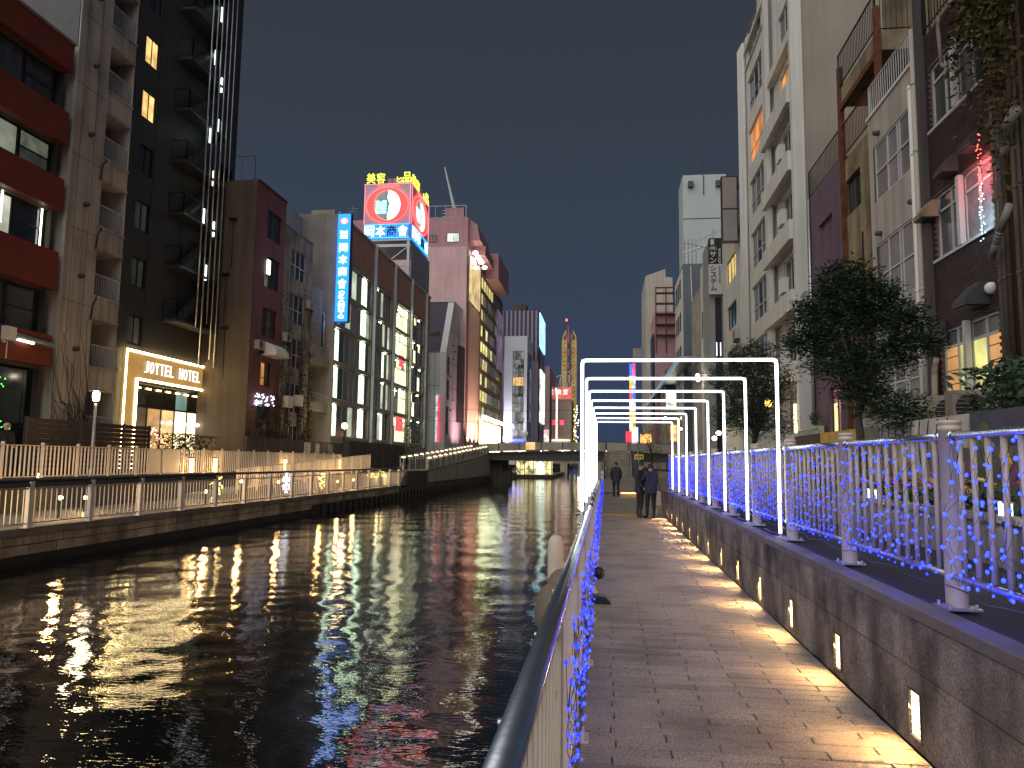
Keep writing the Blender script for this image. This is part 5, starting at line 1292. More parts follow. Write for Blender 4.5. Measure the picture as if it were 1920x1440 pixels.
for k in range(4):
    m.tube((-15+k*1.4, 224, 19.6), (-15+k*1.4, 224, 27+k*.6), .12, 4); m.tube((-15+k*1.4, 224, 20), (-13.6+k*1.4, 224, 27+k*.6), .1, 4)
m.tube((-15, 224, 27), (-10.4, 224, 29), .14, 4); m.build('truss', K['alu'], t)
# second bridge and the lit quay seen under the first one
t = thing('far_bridge', 'pale second bridge seen beneath the girder bridge', 'bridge', (-5, 160, 1))
m = MB(); m.box(-16, 4, 150, 158, 1.35, 2.4); m.build('deck', K['conc'], t)
m = MB(); m.box(-9.0, -7.6, 149, 158, -2, 1.35); m.box(-2.4, -.9, 150, 158, -2, 1.35); m.build('piers', C_['pale'], t)
point('under_light', (-5, 146, .6), 90, (1, .7, .6), .5, t)
t = thing('quay_shop', 'bright quayside shop front seen beneath the bridge', 'shop', (-13.6, 110, 0))
m = MB(); m.box(-17, -13.35, 98, 112, -2, -.3); m.box(-17, -7.9, 112, 146, -2, -.35); m.build('quay_edge', K['concdark'], t)
m = MB(); m.box(-13.6, -8.0, 113.0, 113.2, -.3, 1.7); m.build('shop_window', emis('quay_shop', srgb('#f0e29a'), 1.3, .9, 1.1), t)
for k in range(9): m = MB(); m.box(-13.6+.68*k, -13.5+.68*k, 112.8, 112.99, -.34, 1.75); m.build('shop_pillar', K['black'], t)
for k in range(7): m = MB(); m.box(-10.4, -9.2, 112.7, 112.78, -.2+.27*k, -.08+.27*k); m.build('step_light_bar', emis('step_bar', srgb('#e8fff0'), 3), t)
m = MB(); m.box(-13.9, -7.9, 112.2, 112.3, .45, .55); m.build('rail', K['galv'], t)
for i, (z, zr, y) in enumerate(((7.6, 8.2, 84.0), (6.2, 6.9, 83.4))):
    t = thing('overhead_cable', ['thin cable strung across the canal before the bridge, upper of two', 'thin cable strung across the canal before the bridge, lower of two'][i], 'cable', (-5, y, z))
    m = MB(); m.path([(-20+28*k/14, y, z+(zr-z)*k/14-.5*math.sin(math.pi*k/14)) for k in range(15)], .02, 4); m.build('wire', K['black'], t)
# dim backdrop of low houses closing the street far away
for i, (x0, x1, y0, h, c) in enumerate(((-9.5, -3.5, 262, 7, 'pale'), (-3.4, 3.4, 275, 6, 'greyrender'), (3.5, 12, 268, 8.5, 'tan'))):
    t = thing('far_house', ['low pale house at the far end of the canal', 'low grey house closing the canal in the far distance', 'low tan house at the far end of the right bank'][i], 'building', ((x0+x1)/2, y0, 0))
    m = MB(); m.box(x0, x1, y0, y0+10, -1, h); m.build('wall', C_[c], t)
    for k in range(3): m = MB(); u = x0+.6+k*(x1-x0)/3; m.box(u, u+1.1, y0-.05, y0-.004, 2.6, 4.2); m.build('window', [K['lit_cool'], K['glass'], K['lit_warm']][(k+i) % 3], t)
# ================================================================== RIGHT BUILDINGS
GZ = ZL
C_['brickbed'] = mat('brick_mortar', srgb('#6b5d5a'), .9, .15, 3)
C_['brick'] = mat('dark_red_brick_tile', srgb('#38282b'), .6, .4, 7, .2, 40, streak=.2)
C_['cream'] = mat('cream_siding', srgb('#aba39a'), .75, .08, .8, .08, 25, streak=.25)
C_['oldtan'] = mat('stained_ochre_render', srgb('#8a7b62'), .9, .25, .9, .2, 20, streak=.5, dark=.5, dscale=.6)
C_['purple'] = mat('purple_render', srgb('#62505f'), .8, .15, .7, .1, 25, streak=.2)
C_['offwhite'] = mat('off_white_render', srgb('#c4c3be'), .8, .07, .5, .06, 25, streak=.18)
C_['sidewall'] = mat('grey_beige_wall', srgb('#8f877b'), .85, .1, .35, .08, 20, streak=.12)
C_['slate'] = mat('blue_grey_render', srgb('#5f6670'), .8, .12, .5, .08, 20, streak=.2)
# ---- far right building with pipes and ivy
t = thing('ivy_building', 'dark tan building at the right edge with many pipes and hanging ivy', 'building', (8, 13, GZ))
m = MB(); wall_holes(m, 'x-', 8.0, 8, 16.02, GZ, 19, [(12.6, 14.6, 5, 7)], .2); shell(m, 'x-', 8.0, 8, 16.02, GZ, 19, 8); m.build('wall', mat('brown_render', srgb('#5c4c39'), .9, .3, .9, .2, 20, streak=.45, dark=.4, dscale=.8), t)
window(t, 'x-', 8.0, 12.6, 14.6, 5, 7, 2, (), [K['glass']], K['dkalu'])
pc = [mat('tan_pipe', srgb('#675a48'), .7, .15, 4, streak=.3), mat('grey_pipe', srgb('#4c4843'), .6, .15, 4, streak=.3), mat('brown_pipe', srgb('#40301f'), .8, .3, 6)]
for k, (y, rr, mm) in enumerate(((15.85, .055, 0), (15.62, .07, 1), (15.4, .05, 2), (15.15, .06, 0), (14.9, .05, 1), (14.65, .045, 2), (14.3, .07, 0), (13.9, .05, 1))):
    mb = MB(); mb.tube((7.9-.03*(k % 3), y, GZ), (7.9-.03*(k % 3), y, 12.5+.6*(k % 4)), rr, 8)
    for q in range(7): mb.tube((7.9-.03*(k % 3), y, 2.0+1.7*q), (7.9-.03*(k % 3), y, 2.06+1.7*q), rr*1.25, 8)
    mb.build('pipe', pc[mm], t, True)
m = MB(); m.path(rounded([(7.9, 15.35, 7.9), (7.7, 15.2, 8.15), (7.6, 14.4, 8.35)], .1), .10, 10); m.build('vent_pipe', K['conc'], t, True)
m = MB(); m.path(rounded([(7.7, 15.75, 5.9), (7.5, 15.1, 6.1), (7.5, 14.6, 6.6)], .15), .07, 8); m.build('bent_pipe', K['conc'], t, True)
tt = thing('ivy', 'brown green ivy hanging over the pipes at the upper right', 'climbing plant', (7.7, 15.2, 8)); rr_ = random.Random(4); lm = MB(); sm_ = MB()
for k in range(30):
    y = rr_.uniform(14.2, 16.3); p = Vector((7.7, y, 13.2)); pts = [p]
    L_ = rr_.uniform(2.0, 6.0) if y < 15.3 else rr_.uniform(1.5, 4.2)
    for q in range(10): p = p+Vector((rr_.uniform(-.04, .02), rr_.gauss(0, .05), -L_/10)); pts.append(p)
    sm_.path(pts, .012, 4, .4)
    for q in range(200):
        c = pts[min(10, int(11*rr_.random()**1.5))]; leafq(lm, c+Vector((-rr_.uniform(0, .22), rr_.gauss(0, .16), rr_.gauss(0, .25))), rr_, rr_.uniform(.05, .10))
sm_.build('stems', K['bark'], tt, kind='stuff'); lm.build('foliage', K['leaf2'], tt, kind='stuff')
tt = thing('fairy_light_strand', 'strand of red and white fairy lights hanging between the brick wall and the pipes', 'string lights', (7.85, 15.9, 7)); mb = MB(); mb2 = MB(); wr = MB()
for k in range(46):
    z = 8.6-.05*k+rr_.uniform(-.04, .04); (mb if z > 7.55 else mb2).ball((7.72, 16.08+rr_.uniform(-.1, .12), z), .014, 6, 4)
wr.path([(7.74, 16.08+.04*math.sin(k), 8.7-.24*k) for k in range(11)], .006, 4)
RL = emis('red_fairy', srgb('#ff6a50'), 4, sample=False); mb.build('red_bulbs', RL, tt, True, kind='stuff'); mb2.build('white_bulbs', emis('cyan_fairy', srgb('#b0e8ff'), 4, sample=False), tt, True, kind='stuff'); wr.build('wire', K['black'], tt)
point('red_glow', (7.75, 16.55, 7.95), 30, (1, .16, .16), .15, tt); point('cyan_glow', (7.75, 16.5, 7.0), 16, (.5, .85, 1), .15, tt)

# ---- brick tiled building
t = thing('brick_building', 'narrow dark brick tiled building with three storeys of wide windows', 'building', (8, 17.6, GZ))
bw = [(16.2, 18.98, 3.3, 4.95), (16.2, 18.98, 6.7, 8.3), (16.2, 18.98, 9.98, 11.6), (16.3, 18.9, 1.0, 2.4)]
mb = MB(); wall_holes(mb, 'x-', 8.03, 16.05, 19.15, GZ, 12.55, bw, .25); shell(mb, 'x-', 8.03, 16.05, 19.15, GZ, 12.55, 9); mb.build('wall', C_['brickbed'], t)
bk = MB(); row = 0; z = GZ; rr_ = random.Random(6)
while z < 12.5:
    y = 16.05-(.11 if row % 2 else 0)
    while y < 19.15:
        a, b = max(y+.006, 16.055), min(y+.214, 19.145)
        if b-a > .03 and not any(h[0]-.01 < (a+b)/2 < h[1]+.01 and h[2]-.02 < z+.035 < h[3]+.02 for h in bw):
            x = 8.012+rr_.uniform(-.003, .003); n = len(bk.v)
            bk.v += [(x, a, z+.004), (x, b, z+.004), (x, b, z+.064), (x, a, z+.064), (8.03, a-.004, z), (8.03, b+.004, z), (8.03, b+.004, z+.068), (8.03, a-.004, z+.068)]
            bk.f += [tuple(n+i for i in q) for q in ((0, 1, 2, 3), (0, 4, 5, 1), (1, 5, 6, 2), (2, 6, 7, 3), (3, 7, 4, 0))]
        y += .22
    z += .072; row += 1
bk.build('bricks', C_['brick'], t, kind='stuff')
RG = mat('rippled_glass', srgb('#7d7b80'), .22, .3, 3, .6, 35)
for k, w in enumerate(bw[:3]):
    if k == 0:
        def pick(i, j): return [K['lit_yellow'], K['lit_yellow'], emis('shoji_light', srgb('#f0ad68'), .62, .25, 1.2), K['lit_amber']][[2, 1, 0, 2][i]] if j == 0 else K['glassgrey']
    elif k == 1:
        def pick(i, j): return RG if i < 2 else K['glass2']
    else:
        def pick(i, j): return K['glass2'] if (i+j) % 2 else K['glass']
    window(t, 'x-', 8.03, *w, 4, (.74,), None, K['alu'], d=-.1, mw=.06, fw=.06, pick=pick, sill=True)
m = MB(); m.box(7.93, 8.05, 17.52, 17.66, 3.3, 4.95); m.box(7.93, 8.05, 17.52, 17.66, 6.7, 8.3); m.box(7.93, 8.05, 17.52, 17.66, 9.98, 11.6); m.build('window_posts', K['alu'], t)
m = MB()
for z in (3.62, 3.94, 4.26): fbox(m, 'x-', 8.03, 16.27, 16.9, z, z+.02, -.085, -.08); fbox(m, 'x-', 8.03, 18.3, 18.9, z, z+.02, -.085, -.08)
m.build('shoji_bars', K['wood'], t)
railing(t, [(8.0, 19.1, 12.6), (8.0, 16.1, 12.6)], 1.1, K['black'], .16, .025, .012, 'roof_railing')
m = MB(); m.path(rounded([(7.9, 18.0, 12.4), (7.85, 17.95, 12.1), (7.85, 17.85, 11.1), (7.85, 17.6, 10.95)], .06), .045, 8); m.build('cable_duct', K['conc'], t, True)
def hood(label, y, z, w, h, dep, m_, grp=None):
    tt = thing('vent_hood', label, 'vent hood', (8, y, z), grp); mb = MB()
    mb.prism([(8.02, z), (8.02-dep, z), (8.02-dep, z+h*.25), (8.02-dep*.35, z+h), (8.02, z+h)], 'y', y-w/2, y+w/2); mb.build('hood', m_, tt)
    mb = MB(); mb.box(8.01-dep*.9, 8.01, y-w*.45, y+w*.45, z-.03, z-.002); mb.build('grille', K['black'], tt)
def prism_y(m, pts, y0, y1): m.prism([(p[0], p[1]) for p in pts], 'y', y0, y1)
hood('dark square vent hood on the brick wall above the red lit window', 16.5, 8.5, .55, .4, .42, K['dkmetal'])
hood('dark square vent hood on the brick wall left of the red lit window', 17.9, 8.45, .5, .4, .35, K['dkmetal'])
hood('big dark vent hood on the brick wall above the yellow lit window', 16.85, 5.12, .6, .5, .5, K['dkmetal'])
hood('brown vent box at the left corner of the brick wall, upper of two', 19.0, 7.75, .5, .42, .4, C_['oldtan'])
hood('brown vent box at the left corner of the brick wall, lower of two', 18.95, 4.75, .6, .4, .4, K['dkmetal'])
tt = thing('dome_vent', 'white dome vent on the brick wall beside the big dark hood', 'vent', (7.95, 16.4, 5.4)); m = MB(); m.ball((7.98, 16.42, 5.42), .13, 12, 7); m.build('cover', K['whitepaint'], tt, True)
tt = thing('pipe_bundle', 'wrapped beige pipe running down to the left air conditioner', 'pipe', (7.9, 18.9, 3)); m = MB(); m.path(rounded([(7.9, 18.95, 4.3), (7.85, 18.98, 4.0), (7.85, 19.05, 2.8)], .1), .07, 8); m.path([(7.85, 19.05, 2.8), (7.7, 18.95, 2.3)], .06, 8); m.build('pipe', K['conc'], tt, True)

# ---- cream siding building
t = thing('siding_building', 'cream panel sided building with grey frosted windows', 'building', (8, 21.4, GZ))
sw_ = [(20.1, 22.75, 9.5, 11.2), (20.1, 23.0, 6.3, 8.2), (20.1, 22.9, 3.0, 5.0)]
mb = MB(); wall_holes(mb, 'x-', 8.0, 19.2, 23.2, GZ, 12.2, sw_, .2); shell(mb, 'x-', 8.0, 19.2, 23.2, GZ, 12.2, 9); mb.build('wall', mat('siding_joint', srgb('#5a5048'), .8, .1, 2), t)
k = 0; y = 19.22
while y < 23.15:
    b = min(y+.455, 23.19)
    cuts = [(GZ+.01, 12.19)]
    for h in sw_:
        if h[0] < (y+b)/2 < h[1]:
            cuts = [c for (a, c2) in cuts for c in ((a, min(c2, h[2])), (max(a, h[3]), c2)) if c[1]-c[0] > .02]
    for a, c in cuts:
        m = MB(); m.box(7.985, 7.999, y+.006, b-.006, a, c); m.build('siding_panel', C_['cream'], t)
    y += .455
for w in sw_: window(t, 'x-', 8.0, *w, [0, .3, .36, .64, 1.0], (.5,), [K['glassgrey'], K['glass'], K['glassgrey'], K['glassgrey']], K['alu'], d=-.04, fw=.05, mw=.05, sill=False)
m = MB(); m.box(7.93, 8.0, 19.2, 23.22, 12.2, 12.28); m.build('roof_edge', K['whitepaint'], t)
railing(t, [(8.02, 23.1, 12.28), (8.02, 19.3, 12.28)], .95, K['alu'], .16, .025, .014, 'roof_railing')
for y in (19.55, 19.78):
    m = MB(); m.tube((7.9, y, GZ), (7.9, y, 11.6 if y > 19.6 else 13.0), .075, 10)
    for q in range(6): m.tube((7.9, y, 2.5+1.8*q), (7.9, y, 2.56+1.8*q), .09, 10)
    m.build('drain_pipe', K['whitepaint'] if y > 19.6 else C_['cream'], t, True)
m = MB(); m.box(7.86, 8.1, 19.16, 19.36, GZ, 13.9); m.build('corner_post', K['concdark'], t)
for (y, z) in ((22.3, 11.45), (20.0, 8.55), (22.4, 8.45)):
    m = MB(); m.tube((7.99, y, z), (7.86, y, z), .075, 10); m.ball((7.86, y, z), .075, 8, 5); m.build('vent_hood', K['dkmetal'], t, True)
mb = MB(); mb.box(6.6, 6.65, 20.0, 22.8, 1.9, 2.9); m = MB()
railing(t, [(7.4, 20.0, 2.0), (7.4, 22.8, 2.0)], 1.0, K['alu'], .13, .02, .012, 'balcony_railing')

# ---- stained ochre building with rusted steel frame
t = thing('ochre_building', 'old stained ochre building with a rusted steel frame and open top storey', 'building', (8.45, 25.2, GZ))
ow = [(25.4, 26.95, 10.4, 11.7), (24.0, 26.6, 5.2, 7.0)]
mb = MB(); wall_holes(mb, 'x-', 8.45, 23.25, 27.05, GZ, 12.5, ow, .25); shell(mb, 'x-', 8.45, 23.25, 27.05, GZ, 12.5, 9); mb.build('wall', C_['oldtan'], t)
mb = MB(); mb.box(9.9, 18, 23.4, 27.0, 12.52, 17.2); mb.build('top_storey', C_['oldtan'], t)
for w in ow: window(t, 'x-', 8.45, *w, 2, (), [K['glass'], K['glass2']], K['dkalu'])
m = MB()
for y in (23.3, 26.98): m.box(8.3, 8.48, y-.09, y+.09, GZ, 16.0)
m.box(8.32, 8.46, 23.4, 26.9, 14.35, 14.55); m.build('steel_frame', K['rust'], t)
m = MB(); m.box(8.4, 9.9, 23.25, 27.05, 14.56, 15.2); m.build('veranda_slab', C_['oldtan'], t)
railing(t, [(8.35, 27.0, 15.2), (8.35, 23.3, 15.2), (9.95, 23.3, 15.2)], 1.25, K['black'], .15, .03, .014, 'roof_railing')
railing(t, [(8.38, 27.0, 12.55), (8.38, 23.4, 12.55)], 1.2, K['rust'], .15, .03, .014, 'veranda_railing')
m = MB(); m.box(8.6, 17, 23.3, 23.36, 15.21, 17.6); m.build('upper_side', C_['oldtan'], t)
m = MB(); m.path(rounded([(8.42, 25.3, 9.4), (8.4, 25.3, 6.5), (8.4, 25.35, 5)], .1), .03, 5); m.build('stain_pipe', K['black'], t)
# ---- purple building
t = thing('purple_building', 'purple rendered building with a black roof railing', 'building', (8.45, 29.3, GZ))
mb = MB(); wall_holes(mb, 'x-', 8.45, 27.1, 31.6, GZ, 12.75, [(28.6, 30.4, 9.0, 11.2), (28.3, 29.6, 2.1, 4.6)], .2); shell(mb, 'x-', 8.45, 27.1, 31.6, GZ, 12.75, 9); mb.build('wall', C_['purple'], t)
m = MB(); fbox(m, 'x-', 8.45, 28.6, 30.4, 9.0, 11.2, -.2, -.15); m.build('blind_panel', C_['purple'], t)
window(t, 'x-', 8.45, 28.3, 29.6, 2.1, 4.6, [0, .52, 1], (.78,), None, K['dkalu'], pick=lambda i, j: emis('pink_glass', srgb('#d87a8a'), .3) if (j == 1 or i == 0) else emis('cream_window', srgb('#f5e6a8'), 1.0, .1), name='balcony_door')
railing(t, [(8.45, 31.6, 12.75), (8.45, 27.1, 12.75)], 1.15, K['black'], .16, .025, .013, 'roof_railing')
railing(t, [(7.5, 30.5, 2.0), (7.5, 27.6, 2.0)], 1.0, K['galv'], .16, .025, .013, 'balcony_railing')
m = MB(); m.box(7.5, 8.44, 27.6, 30.5, 1.8, 1.98); m.build('balcony', K['concdark'], t)
m = MB(); m.tube((8.38, 27.2, GZ), (8.38, 27.2, 12.7), .06, 8); m.tube((8.38, 31.5, GZ), (8.38, 31.5, 12.7), .06, 8); m.build('drain_pipe', K['galv'], t, True)
tt = thing('green_bin', 'pale green bin with a plant on the balcony of the purple building', 'planter', (8.0, 30.1, 2)); m = MB(); m.box(7.8, 8.3, 29.9, 30.4, 2.0, 3.2); m.build('bin', mat('pale_green', srgb('#9aa890'), .6, .1, 3), tt)
m = MB(); rr_ = random.Random(3)
for k in range(60): leafq(m, Vector((8.05+rr_.gauss(0, .12), 30.15+rr_.gauss(0, .12), 3.3+rr_.random()*.4)), rr_, .09)
m.build('plant', K['leaf'], tt, kind='stuff')

# ---- big off-white building
t = thing('white_building', 'tall off-white building with two columns of windows and deep balcony bands', 'building', (8.1, 38, GZ))
mb = MB(); mb.box(8.75, 24, 31.7, 39.0, GZ, 31); mb.box(8.345, 8.75, 31.7, 31.9, GZ, 31); mb.build('side_wall', C_['sidewall'], t)
fl2 = [3.1+3.02*k for k in range(10)]
wa = [(38.6, 42.3, z+.25, z+2.3) for z in fl2[:8]]
wb_ = [(32.6, 35.6, z-.2, z+1.9) for z in fl2]
mb = MB(); wall_holes(mb, 'x-', 8.1, 37.2, 42.8, GZ, 25.4, [w[:4] for w in wa], .25); shell(mb, 'x-', 8.1, 37.2, 42.8, GZ, 25.4, 14); mb.build('wall', C_['offwhite'], t)
mb = MB(); wall_holes(mb, 'x-', 8.3, 31.7, 37.2, GZ, 31, [w[:4] for w in wb_], .25); mb.build('inner_wall', C_['offwhite'], t)
for k, w in enumerate(wa):
    am = emis('amber_room', srgb('#ff9a3c'), .8, .5, 1.0, .3, fold=.4)
    window(t, 'x-', 8.1, *w, 3, (.38,), [am] if k == 5 else [K['glass2'], K['glass'], K['glass']], K['alu'], d=-.12, mw=.06, fw=.06)
for k, w in enumerate(wb_):
    pp = [K['lit_amber']] if k == 5 else ([K['glass2'], K['glass']] if k < 8 else [K['lit_dim'], K['glass2']])
    window(t, 'x-', 8.3, *w, 3, () if k != 7 else (.4,), pp, K['alu'], d=-.1, mw=.06, fw=.06)
for k, z in enumerate(fl2[:6]):
    m = MB(); m.box(7.95, 8.295, 32.0, 37.3, z+2.15, z+2.62); m.box(7.6, 7.94, 32.0, 37.3, z+1.95, z+2.95) if False else None; m.build('balcony_band', C_['offwhite'], t)
    m = MB(); m.box(7.7, 7.95, 31.98, 37.4, z-.95, z-.1); m.build('parapet', C_['offwhite'], t)
m = MB(); m.box(7.85, 8.34, 31.66, 32.0, GZ, 31); m.build('corner_pier', C_['offwhite'], t)
m = MB(); m.box(7.88, 8.1, 36.8, 37.15, GZ, 31); m.box(7.98, 8.1, 37.3, 37.7, GZ, 31); m.build('middle_pier', C_['offwhite'], t)
m = MB()
for y in (43.0, 43.35, 43.7, 44.05, 44.4): m.tube((8.0, y, GZ), (8.0, y, 26.3+.2*(y-43)), .11, 8)
m.build('drain_pipes', C_['offwhite'], t, True)
mb = MB(); mb.box(8.12, 20, 42.8, 44.8, GZ, 26.6); mb.build('rear_pier', C_['offwhite'], t)
m = MB(); m.box(7.95, 8.1, 37.25, 42.78, 25.4, 25.6); m.box(8.0, 8.1, 37.9, 42.7, 24.4, 24.5); m.build('roof_edge', C_['offwhite'], t)
mb = MB(); mb.box(8.12, 23, 37.25, 39.6, 25.4, 31); mb.build('upper_block', C_['offwhite'], t)
for k, z in enumerate((6.6, 10, 13.2, 16.3)):
    m = MB(); m.box(7.98, 8.25, 34.6, 35.4, z-.5, z+.2); m.build('air_unit', K['whitepaint'], t)
tt = thing('wall_light_strip', 'vertical yellow neon strip at the foot of the white building', 'lamp', (7.7, 32.2, 2)); m = MB(); m.box(7.76, 7.84, 32.1, 32.25, 1.8, 4.2); m.build('tube', emis('lime_strip', srgb('#fff48a'), 5), tt)

# ---- signs on the next buildings
t = thing('blank_sign', 'tall blank double panel sign box projecting beside the white building', 'sign', (7.4, 45.2, 15))
m = MB(); m.box(6.93, 7.9, 45.0, 45.35, 14.95, 19.05); m.build('frame', K['black'], t)
fm_ = emis('faded_sign_face', srgb('#b5a49a'), .16, .1, 1)
for z in (15.03, 17.05):
    m = MB(); m.box(7.0, 7.83, 44.985, 44.999, z, z+1.92); m.build('sign_face', fm_, t)
m = MB(); m.box(7.9, 8.12, 45.1, 45.2, 15.6, 16.0); m.box(7.9, 8.12, 45.1, 45.2, 18.2, 18.6); m.build('bracket', K['dkmetal'], t)
t = thing('pale_building', 'narrow pale building with one warm lit window behind the blank sign', 'building', (8, 48.5, GZ))
lw = [(46.7, 50.3, z, z+1.6) for z in (4.4, 7.4, 10.3, 13.4)]
mb = MB(); wall_holes(mb, 'x-', 8.0, 45.5, 51.9, GZ, 17, lw, .25); shell(mb, 'x-', 8.0, 45.5, 51.9, GZ, 17, 8); mb.build('wall', C_['offwhite'], t)
for k, w in enumerate(lw): window(t, 'x-', 8.0, *w, 3, (), [K['lit_warm'], K['lit_yellow'], K['lit_warm']] if k == 3 else [K['glass']], K['dkalu'])
t = thing('stair_tower', 'slim grey building with a dark glass strip under the vertical company sign', 'building', (8.2, 57, GZ))
mb = MB(); mb.box(7.62, 9.4, 56.1, 59.4, GZ, 18.3); mb.build('wall', C_['greymetal'], t)
m = MB(); m.box(8.05, 8.5, 56.03, 56.095, GZ+1, 14.0); m.build('glass_strip', K['glass'], t)
m = MB(); m.box(8.1, 8.14, 55.98, 56.03, 9.6, 10.6); m.box(8.38, 8.42, 55.98, 56.03, 9.6, 10.6); m.build('strip_lamps', emis('strip_lamp', (.9, .95, 1), 3), t)
t = thing('company_sign', 'vertical black and white company sign with Japanese lettering', 'sign', (8.1, 55.6, 14))
bw_ = mat('sign_white', srgb('#b9bbb8'), .5, .05, 1); bb_ = mat('sign_black', srgb('#1a1c22'), .5, .05, 1); 
m = MB(); m.box(7.6, 8.56, 55.6, 56.0, 14.15, 16.42); m.build('white_panel', bw_, t)
m = MB(); m.box(7.6, 8.56, 55.6, 56.0, 16.425, 18.4); m.build('black_panel', bb_, t)
m = MB(); m.box(7.72, 7.98, 55.58, 55.597, 17.9, 18.3); m.build('emblem', bw_, t)
text_mesh('letters', '(株)', bw_, t, 'y-', 55.6, 7.9, 17.62, .4, .005, .004, .006, .5, .36)
for ch, z, mm in (('サ', 17.17, bw_), ('ン', 16.7, bw_), ('シ', 16.1, bb_), ('ス', 15.6, bb_), ('テ', 15.1, bb_), ('ム', 14.6, bb_)):
    text_mesh('letters', ch, mm, t, 'y-', 55.6, 7.9, z, .5, .005, .004, .012, .46, .42)
text_mesh('letters', 'www.sun', bw_, t, 'y-', 55.6, 8.36, 17.05, .3, .005, .004, .004, 1.15, .2, rot=-math.pi/2)
text_mesh('letters', 'system.biz', bb_, t, 'y-', 55.6, 8.36, 15.62, .3, .005, .004, .004, 1.3, .22, rot=-math.pi/2)
t = thing('slant_roof_building', 'narrow pale building with a sloping parapet beyond the company sign', 'building', (8, 61.5, GZ))
mb = MB(); mb.prism([(59.45, GZ), (64, GZ), (64, 18.2), (60, 18.2), (59.45, 17.6)], 'x', 8.0, 15); mb.build('wall', C_['offwhite'], t)
m = MB(); m.box(7.96, 8.0, 62.2, 63.0, 12, 14.2); m.box(7.96, 8.0, 60.6, 61.8, 7.5, 9.7); m.build('window', K['glass'], t)
m = MB(); m.tube((7.9, 61.2, GZ), (7.9, 61.2, 16.2), .09, 6); m.build('drain_pipe', K['galv'], t)
t = thing('slate_building', 'blue grey building with small arched windows on its canal side', 'building', (8.1, 83, GZ))
mb = MB(); mb.box(8.1, 16, 79, 87, GZ, 22.7); mb.build('wall', C_['slate'], t)
m = MB(); m.box(8.0, 8.095, 79.2, 87, GZ, 22.2); m.build('canal_face', C_['offwhite'], t)
for k in range(5):
    for y in (80.6, 82.6, 84.6): m = MB(); m.box(7.95, 8.0, y, y+1.0, 5.0+3.6*k, 7.0+3.6*k); m.build('window', K['glass'], t)
m = MB(); m.path([(8.9, 78.95, 22.5), (9.0, 78.9, 18), (9.1, 78.9, 15), (8.95, 78.95, 14)], .05, 5); m.build('cable', K['whitepaint'], t)
m = MB()
for k in range(4): m.tube((8.3+.4*k, 79.5, 22.7), (8.3+.4*k, 79.5, 25.5), .06, 5)
m.tube((8.2, 79.5, 24), (13, 79.6, 25.6), .08, 5); m.tube((8.2, 79.5, 25.2), (13, 79.5, 24.0), .07, 5); m.build('roof_frame', K['galv'], t)
t = thing('lift_tower', 'plain tall pale green tower with two small lamps near its top', 'building', (11.5, 90, GZ))
mb = MB(); mb.box(9.1, 14.1, 88, 93, GZ, 35.9); mb.build('wall', mat('pale_green_panel', srgb('#a6b1af'), .7, .06, .3), t)
m = MB(); m.box(9.1, 14.1, 87.95, 87.995, 30.5, 30.58); m.build('panel_joint', K['dkmetal'], t)
for x in (10.0, 13.2): m = MB(); m.box(x-.3, x+.3, 87.5, 87.99, 34.3, 35.0); m.build('lamp_box', K['dkmetal'], t)
m = MB(); m.tube((11.5, 87.9, 33.4), (11.5, 87.9, 35.8), .05, 5); m.tube((11.5, 88.2, 35.9), (11.5, 88.2, 40), .04, 5); m.build('mast', K['dkmetal'], t)
t = thing('roof_aerial', 'television aerial on the roof in front of the pale green tower', 'aerial', (8.6, 66, 18.2)); m = MB(); m.tube((9.4, 66, 18), (9.4, 66, 22.5), .04, 5); m.tube((8.2, 66, 21.4), (10.4, 66, 22.4), .035, 4)
for k in range(5): m.tube((8.3+.45*k, 65.6, 21.45+.2*k), (8.3+.45*k, 66.4, 21.45+.2*k), .025, 4)
m.build('aerial', K['galv'], t)
mb = MB(); mb.box(8.6, 14, 64.5, 76, GZ, 18.0); tt = thing('low_grey_building', 'low grey building between the slanted parapet and the blue grey building', 'building', (8.6, 70, GZ)); mb.build('wall', C_['greyrender'], tt)
t = thing('fire_escape_building', 'grey building with a red fire escape on its roof', 'building', (8, 106, GZ))
mb = MB(); mb.box(6.9, 14, 106, 116, GZ, 23.0); mb.build('wall', C_['pink2'], t)
m = MB()
for k in range(5): m.box(7.0, 10, 105.2, 106.0, 19.5+1.5*k, 19.65+1.5*k)
for x in (7.0, 8.4, 9.9): m.tube((x, 105.3, 17), (x, 105.3, 26.4), .09, 5)
m.box(7.0, 10, 105.2, 105.3, 26.2, 26.4); m.build('fire_escape', K['rust'], t)
m = MB(); m.box(6.6, 6.9, 107, 112, 8, 20); m.build('dark_recess', K['glass'], t)
t = thing('slab_tower', 'pale slab building with a stepped roofline far along the right bank', 'building', (10, 154, GZ))
mb = MB(); mb.prism([(7.9, GZ), (13.3, GZ), (13.3, 38.8), (11.9, 39.0), (11.9, 40.6), (7.9, 39.2)], 'y', 150, 166); mb.build('wall', C_['cream'], t)
t = thing('green_shop_building', 'dim building with a green shop sign on the right bank', 'building', (8, 98, GZ))
mb = MB(); mb.box(7.4, 13, 95, 104, GZ, 13.5); mb.build('wall', C_['greyrender'], t)
m = MB(); m.box(7.4, 9.0, 94.8, 94.99, 10.6, 13.2); m.build('green_panel', mat('green_panel', srgb('#2a4a3c'), .6, .1, 1), t)
m = MB(); m.box(7.5, 8.9, 94.8, 94.99, 8.4, 10.5); m.build('lit_sign', emis('shop_white', srgb('#f0f2d8'), 1.3, .6, 1.2), t)
m = MB(); m.box(8.0, 9.2, 94.7, 94.99, 4.4, 6.4); m.build('orange_sign', emis('orange_shop', srgb('#ffb058'), 1.4, .6, 1.2), t)
t = thing('awning_beam', 'long pale blue lit eave running above the right bank', 'eave', (7.4, 90, 12))
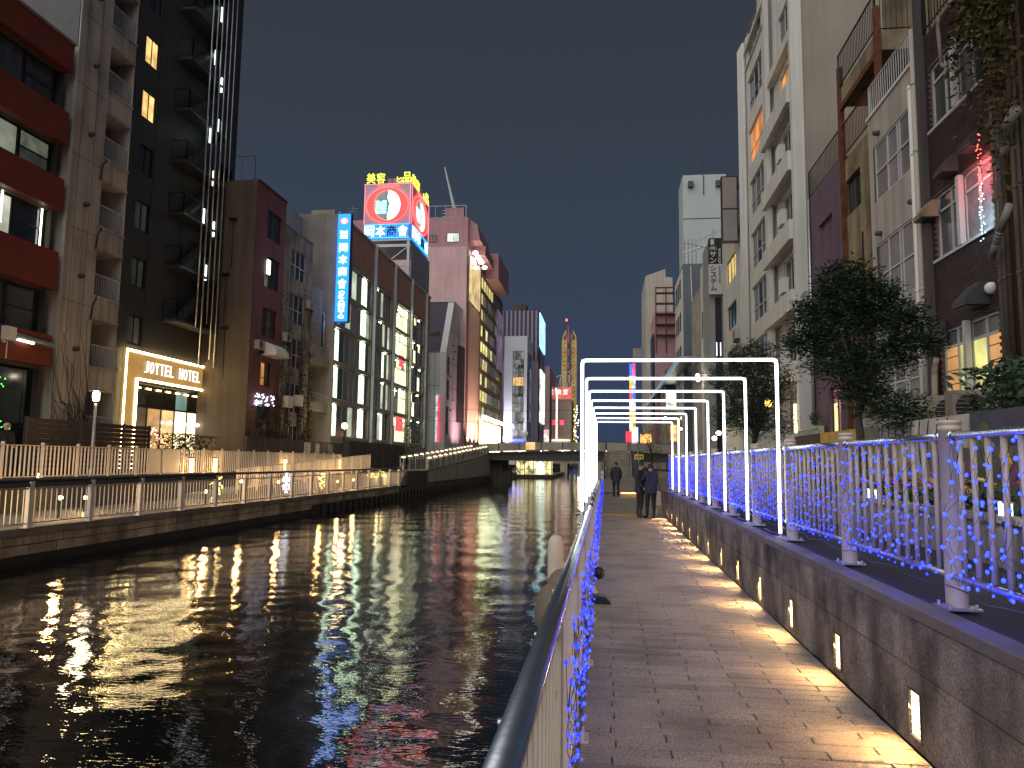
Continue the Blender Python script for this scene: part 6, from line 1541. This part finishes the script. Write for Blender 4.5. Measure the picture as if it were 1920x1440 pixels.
for k in range(8):
    m = MB(); y = 70+8*k; m.box(6.55, 6.75, y, y+7.4, 11.0, 11.45); m.build('light_segment', emis('eave_light', srgb('#a8d0ee'), .24, .4, .6), t)
m = MB(); m.box(6.76, 8.4, 70, 134, 11.42, 11.55); m.build('eave_slab', K['galv'], t)
t = thing('vertical_neon_sign', 'tall multicoloured vertical neon sign far along the right bank', 'sign', (5.6, 160, 6))
cols_ = ['#2a6aff', '#ffc52a', '#ff4a5a', '#f4f0e0', '#ffb030', '#e8f0ff', '#f8d050', '#d0e8ff']
zz = [22.7, 20.0, 17.4, 15.0, 12.6, 10.4, 8.6, 6.8, 4.6]
for k in range(8):
    m = MB(); m.box(5.0, 5.55 if k else 6.0, 160, 160.8, zz[k+1]+.1, zz[k]); m.build('sign_panel', emis('vneon', srgb(cols_[k]), 1.6, .45, .8), t)
    m = MB(); m.box(5.58, 6.25, 160, 160.8, zz[k+1]+.1, zz[k]); m.build('sign_panel', emis('vneon2', srgb(cols_[(k*3+2) % 8]), 1.2, .6, .8), t)
t = thing('white_sign_box', 'pale blank sign box high on the far right bank', 'sign', (6.8, 159, 24)); m = MB(); m.box(5.7, 8.0, 158.6, 159.2, 23.8, 25.8); m.build('box', fm_, t)
t = thing('red_shop_sign', 'bright red and white shop sign beyond the right end of the bridge', 'sign', (4.6, 140, 4)); m = MB(); m.box(3.7, 4.8, 140, 140.5, 4.6, 7.4); m.build('red_face', emis('red_shop', srgb('#ff2a40'), 1.8, .5, .7), t); m = MB(); m.box(4.81, 5.9, 140, 140.5, 4.6, 8.2); m.build('white_face', emis('white_shop', srgb('#e8f2ff'), 1.8, .5, .7), t)
t = thing('orange_shop_front', 'orange glowing shop front beyond the right end of the bridge', 'shop', (7.5, 130, 4)); m = MB(); m.box(5.9, 8.0, 130, 131, 4.4, 6.6); m.build('shop_window', emis('orange_front', srgb('#ffb260'), 1.8, .7, .8), t); m = MB(); m.box(8.4, 10.0, 118, 119, 4.2, 6.0); m.build('white_window', emis('white_front', srgb('#fff4e0'), 2.2, .7, .8), t)
for k, (x, y, z, c) in enumerate(((7.2, 60, 8.6, '#ffffff'), (7.6, 63, 8.6, '#ffffff'), (6.9, 33.0, 4.3, '#ffb24a'), (7.0, 48, 3.6, '#ffe0a0'), (7.3, 52, 3.4, '#ffe8c0'), (7.2, 74, 5.0, '#ffd080'), (7.0, 90, 7.0, '#fff0d0'))):
    t = thing('wall_lamp', ['bright white lamp above the right bank, nearer of a close pair', 'bright white lamp above the right bank, farther of a close pair', 'orange globe lamp glowing between the leaves of the far tree', 'cream lamp low on the pale building', 'cream lamp low beside the slim grey building', 'amber lamp above the dark end of the right fence', 'warm lamp over the distant green shop'][k], 'lamp', (x, y, z))
    m = MB(); m.ball((x, y, z), .16, 10, 6); m.build('globe', emis('lamp_globe', srgb(c), 9), t, True)
    m = MB(); m.box(x, 8.1, y-.03, y+.03, z+.15, z+.2); m.build('arm', K['dkmetal'], t)
    point('glow', (x-.2, y, z), 30, (1, .8, .55), .15, t)

# ================================================================== RIGHT BANK PLANTING AND HOARDINGS
def panel_art(label, y0, y1, m, arts, seed, z0=1.1, z1=2.47, x=5.2):
    t = thing('mural', label, 'mural', (x, y0, z0)); mb = MB(); mb.box(x, x+.06, y0+.01, y1-.01, z0, z1); mb.build('board', m, t)
    rr = random.Random(seed)
    for (mm, n, w, h) in arts:
        a = MB()
        for k in range(n):
            yc_ = y0+(y1-y0)*(k+.5+rr.uniform(-.2, .2))/n; zc = z0+(z1-z0)*rr.uniform(.25, .55); pts = []
            for q in range(12):
                th = 2*math.pi*q/12; pts.append((yc_+w*math.cos(th)*rr.uniform(.8, 1.15), min(z1-.03, max(z0+.02, zc+h*math.sin(th)))))
            a.prism(pts, 'x', x-.004-.0015*k, x-.0005)
        a.build('painted_shapes', mm, t)
    return t
pa = lambda c: mat('mural_paint', srgb(c), .75, .25, 3)
panel_art('dark grey mural board with pale and olive figures behind the near fence', 8.2, 11.5, pa('#4a4854'), [(pa('#8f93a0'), 3, .22, .42), (pa('#6e6a2c'), 4, .25, .5), (pa('#2c2a38'), 3, .3, .3)], 1)
panel_art('white mural board with thin black curves under the tree', 11.55, 15.1, pa('#b8b0a2'), [(pa('#8c8478'), 4, .25, .35)], 2)
t = thing('mural_lines', 'black hand drawn arcs painted on the white mural board', 'mural', (5.19, 13, 1.2)); m = MB()
for k in range(9):
    y = 11.9+.34*k; m.path([(5.19, y+.35*math.sin(a*.28), 1.15+1.3*a/8) for a in range(9)], .008, 4)
m.build('arcs', K['black'], t)
panel_art('small green mural board between the white and yellow ones', 15.12, 16.0, pa('#7d8a66'), [(pa('#c8c8a8'), 2, .15, .4)], 3)
panel_art('yellow mural board with dark arch shapes', 16.02, 19.1, pa('#c09a4a'), [(pa('#6a6a58'), 4, .28, .42), (pa('#8a5a3a'), 2, .2, .3)], 4)
panel_art('crowded colourful mural board at the far end of the row', 19.12, 21.6, pa('#4a4238'), [(pa('#8a4a3a'), 4, .2, .3), (pa('#3f6a4c'), 3, .2, .35), (pa('#9a8a70'), 3, .15, .2)], 5)
t = thing('mural_strip', 'low painted strip with blue and yellow flowers under the dark mural board', 'mural', (4.4, 9, 1)); m = MB(); m.box(4.72, 4.78, 7.4, 11.4, .86, 1.95); m.build('board', pa('#5c5a4a'), t); rr_ = random.Random(8)
for c, n in (('#3f5f9a', 12), ('#b89a3a', 10), ('#3d6a44', 16), ('#7a4a6a', 7)):
    a = MB()
    for k in range(n):
        y = rr_.uniform(7.5, 11.3); z = rr_.uniform(1.2, 1.85); w = rr_.uniform(.06, .14); a.prism([(y+w*math.cos(q*1.047)*rr_.uniform(.7, 1.2), z+w*math.sin(q*1.047)) for q in range(6)], 'x', 4.70-.001*k, 4.719)
    a.build('painted_flowers', pa(c), t)
t = thing('planter', 'long grey concrete planter behind the blue light fence', 'planter', (3.9, 10, GZ))
m = MB(); m.box(3.4, 4.5, 5.2, 15.6, GZ-.1, 1.22); m.box(3.36, 3.46, 5.16, 15.64, 1.221, 1.29); m.build('trough', K['conc'], t)
m = MB(); m.box(3.47, 4.48, 5.3, 15.5, 1.2, 1.235); m.build('soil', mat('soil', srgb('#2c2119'), .95, .3, 8, .5, 30), t)
BC = [('#c98a5a', 'apricot'), ('#8a3a42', 'red'), ('#a4607f', 'pink'), ('#d8b27a', 'cream')]
bmats = [mat('bloom_'+n, srgb(c), .7, .3, 12) for c, n in BC]
bl = MB(); rr_ = random.Random(15)
for k in range(16):
    a = k*2.4; rr2 = .012+.0032*k; c = Vector((rr2*math.cos(a), rr2*math.sin(a), .05-.0028*k)); q = Vector((math.cos(a), math.sin(a), .6)).normalized(); s = Vector((-math.sin(a), math.cos(a), 0))
    bl.quad(c-s*.022, c+q*.03-s*.012, c+q*.034+s*.012, c+s*.022)
bme = [bl.mesh('bloom', b) for b in bmats]
spots = [(5.9+.82*k) for k in range(12)]
for i, y in enumerate(spots):
    ci = (0, 0, 1, 3, 0, 2, 1, 2, 3, 1, 0, 2)[i]
    t = thing('flowering_plant', f'{BC[ci][1]} flowering plant in the long planter, {ORD[i]} from the near end' if i else 'apricot flowering plant in the long planter, nearest of the row', 'flowers', (3.95, y, 1.23), 'flowering plants in the planter')
    lf = MB()
    for k in range(150): leafq(lf, Vector((3.9+rr_.gauss(0, .2), y+rr_.gauss(0, .22), 1.24+abs(rr_.gauss(0, .12)))), rr_, rr_.uniform(.04, .08))
    lf.build('leaves', K['leaf'], t, kind='stuff')
    for k in range(5): put('bloom', bme[ci], t, loc=(3.72+rr_.uniform(-.12, .35), y+rr_.gauss(0, .24), 1.36+rr_.random()*.2), rot=(rr_.uniform(-.4, .4), rr_.uniform(-.9, .1), rr_.random()*6), scale=[rr_.uniform(.9, 1.5)]*3)
for i, (y, x) in enumerate(((9.9, 3.3), (6.75, 3.3))):
    t = thing('planter_light', ['small white lantern on the planter edge, farther of two', 'small white lantern on the planter edge at the right border'][i], 'lantern', (x, y, 1.25)); m = MB(); m.box(x-.04, x+.04, y-.035, y+.035, 1.3, 1.40)
    m.build('lantern_glass', emis('lantern', (.9, .95, 1), 3.0, .4, 30), t); m = MB(); m.box(x-.05, x+.05, y-.045, y+.045, 1.401, 1.42); m.box(x-.02, x+.02, y-.02, y+.02, GZ, 1.3); m.build('cap', K['galv'], t); point('glow', (x-.15, y, 1.4), 3, (.9, .95, 1), .06, t)
# air conditioners
for i, (y, x) in enumerate(((14.9, 6.4), (16.0, 6.5))):
    t = thing('air_conditioner', ['grey outdoor air conditioner with a round fan, nearer of the pair under the lit window', 'grey outdoor air conditioner with a round fan, farther of the pair under the lit window'][i], 'air conditioner', (x, y, 2.4))
    m = MB(); m.box(x, x+.8, y-.14, y+.18, 2.45, 3.12); m.build('casing', mat('grey_beige_casing', srgb('#b1a898'), .6, .08, 3), t)
    m = MB(); ring = MB(); ring.lathe((0, 0, 0), ((.27, 0), (.25, .02), (.001, .012)), 20); m.v = [(x+.31+v[0], y-.145-v[2]*.3, 2.79+v[1]) for v in ring.v]; m.f = ring.f; m.build('fan_grille', K['dkmetal'], t)
    m = MB()
    for k in range(7): m.box(x+.05, x+.57, y-.158, y-.152, 2.55+.08*k, 2.56+.08*k)
    m.build('grille_bars', K['alu'], t)
m = MB(); m.box(5.3, 8, 9, 19.1, GZ-.05, 2.42); tt = thing('service_wall', 'low dark service wall carrying the air conditioners behind the mural boards', 'wall', (6.6, 14, GZ)); m.build('wall_face', K['concdark'], tt)
bush('dark leafy shrub under the yellow lit window beside the air conditioners', 6.6, 12.9, 2.42, .5, 1.2, 1.0, 900, K['leaf'], 22, 'shrub', 'shrub')
# ---- trees
def tree(label, x, y, z0, trunk_h, crowns, n, seed, leaf=.10):
    t = thing('broadleaf_tree', label, 'tree', (x, y, z0)); r = random.Random(seed); tb = MB(); lm = MB()
    top = Vector((x+.05, y, z0+trunk_h))
    tb.path([(x, y, z0), (x+.04, y+.02, z0+trunk_h*.4), (x-.03, y, z0+trunk_h*.75), top], .09, 9, .6)
    tips = []
    for (cx, cyy, cz, rx, rz, wgt) in crowns:
        c = Vector((x+cx, y+cyy, z0+cz))
        for k in range(int(9*wgt)):
            d = Vector((r.gauss(0, 1), r.gauss(0, 1), r.gauss(0, .8))).normalized()
            e = c+Vector((d.x*rx, d.y*rx, d.z*rz))*r.uniform(.55, .95); mid = (top+e)/2+Vector((r.gauss(0, .12), r.gauss(0, .12), r.uniform(0, .25)))
            tb.path([top-Vector((0, 0, r.uniform(0, .5))), mid, e], .028, 5, .25)
            tips.append((mid, e))
            far_ = e+Vector((d.x, d.y, d.z*.8))*rx*r.uniform(.2, .55)
            tb.path([e, far_], .01, 4, .3)
            for q in range(46):
                o = e.lerp(far_, r.random())+Vector((r.gauss(0, .06), r.gauss(0, .06), r.gauss(0, .05))); ax = Vector((r.gauss(0, 1), r.gauss(0, 1), r.gauss(-.2, .5))).normalized(); nb_ = ax.cross(Vector((r.gauss(0, .4), r.gauss(0, .4), 1))).normalized(); s = leaf*r.uniform(.55, 1)
                lm.quad(o, o+ax*s*.5+nb_*s*.2, o+ax*s, o+ax*s*.5-nb_*s*.2)
        for k in range(int(n*wgt)):
            u = r.random()**.45; d = Vector((r.gauss(0, 1), r.gauss(0, 1), r.gauss(0, 1))).normalized()
            lump = 1+.22*math.sin(d.x*5+seed)*math.sin(d.y*6+1)+.14*math.sin(d.z*9+seed)
            p = c+Vector((d.x*rx, d.y*rx, d.z*rz))*u*lump
            # sprays of narrow leaves along a short twig
            dr = Vector((d.x+r.gauss(0, .5), d.y+r.gauss(0, .5), .15+r.gauss(0, .25))).normalized()
            for q in range(4):
                o = p+dr*(q*.055); s = leaf*r.uniform(.55, 1.0)
                sd = dr.cross(Vector((0, 0, 1))).normalized()*(1 if q % 2 else -1)
                ax = (dr*.6+sd*.8+Vector((0, 0, r.gauss(0, .25)))).normalized(); nb_ = ax.cross(Vector((r.gauss(0, .4), r.gauss(0, .4), 1))).normalized()
                lm.quad(o, o+ax*s*.5+nb_*s*.2, o+ax*s, o+ax*s*.5-nb_*s*.2)
    tb.build('trunk', K['bark'], t, True); lm.build('crown', K['leaf'], t, kind='stuff')
tree('larger dark leafy tree in front of the cream building', 4.6, 14.3, GZ, 2.3, [(-.1, .2, 4.25, .50, .45, .42), (-.5, .5, 3.75, .48, .42, .42), (.25, -.1, 3.85, .5, .42, .42), (-.15, .1, 3.45, .62, .5, .5), (-.75, .7, 3.2, .42, .32, .3), (.62, -.4, 3.45, .42, .32, .32), (.75, -.5, 3.0, .45, .30, .3), (-.35, .3, 2.75, .5, .4, .36), (.3, -.2, 2.75, .5, .42, .36), (.05, 0, 2.2, .42, .36, .25), (.5, -.3, 1.85, .48, .32, .26), (.75, -.5, 1.6, .3, .25, .14)], 1750, 3, .12)
tree('farther dark leafy tree behind the neon arches', 4.7, 24.6, GZ, 2.0, [(0, 0, 4.2, .75, .6, .5), (-.6, .3, 3.6, .75, .65, .5), (.5, 0, 3.5, .75, .65, .5), (0, 0, 2.9, .9, .7, .6), (-.6, .2, 2.3, .7, .6, .4), (.5, 0, 2.1, .75, .6, .4)], 1900, 9, .12)
tree('distant dark tree beyond the end of the right fence', 3.7, 62, .2, 2.2, [(0, 0, 3.9, 1.3, 1.6, .7), (0, .2, 2.0, 1.3, 1.2, .5)], 2200, 12)
# white disc and dark cabinet behind the far fence
t = thing('white_disc_lamp', 'pale oval disc lamp behind the fence between the arches', 'lamp', (3.0, 19.2, 1)); m = MB(); m.ball((3.0, 19.2, 1.28), .12, 12, 8, 1.6); m.build('disc', emis('disc_lamp', (.75, .85, .9), .6), t, True); m = MB(); m.tube((3, 19.2, GZ), (3, 19.2, 1.1), .02, 6); m.build('stem', K['dkmetal'], t)
t = thing('end_wall', 'rough dark wall mass beyond the end of the right fence', 'wall', (3.4, 32, .2)); m = MB(); m.box(2.4, 6.5, 27, 58, -.2, 1.05); m.build('wall_face', K['wallstone'], t)
# ================================================================== PEOPLE
SKIN = mat('skin', srgb('#b98a6e'), .55, .08, 8); 
def person(label, loc, rz, joints, mats, radii=None, bag=None, cap=False, hair=(.012, .010, .009)):
    """joints: dict name -> (x, y, z); the figure faces -Y before turning"""
    t = thing('person', label, 'person', loc)
    J = dict(pelvis=(0, 0, .93), waist=(0, 0, 1.06), chest=(0, .0, 1.27), neck0=(0, .01, 1.43), neck=(0, -.005, 1.50), head=(0, -.015, 1.60), crown=(0, -.01, 1.70),
             shl=(.17, .01, 1.40), ell=(.23, .03, 1.14), wrl=(.24, -.06, .90), hdl=(.24, -.08, .82), shr=(-.17, .01, 1.40), elr=(-.23, .03, 1.14), wrr=(-.24, -.06, .90), hdr=(-.24, -.08, .82),
             hpl=(.09, 0, .88), knl=(.10, -.02, .50), anl=(.10, .03, .10), tol=(.11, -.14, .04), hpr=(-.09, 0, .88), knr=(-.10, -.02, .50), anr=(-.10, .03, .10), tor=(-.11, -.14, .04))
    J.update(joints)
    Rr = dict(pelvis=.155, waist=.145, chest=.165, neck0=.085, neck=.055, head=.088, crown=.06, shl=.075, ell=.055, wrl=.04, hdl=.034, shr=.075, elr=.055, wrr=.04, hdr=.034,
              hpl=.10, knl=.07, anl=.05, tol=.038, hpr=.10, knr=.07, anr=.05, tor=.038)
    Rr.update(radii or {})
    E_ = [('pelvis', 'waist'), ('waist', 'chest'), ('chest', 'neck0'), ('neck0', 'neck'), ('neck', 'head'), ('head', 'crown'), ('chest', 'shl'), ('shl', 'ell'), ('ell', 'wrl'), ('wrl', 'hdl'), ('chest', 'shr'), ('shr', 'elr'), ('elr', 'wrr'), ('wrr', 'hdr'),
          ('pelvis', 'hpl'), ('hpl', 'knl'), ('knl', 'anl'), ('anl', 'tol'), ('pelvis', 'hpr'), ('hpr', 'knr'), ('knr', 'anr'), ('anr', 'tor')]
    names = list(J); me = bpy.data.meshes.new('body'); me.from_pydata([J[n] for n in names], [(names.index(a), names.index(b)) for a, b in E_], []); me.update()
    o = bpy.data.objects.new('body_tmp', me); COL.objects.link(o)
    mo = o.modifiers.new('skin', 'SKIN'); mo.use_smooth_shade = True
    for i, n in enumerate(names):
        v = me.skin_vertices[0].data[i]; q = Rr[n]; v.radius = (q, q*.72) if n in ('pelvis', 'waist', 'chest', 'neck0') else (q, q); v.use_root = (n == 'pelvis')
    sb_ = o.modifiers.new('sub', 'SUBSURF'); sb_.levels = 2; sb_.render_levels = 2
    bpy.context.view_layer.update()
    out = bpy.data.meshes.new_from_object(o.evaluated_get(bpy.context.evaluated_depsgraph_get())); bpy.data.objects.remove(o)
    # fingers, face and ears are added to the same mesh
    ex = MB()
    for s, h, w in ((1, 'hdl', 'wrl'), (-1, 'hdr', 'wrr')):
        hv, wv = Vector(J[h]), Vector(J[w]); d = (hv-wv).normalized(); sd = Vector((0, 1, 0)).cross(d); sd = sd.normalized() if sd.length > .1 else Vector((1, 0, 0)); nn = d.cross(sd)
        for k in range(4):
            b = hv+sd*0+nn*(.024-.016*k); L_ = (.062, .072, .066, .05)[k]; mid = b+d*L_*.6; ex.path([b-d*.01, mid, mid+(d*.7-sd*s*.7)*L_*.5], .0095, 6, .75)
        b = hv-d*.02+nn*.03; ex.path([b, b+(d+nn*.9)*.028, b+(d*1.6+nn*.7)*.034], .011, 6, .75)
    hc = Vector(J['head']); up = (Vector(J['crown'])-hc).normalized(); fw = Vector((0, -1, 0))
    ex.ball(hc+fw*.088+up*(-.005), .016, 6, 4, 1.4); ex.ball(hc+Vector((.085, .01, 0)), .024, 6, 4, 1.3); ex.ball(hc+Vector((-.085, .01, 0)), .024, 6, 4, 1.3)
    for s in (-1, 1): ex.ball(hc+fw*.078+Vector((s*.033, 0, 0))+up*.022, .012, 6, 4)
    ex.box(hc.x-.025, hc.x+.025, hc.y-.09, hc.y-.08, hc.z-.052, hc.z-.043)
    v = [tuple(x.co) for x in out.vertices]+ex.v; n0 = len(out.vertices)
    f = [tuple(p.vertices) for p in out.polygons]+[tuple(i+n0 for i in p) for p in ex.f]; npoly = len(out.polygons)
    bm = bpy.data.meshes.new('body'); bm.from_pydata(v, [], f)
    for mm in (SKIN, mats[0], mats[1], K['black']): bm.materials.append(mm)
    for p in bm.polygons:
        c = p.center; p.use_smooth = True
        if p.index >= npoly: p.material_index = 0
        elif c.z > J['neck'][2]-.01: p.material_index = 0
        elif c.z < .115: p.material_index = 3
        else:
            near = min(('hdl', 'hdr'), key=lambda q: (Vector(J[q])-c).length)
            p.material_index = 0 if (Vector(J[near])-c).length < .055 else (1 if c.z > .80 else 2)
    for mmesh in (out,): bpy.data.meshes.remove(mmesh)
    b = put('body', bm, t, loc=loc)
    # hair or cap as a child
    hm = MB(); n = 14
    for j in range(5):
        th = math.pi*.5*(j/4.0)
        for i in range(n):
            a = 2*math.pi*i/n; front = max(0, -math.sin(a)); rr = .102
            hm.v.append((hc.x+rr*math.cos(th)*math.cos(a), hc.y+.012+rr*1.08*math.cos(th)*math.sin(a), hc.z+.025+(front*.035 if j == 0 else 0)-(.05*(1-front) if j == 0 else 0)+.092*math.sin(th)))
    for j in range(4):
        for i in range(n): q = (i+1) % n; hm.f.append((j*n+i, j*n+q, (j+1)*n+q, (j+1)*n+i))
    hmm = mats[2] if cap else mat('dark_hair', hair, .5, .2, 20)
    put('cap' if cap else 'hair', hm.mesh('hair', hmm, True), t, loc=loc)
    # jacket skirt and collar as clothing
    cm = MB(); prof = [(.205, J['pelvis'][2]-.16), (.20, J['pelvis'][2]), (.178, J['waist'][2])]
    nn_ = 18
    for (q, z) in prof:
        for i in range(nn_):
            a = 2*math.pi*i/nn_; wob = 1+.03*math.sin(5*a+z*9); cm.v.append((J['pelvis'][0]+q*wob*math.cos(a), J['pelvis'][1]+q*.72*wob*math.sin(a), z))
    for j in range(2):
        for i in range(nn_): q = (i+1) % nn_; cm.f.append((j*nn_+i, j*nn_+q, (j+1)*nn_+q, (j+1)*nn_+i))
    cm2 = cm.mesh('coat_hem', mats[0], True); put('coat_hem', cm2, t, loc=loc)
    for ch in t.children: pass
    t.rotation_euler = (0, 0, rz)
    return t
navy = mat('navy_coat', (.022, .026, .042), .8, .25, 12, .3, 60); blackc = mat('black_coat', (.02, .02, .022), .75, .25, 12, .3, 60); jeans = mat('dark_trousers', (.016, .018, .024), .85, .2, 14)
grey = mat('dark_jacket', (.018, .017, .018), .8, .2, 12); capm = mat('pale_cap', srgb('#b0aaa0'), .8, .1, 10)
# walking away from the camera
person('person in a dark jacket walking away towards the stairs', (.49, 36.8, 0), math.pi,
       dict(knl=(.10, -.10, .52), anl=(.10, .02, .11), tol=(.10, -.12, .05), anr=(-.10, .18, .14), knr=(-.10, .05, .50), tor=(-.10, .06, .04), ell=(.24, .05, 1.14), wrl=(.22, .02, .92), hdl=(.21, 0, .84), elr=(-.24, .0, 1.14), wrr=(-.22, -.1, .94), hdr=(-.21, -.13, .87)), (navy, jeans, capm),
       dict(chest=.19, waist=.175, pelvis=.17, shl=.085, shr=.085, ell=.07, elr=.07))
# couple
t1 = person('person in a black coat standing sideways beside a companion', (1.04, 23.5, 0), R(62),
       dict(head=(0, -.05, 1.585), crown=(0, -.05, 1.69), neck=(0, -.025, 1.49), ell=(.20, -.02, 1.15), wrl=(.12, -.22, 1.10), hdl=(.08, -.29, 1.12), elr=(-.20, .0, 1.14), wrr=(-.16, -.16, .96), hdr=(-.14, -.22, .90)), (blackc, jeans, capm), dict(chest=.185, waist=.175, pelvis=.17, shl=.085, shr=.085))
t2 = person('person in a dark coat holding up a phone beside the wall', (1.36, 23.2, 0), R(200),
       dict(neck=(0, -.03, 1.47), head=(0, -.06, 1.555), crown=(0, -.055, 1.655), shl=(.17, .0, 1.37), shr=(-.17, 0, 1.37), ell=(.22, -.12, 1.15), wrl=(.10, -.32, 1.25), hdl=(.07, -.38, 1.30), elr=(-.22, -.12, 1.15), wrr=(-.10, -.32, 1.25), hdr=(-.07, -.38, 1.30), knl=(.11, -.04, .50), anl=(.13, .0, .10), tol=(.14, -.16, .04)), (navy, jeans, capm), dict(chest=.185, waist=.18, pelvis=.175, shl=.085, shr=.085))
t = thing('phone', 'phone held up in front of the person by the wall', 'phone', (1.24, 23.55, 1.3)); m = MB(); m.box(1.19, 1.33, 23.545, 23.555, 1.26, 1.345); m.build('phone_body', K['black'], t)
t = thing('tote_bag', 'pale tote bag hanging at the side of the person by the wall', 'bag', (1.58, 23.15, .6)); m = MB(); m.prism([(1.50, .42), (1.66, .42), (1.64, .82), (1.53, .86)], 'y', 23.08, 23.2); m.build('bag_body', mat('canvas', srgb('#a3937c'), .9, .15, 8, .2, 60), t); m = MB(); m.path([(1.53, 23.14, .84), (1.5, 23.14, 1.1), (1.52, 23.16, 1.36)], .012, 5); m.path([(1.64, 23.14, .81), (1.56, 23.14, 1.1), (1.53, 23.16, 1.36)], .012, 5); m.build('strap', K['wood'], t)
# two people on the terrace at the left edge
person('person in a pale cap and dark jacket behind the terrace fence at the left edge', (-18.3, 20.9, .95), R(70),
       dict(ell=(.2, -.02, 1.14), wrl=(.12, -.2, 1.0), hdl=(.1, -.27, .98)), (grey, jeans, capm), dict(chest=.19, waist=.18), cap=True)
person('person in black behind the terrace fence, half cut by the left border', (-17.9, 19.3, .95), R(100), dict(), (blackc, jeans, capm), dict(chest=.19, waist=.18))
t = thing('light_box', 'white glowing shop sign box behind the terrace fence at the left border', 'sign', (-19, 20.3, 1)); m = MB(); m.box(-19.3, -19.1, 19.2, 20.4, 1.6, 2.75); m.build('sign_face', emis('white_box_sign', srgb('#eef6f2'), 1.5, .3, 2), t); m = MB(); m.box(-19.34, -19.06, 19.14, 20.46, 1.52, 1.597); m.box(-19.3, -19.1, 19.7, 19.8, .95, 1.52); m.build('frame', K['dkmetal'], t)
for i, (y, z) in enumerate(((19.9, 1.05), (21.5, 1.05))):
    t = thing('step_globe', ['small white globe lamp at the foot of the terrace fence, nearer', 'small white globe lamp at the foot of the terrace fence, farther'][i], 'lamp', (-17.6, y, .95)); m = MB(); m.ball((-17.6, y, z), .07, 10, 6); m.build('globe', wl, t, True)

# ================================================================== FACADE CLUTTER: air units, ducts, aerials
acm = mat('air_unit_casing', srgb('#a8a296'), .6, .12, 3, streak=.3)
def wall_ac(x, y, z, side, label, n):
    t = thing('air_conditioner', label, 'air conditioner', (x, y, z)); m = MB(); d = .32*side
    m.box(x, x+d, y-.38, y+.38, z, z+.56); m.build('casing', acm, t)
    m = MB(); ring = MB(); ring.lathe((0, 0, 0), ((.22, 0), (.2, .015), (.05, .01), (.001, .012)), 14)
    m.v = [(x+d+side*(.004+v[2]), y-.08+v[0], z+.28+v[1]) for v in ring.v]; m.f = ring.f; m.build('fan_grille', K['dkmetal'], t)
    m = MB(); m.box(x, x+d*.9, y-.34, y-.3, z-.2, z-.002); m.box(x, x+d*.9, y+.3, y+.34, z-.2, z-.002); m.build('bracket', K['dkmetal'], t)
    m = MB(); m.path([(x+.05*side, y+.42, z+.3), (x+.05*side, y+.5, z), (x+.05*side, y+.5, z-n)], .03, 5); m.build('pipe', K['conc'], t)
wall_ac(-20.98, 46.35, 9.3, 1, 'air conditioner hung on the vine covered grey house, third floor', 2.2)
wall_ac(-20.98, 49.9, 12.2, 1, 'air conditioner hung on the vine covered grey house, fourth floor', 2.6)
wall_ac(-20.98, 42.5, 8.2, 1, 'air conditioner on the dark red house left of its white awning', 2.0)
wall_ac(-22.18, 50.9, 3.4, 1, 'air conditioner low on the small balcony building', 1.2)
wall_ac(7.98, 45.9, 9.2, -1, 'air conditioner on the narrow pale building, third floor', 2.4)
wall_ac(7.98, 51.2, 6.2, -1, 'air conditioner on the narrow pale building, second floor', 2.0)
wall_ac(8.43, 27.6, 7.2, -1, 'air conditioner on the purple wall above the leafy tree', 2.2)
for i, (x, y, z) in enumerate(((-21.6, 60, 20.7), (-24, 47.5, 17.1), (-26, 118, 38.2))):
    t = thing('roof_aerial', ['thin aerial mast on the long glass office roof', 'thin aerial mast on the vine covered house roof', 'thin aerial mast on the pink tower roof'][i], 'aerial', (x, y, z)); s = 1+i*.5
    m = MB(); m.tube((x, y, z), (x, y, z+2.6*s), .025*s, 5)
    for k in range(4): m.tube((x-.5*s, y, z+(1.6+.25*k)*s), (x+.5*s, y, z+(1.6+.25*k)*s), .014*s, 4)
    m.build('mast', K['galv'], t)
for i, (x0, x1, y0, y1, z) in enumerate(((-24, -22, 57, 59.5, 20.65), (-24.5, -22.6, 62, 66, 20.65), (-23.6, -21.8, 120, 124, 38.2))):
    t = thing('roof_plant', ['grey cooling unit on the near end of the glass office roof', 'longer grey cooling unit on the glass office roof', 'grey plant box on the pink tower roof'][i], 'roof plant', (x0, y0, z)); m = MB(); m.box(x0, x1, y0, y1, z, z+1.3); m.build('casing', acm, t)
    m = MB()
    for k in range(5): m.box(x1+.001, x1+.03, y0+.1, y1-.1, z+.15+.22*k, z+.23+.22*k)
    m.build('louvres', K['dkmetal'], t)
# litter and leaves on the paving
lt = random.Random(77); lv = MB()
for k in range(70):
    y = 4+14*lt.random()**1.4; x = lt.choice((lt.uniform(-.1, 1.8), lt.uniform(1.55, 1.84))); a = lt.random()*6.28; s = lt.uniform(.012, .03)
    c = Vector((x, y, .008)); d = Vector((math.cos(a)*s, math.sin(a)*s, lt.uniform(0, .008))); n = Vector((-d.y, d.x, 0))*.45; lv.quad(c-d, c+n, c+d, c-n)
lv.build('fallen_leaves', K['leaf2'], None, kind='stuff')
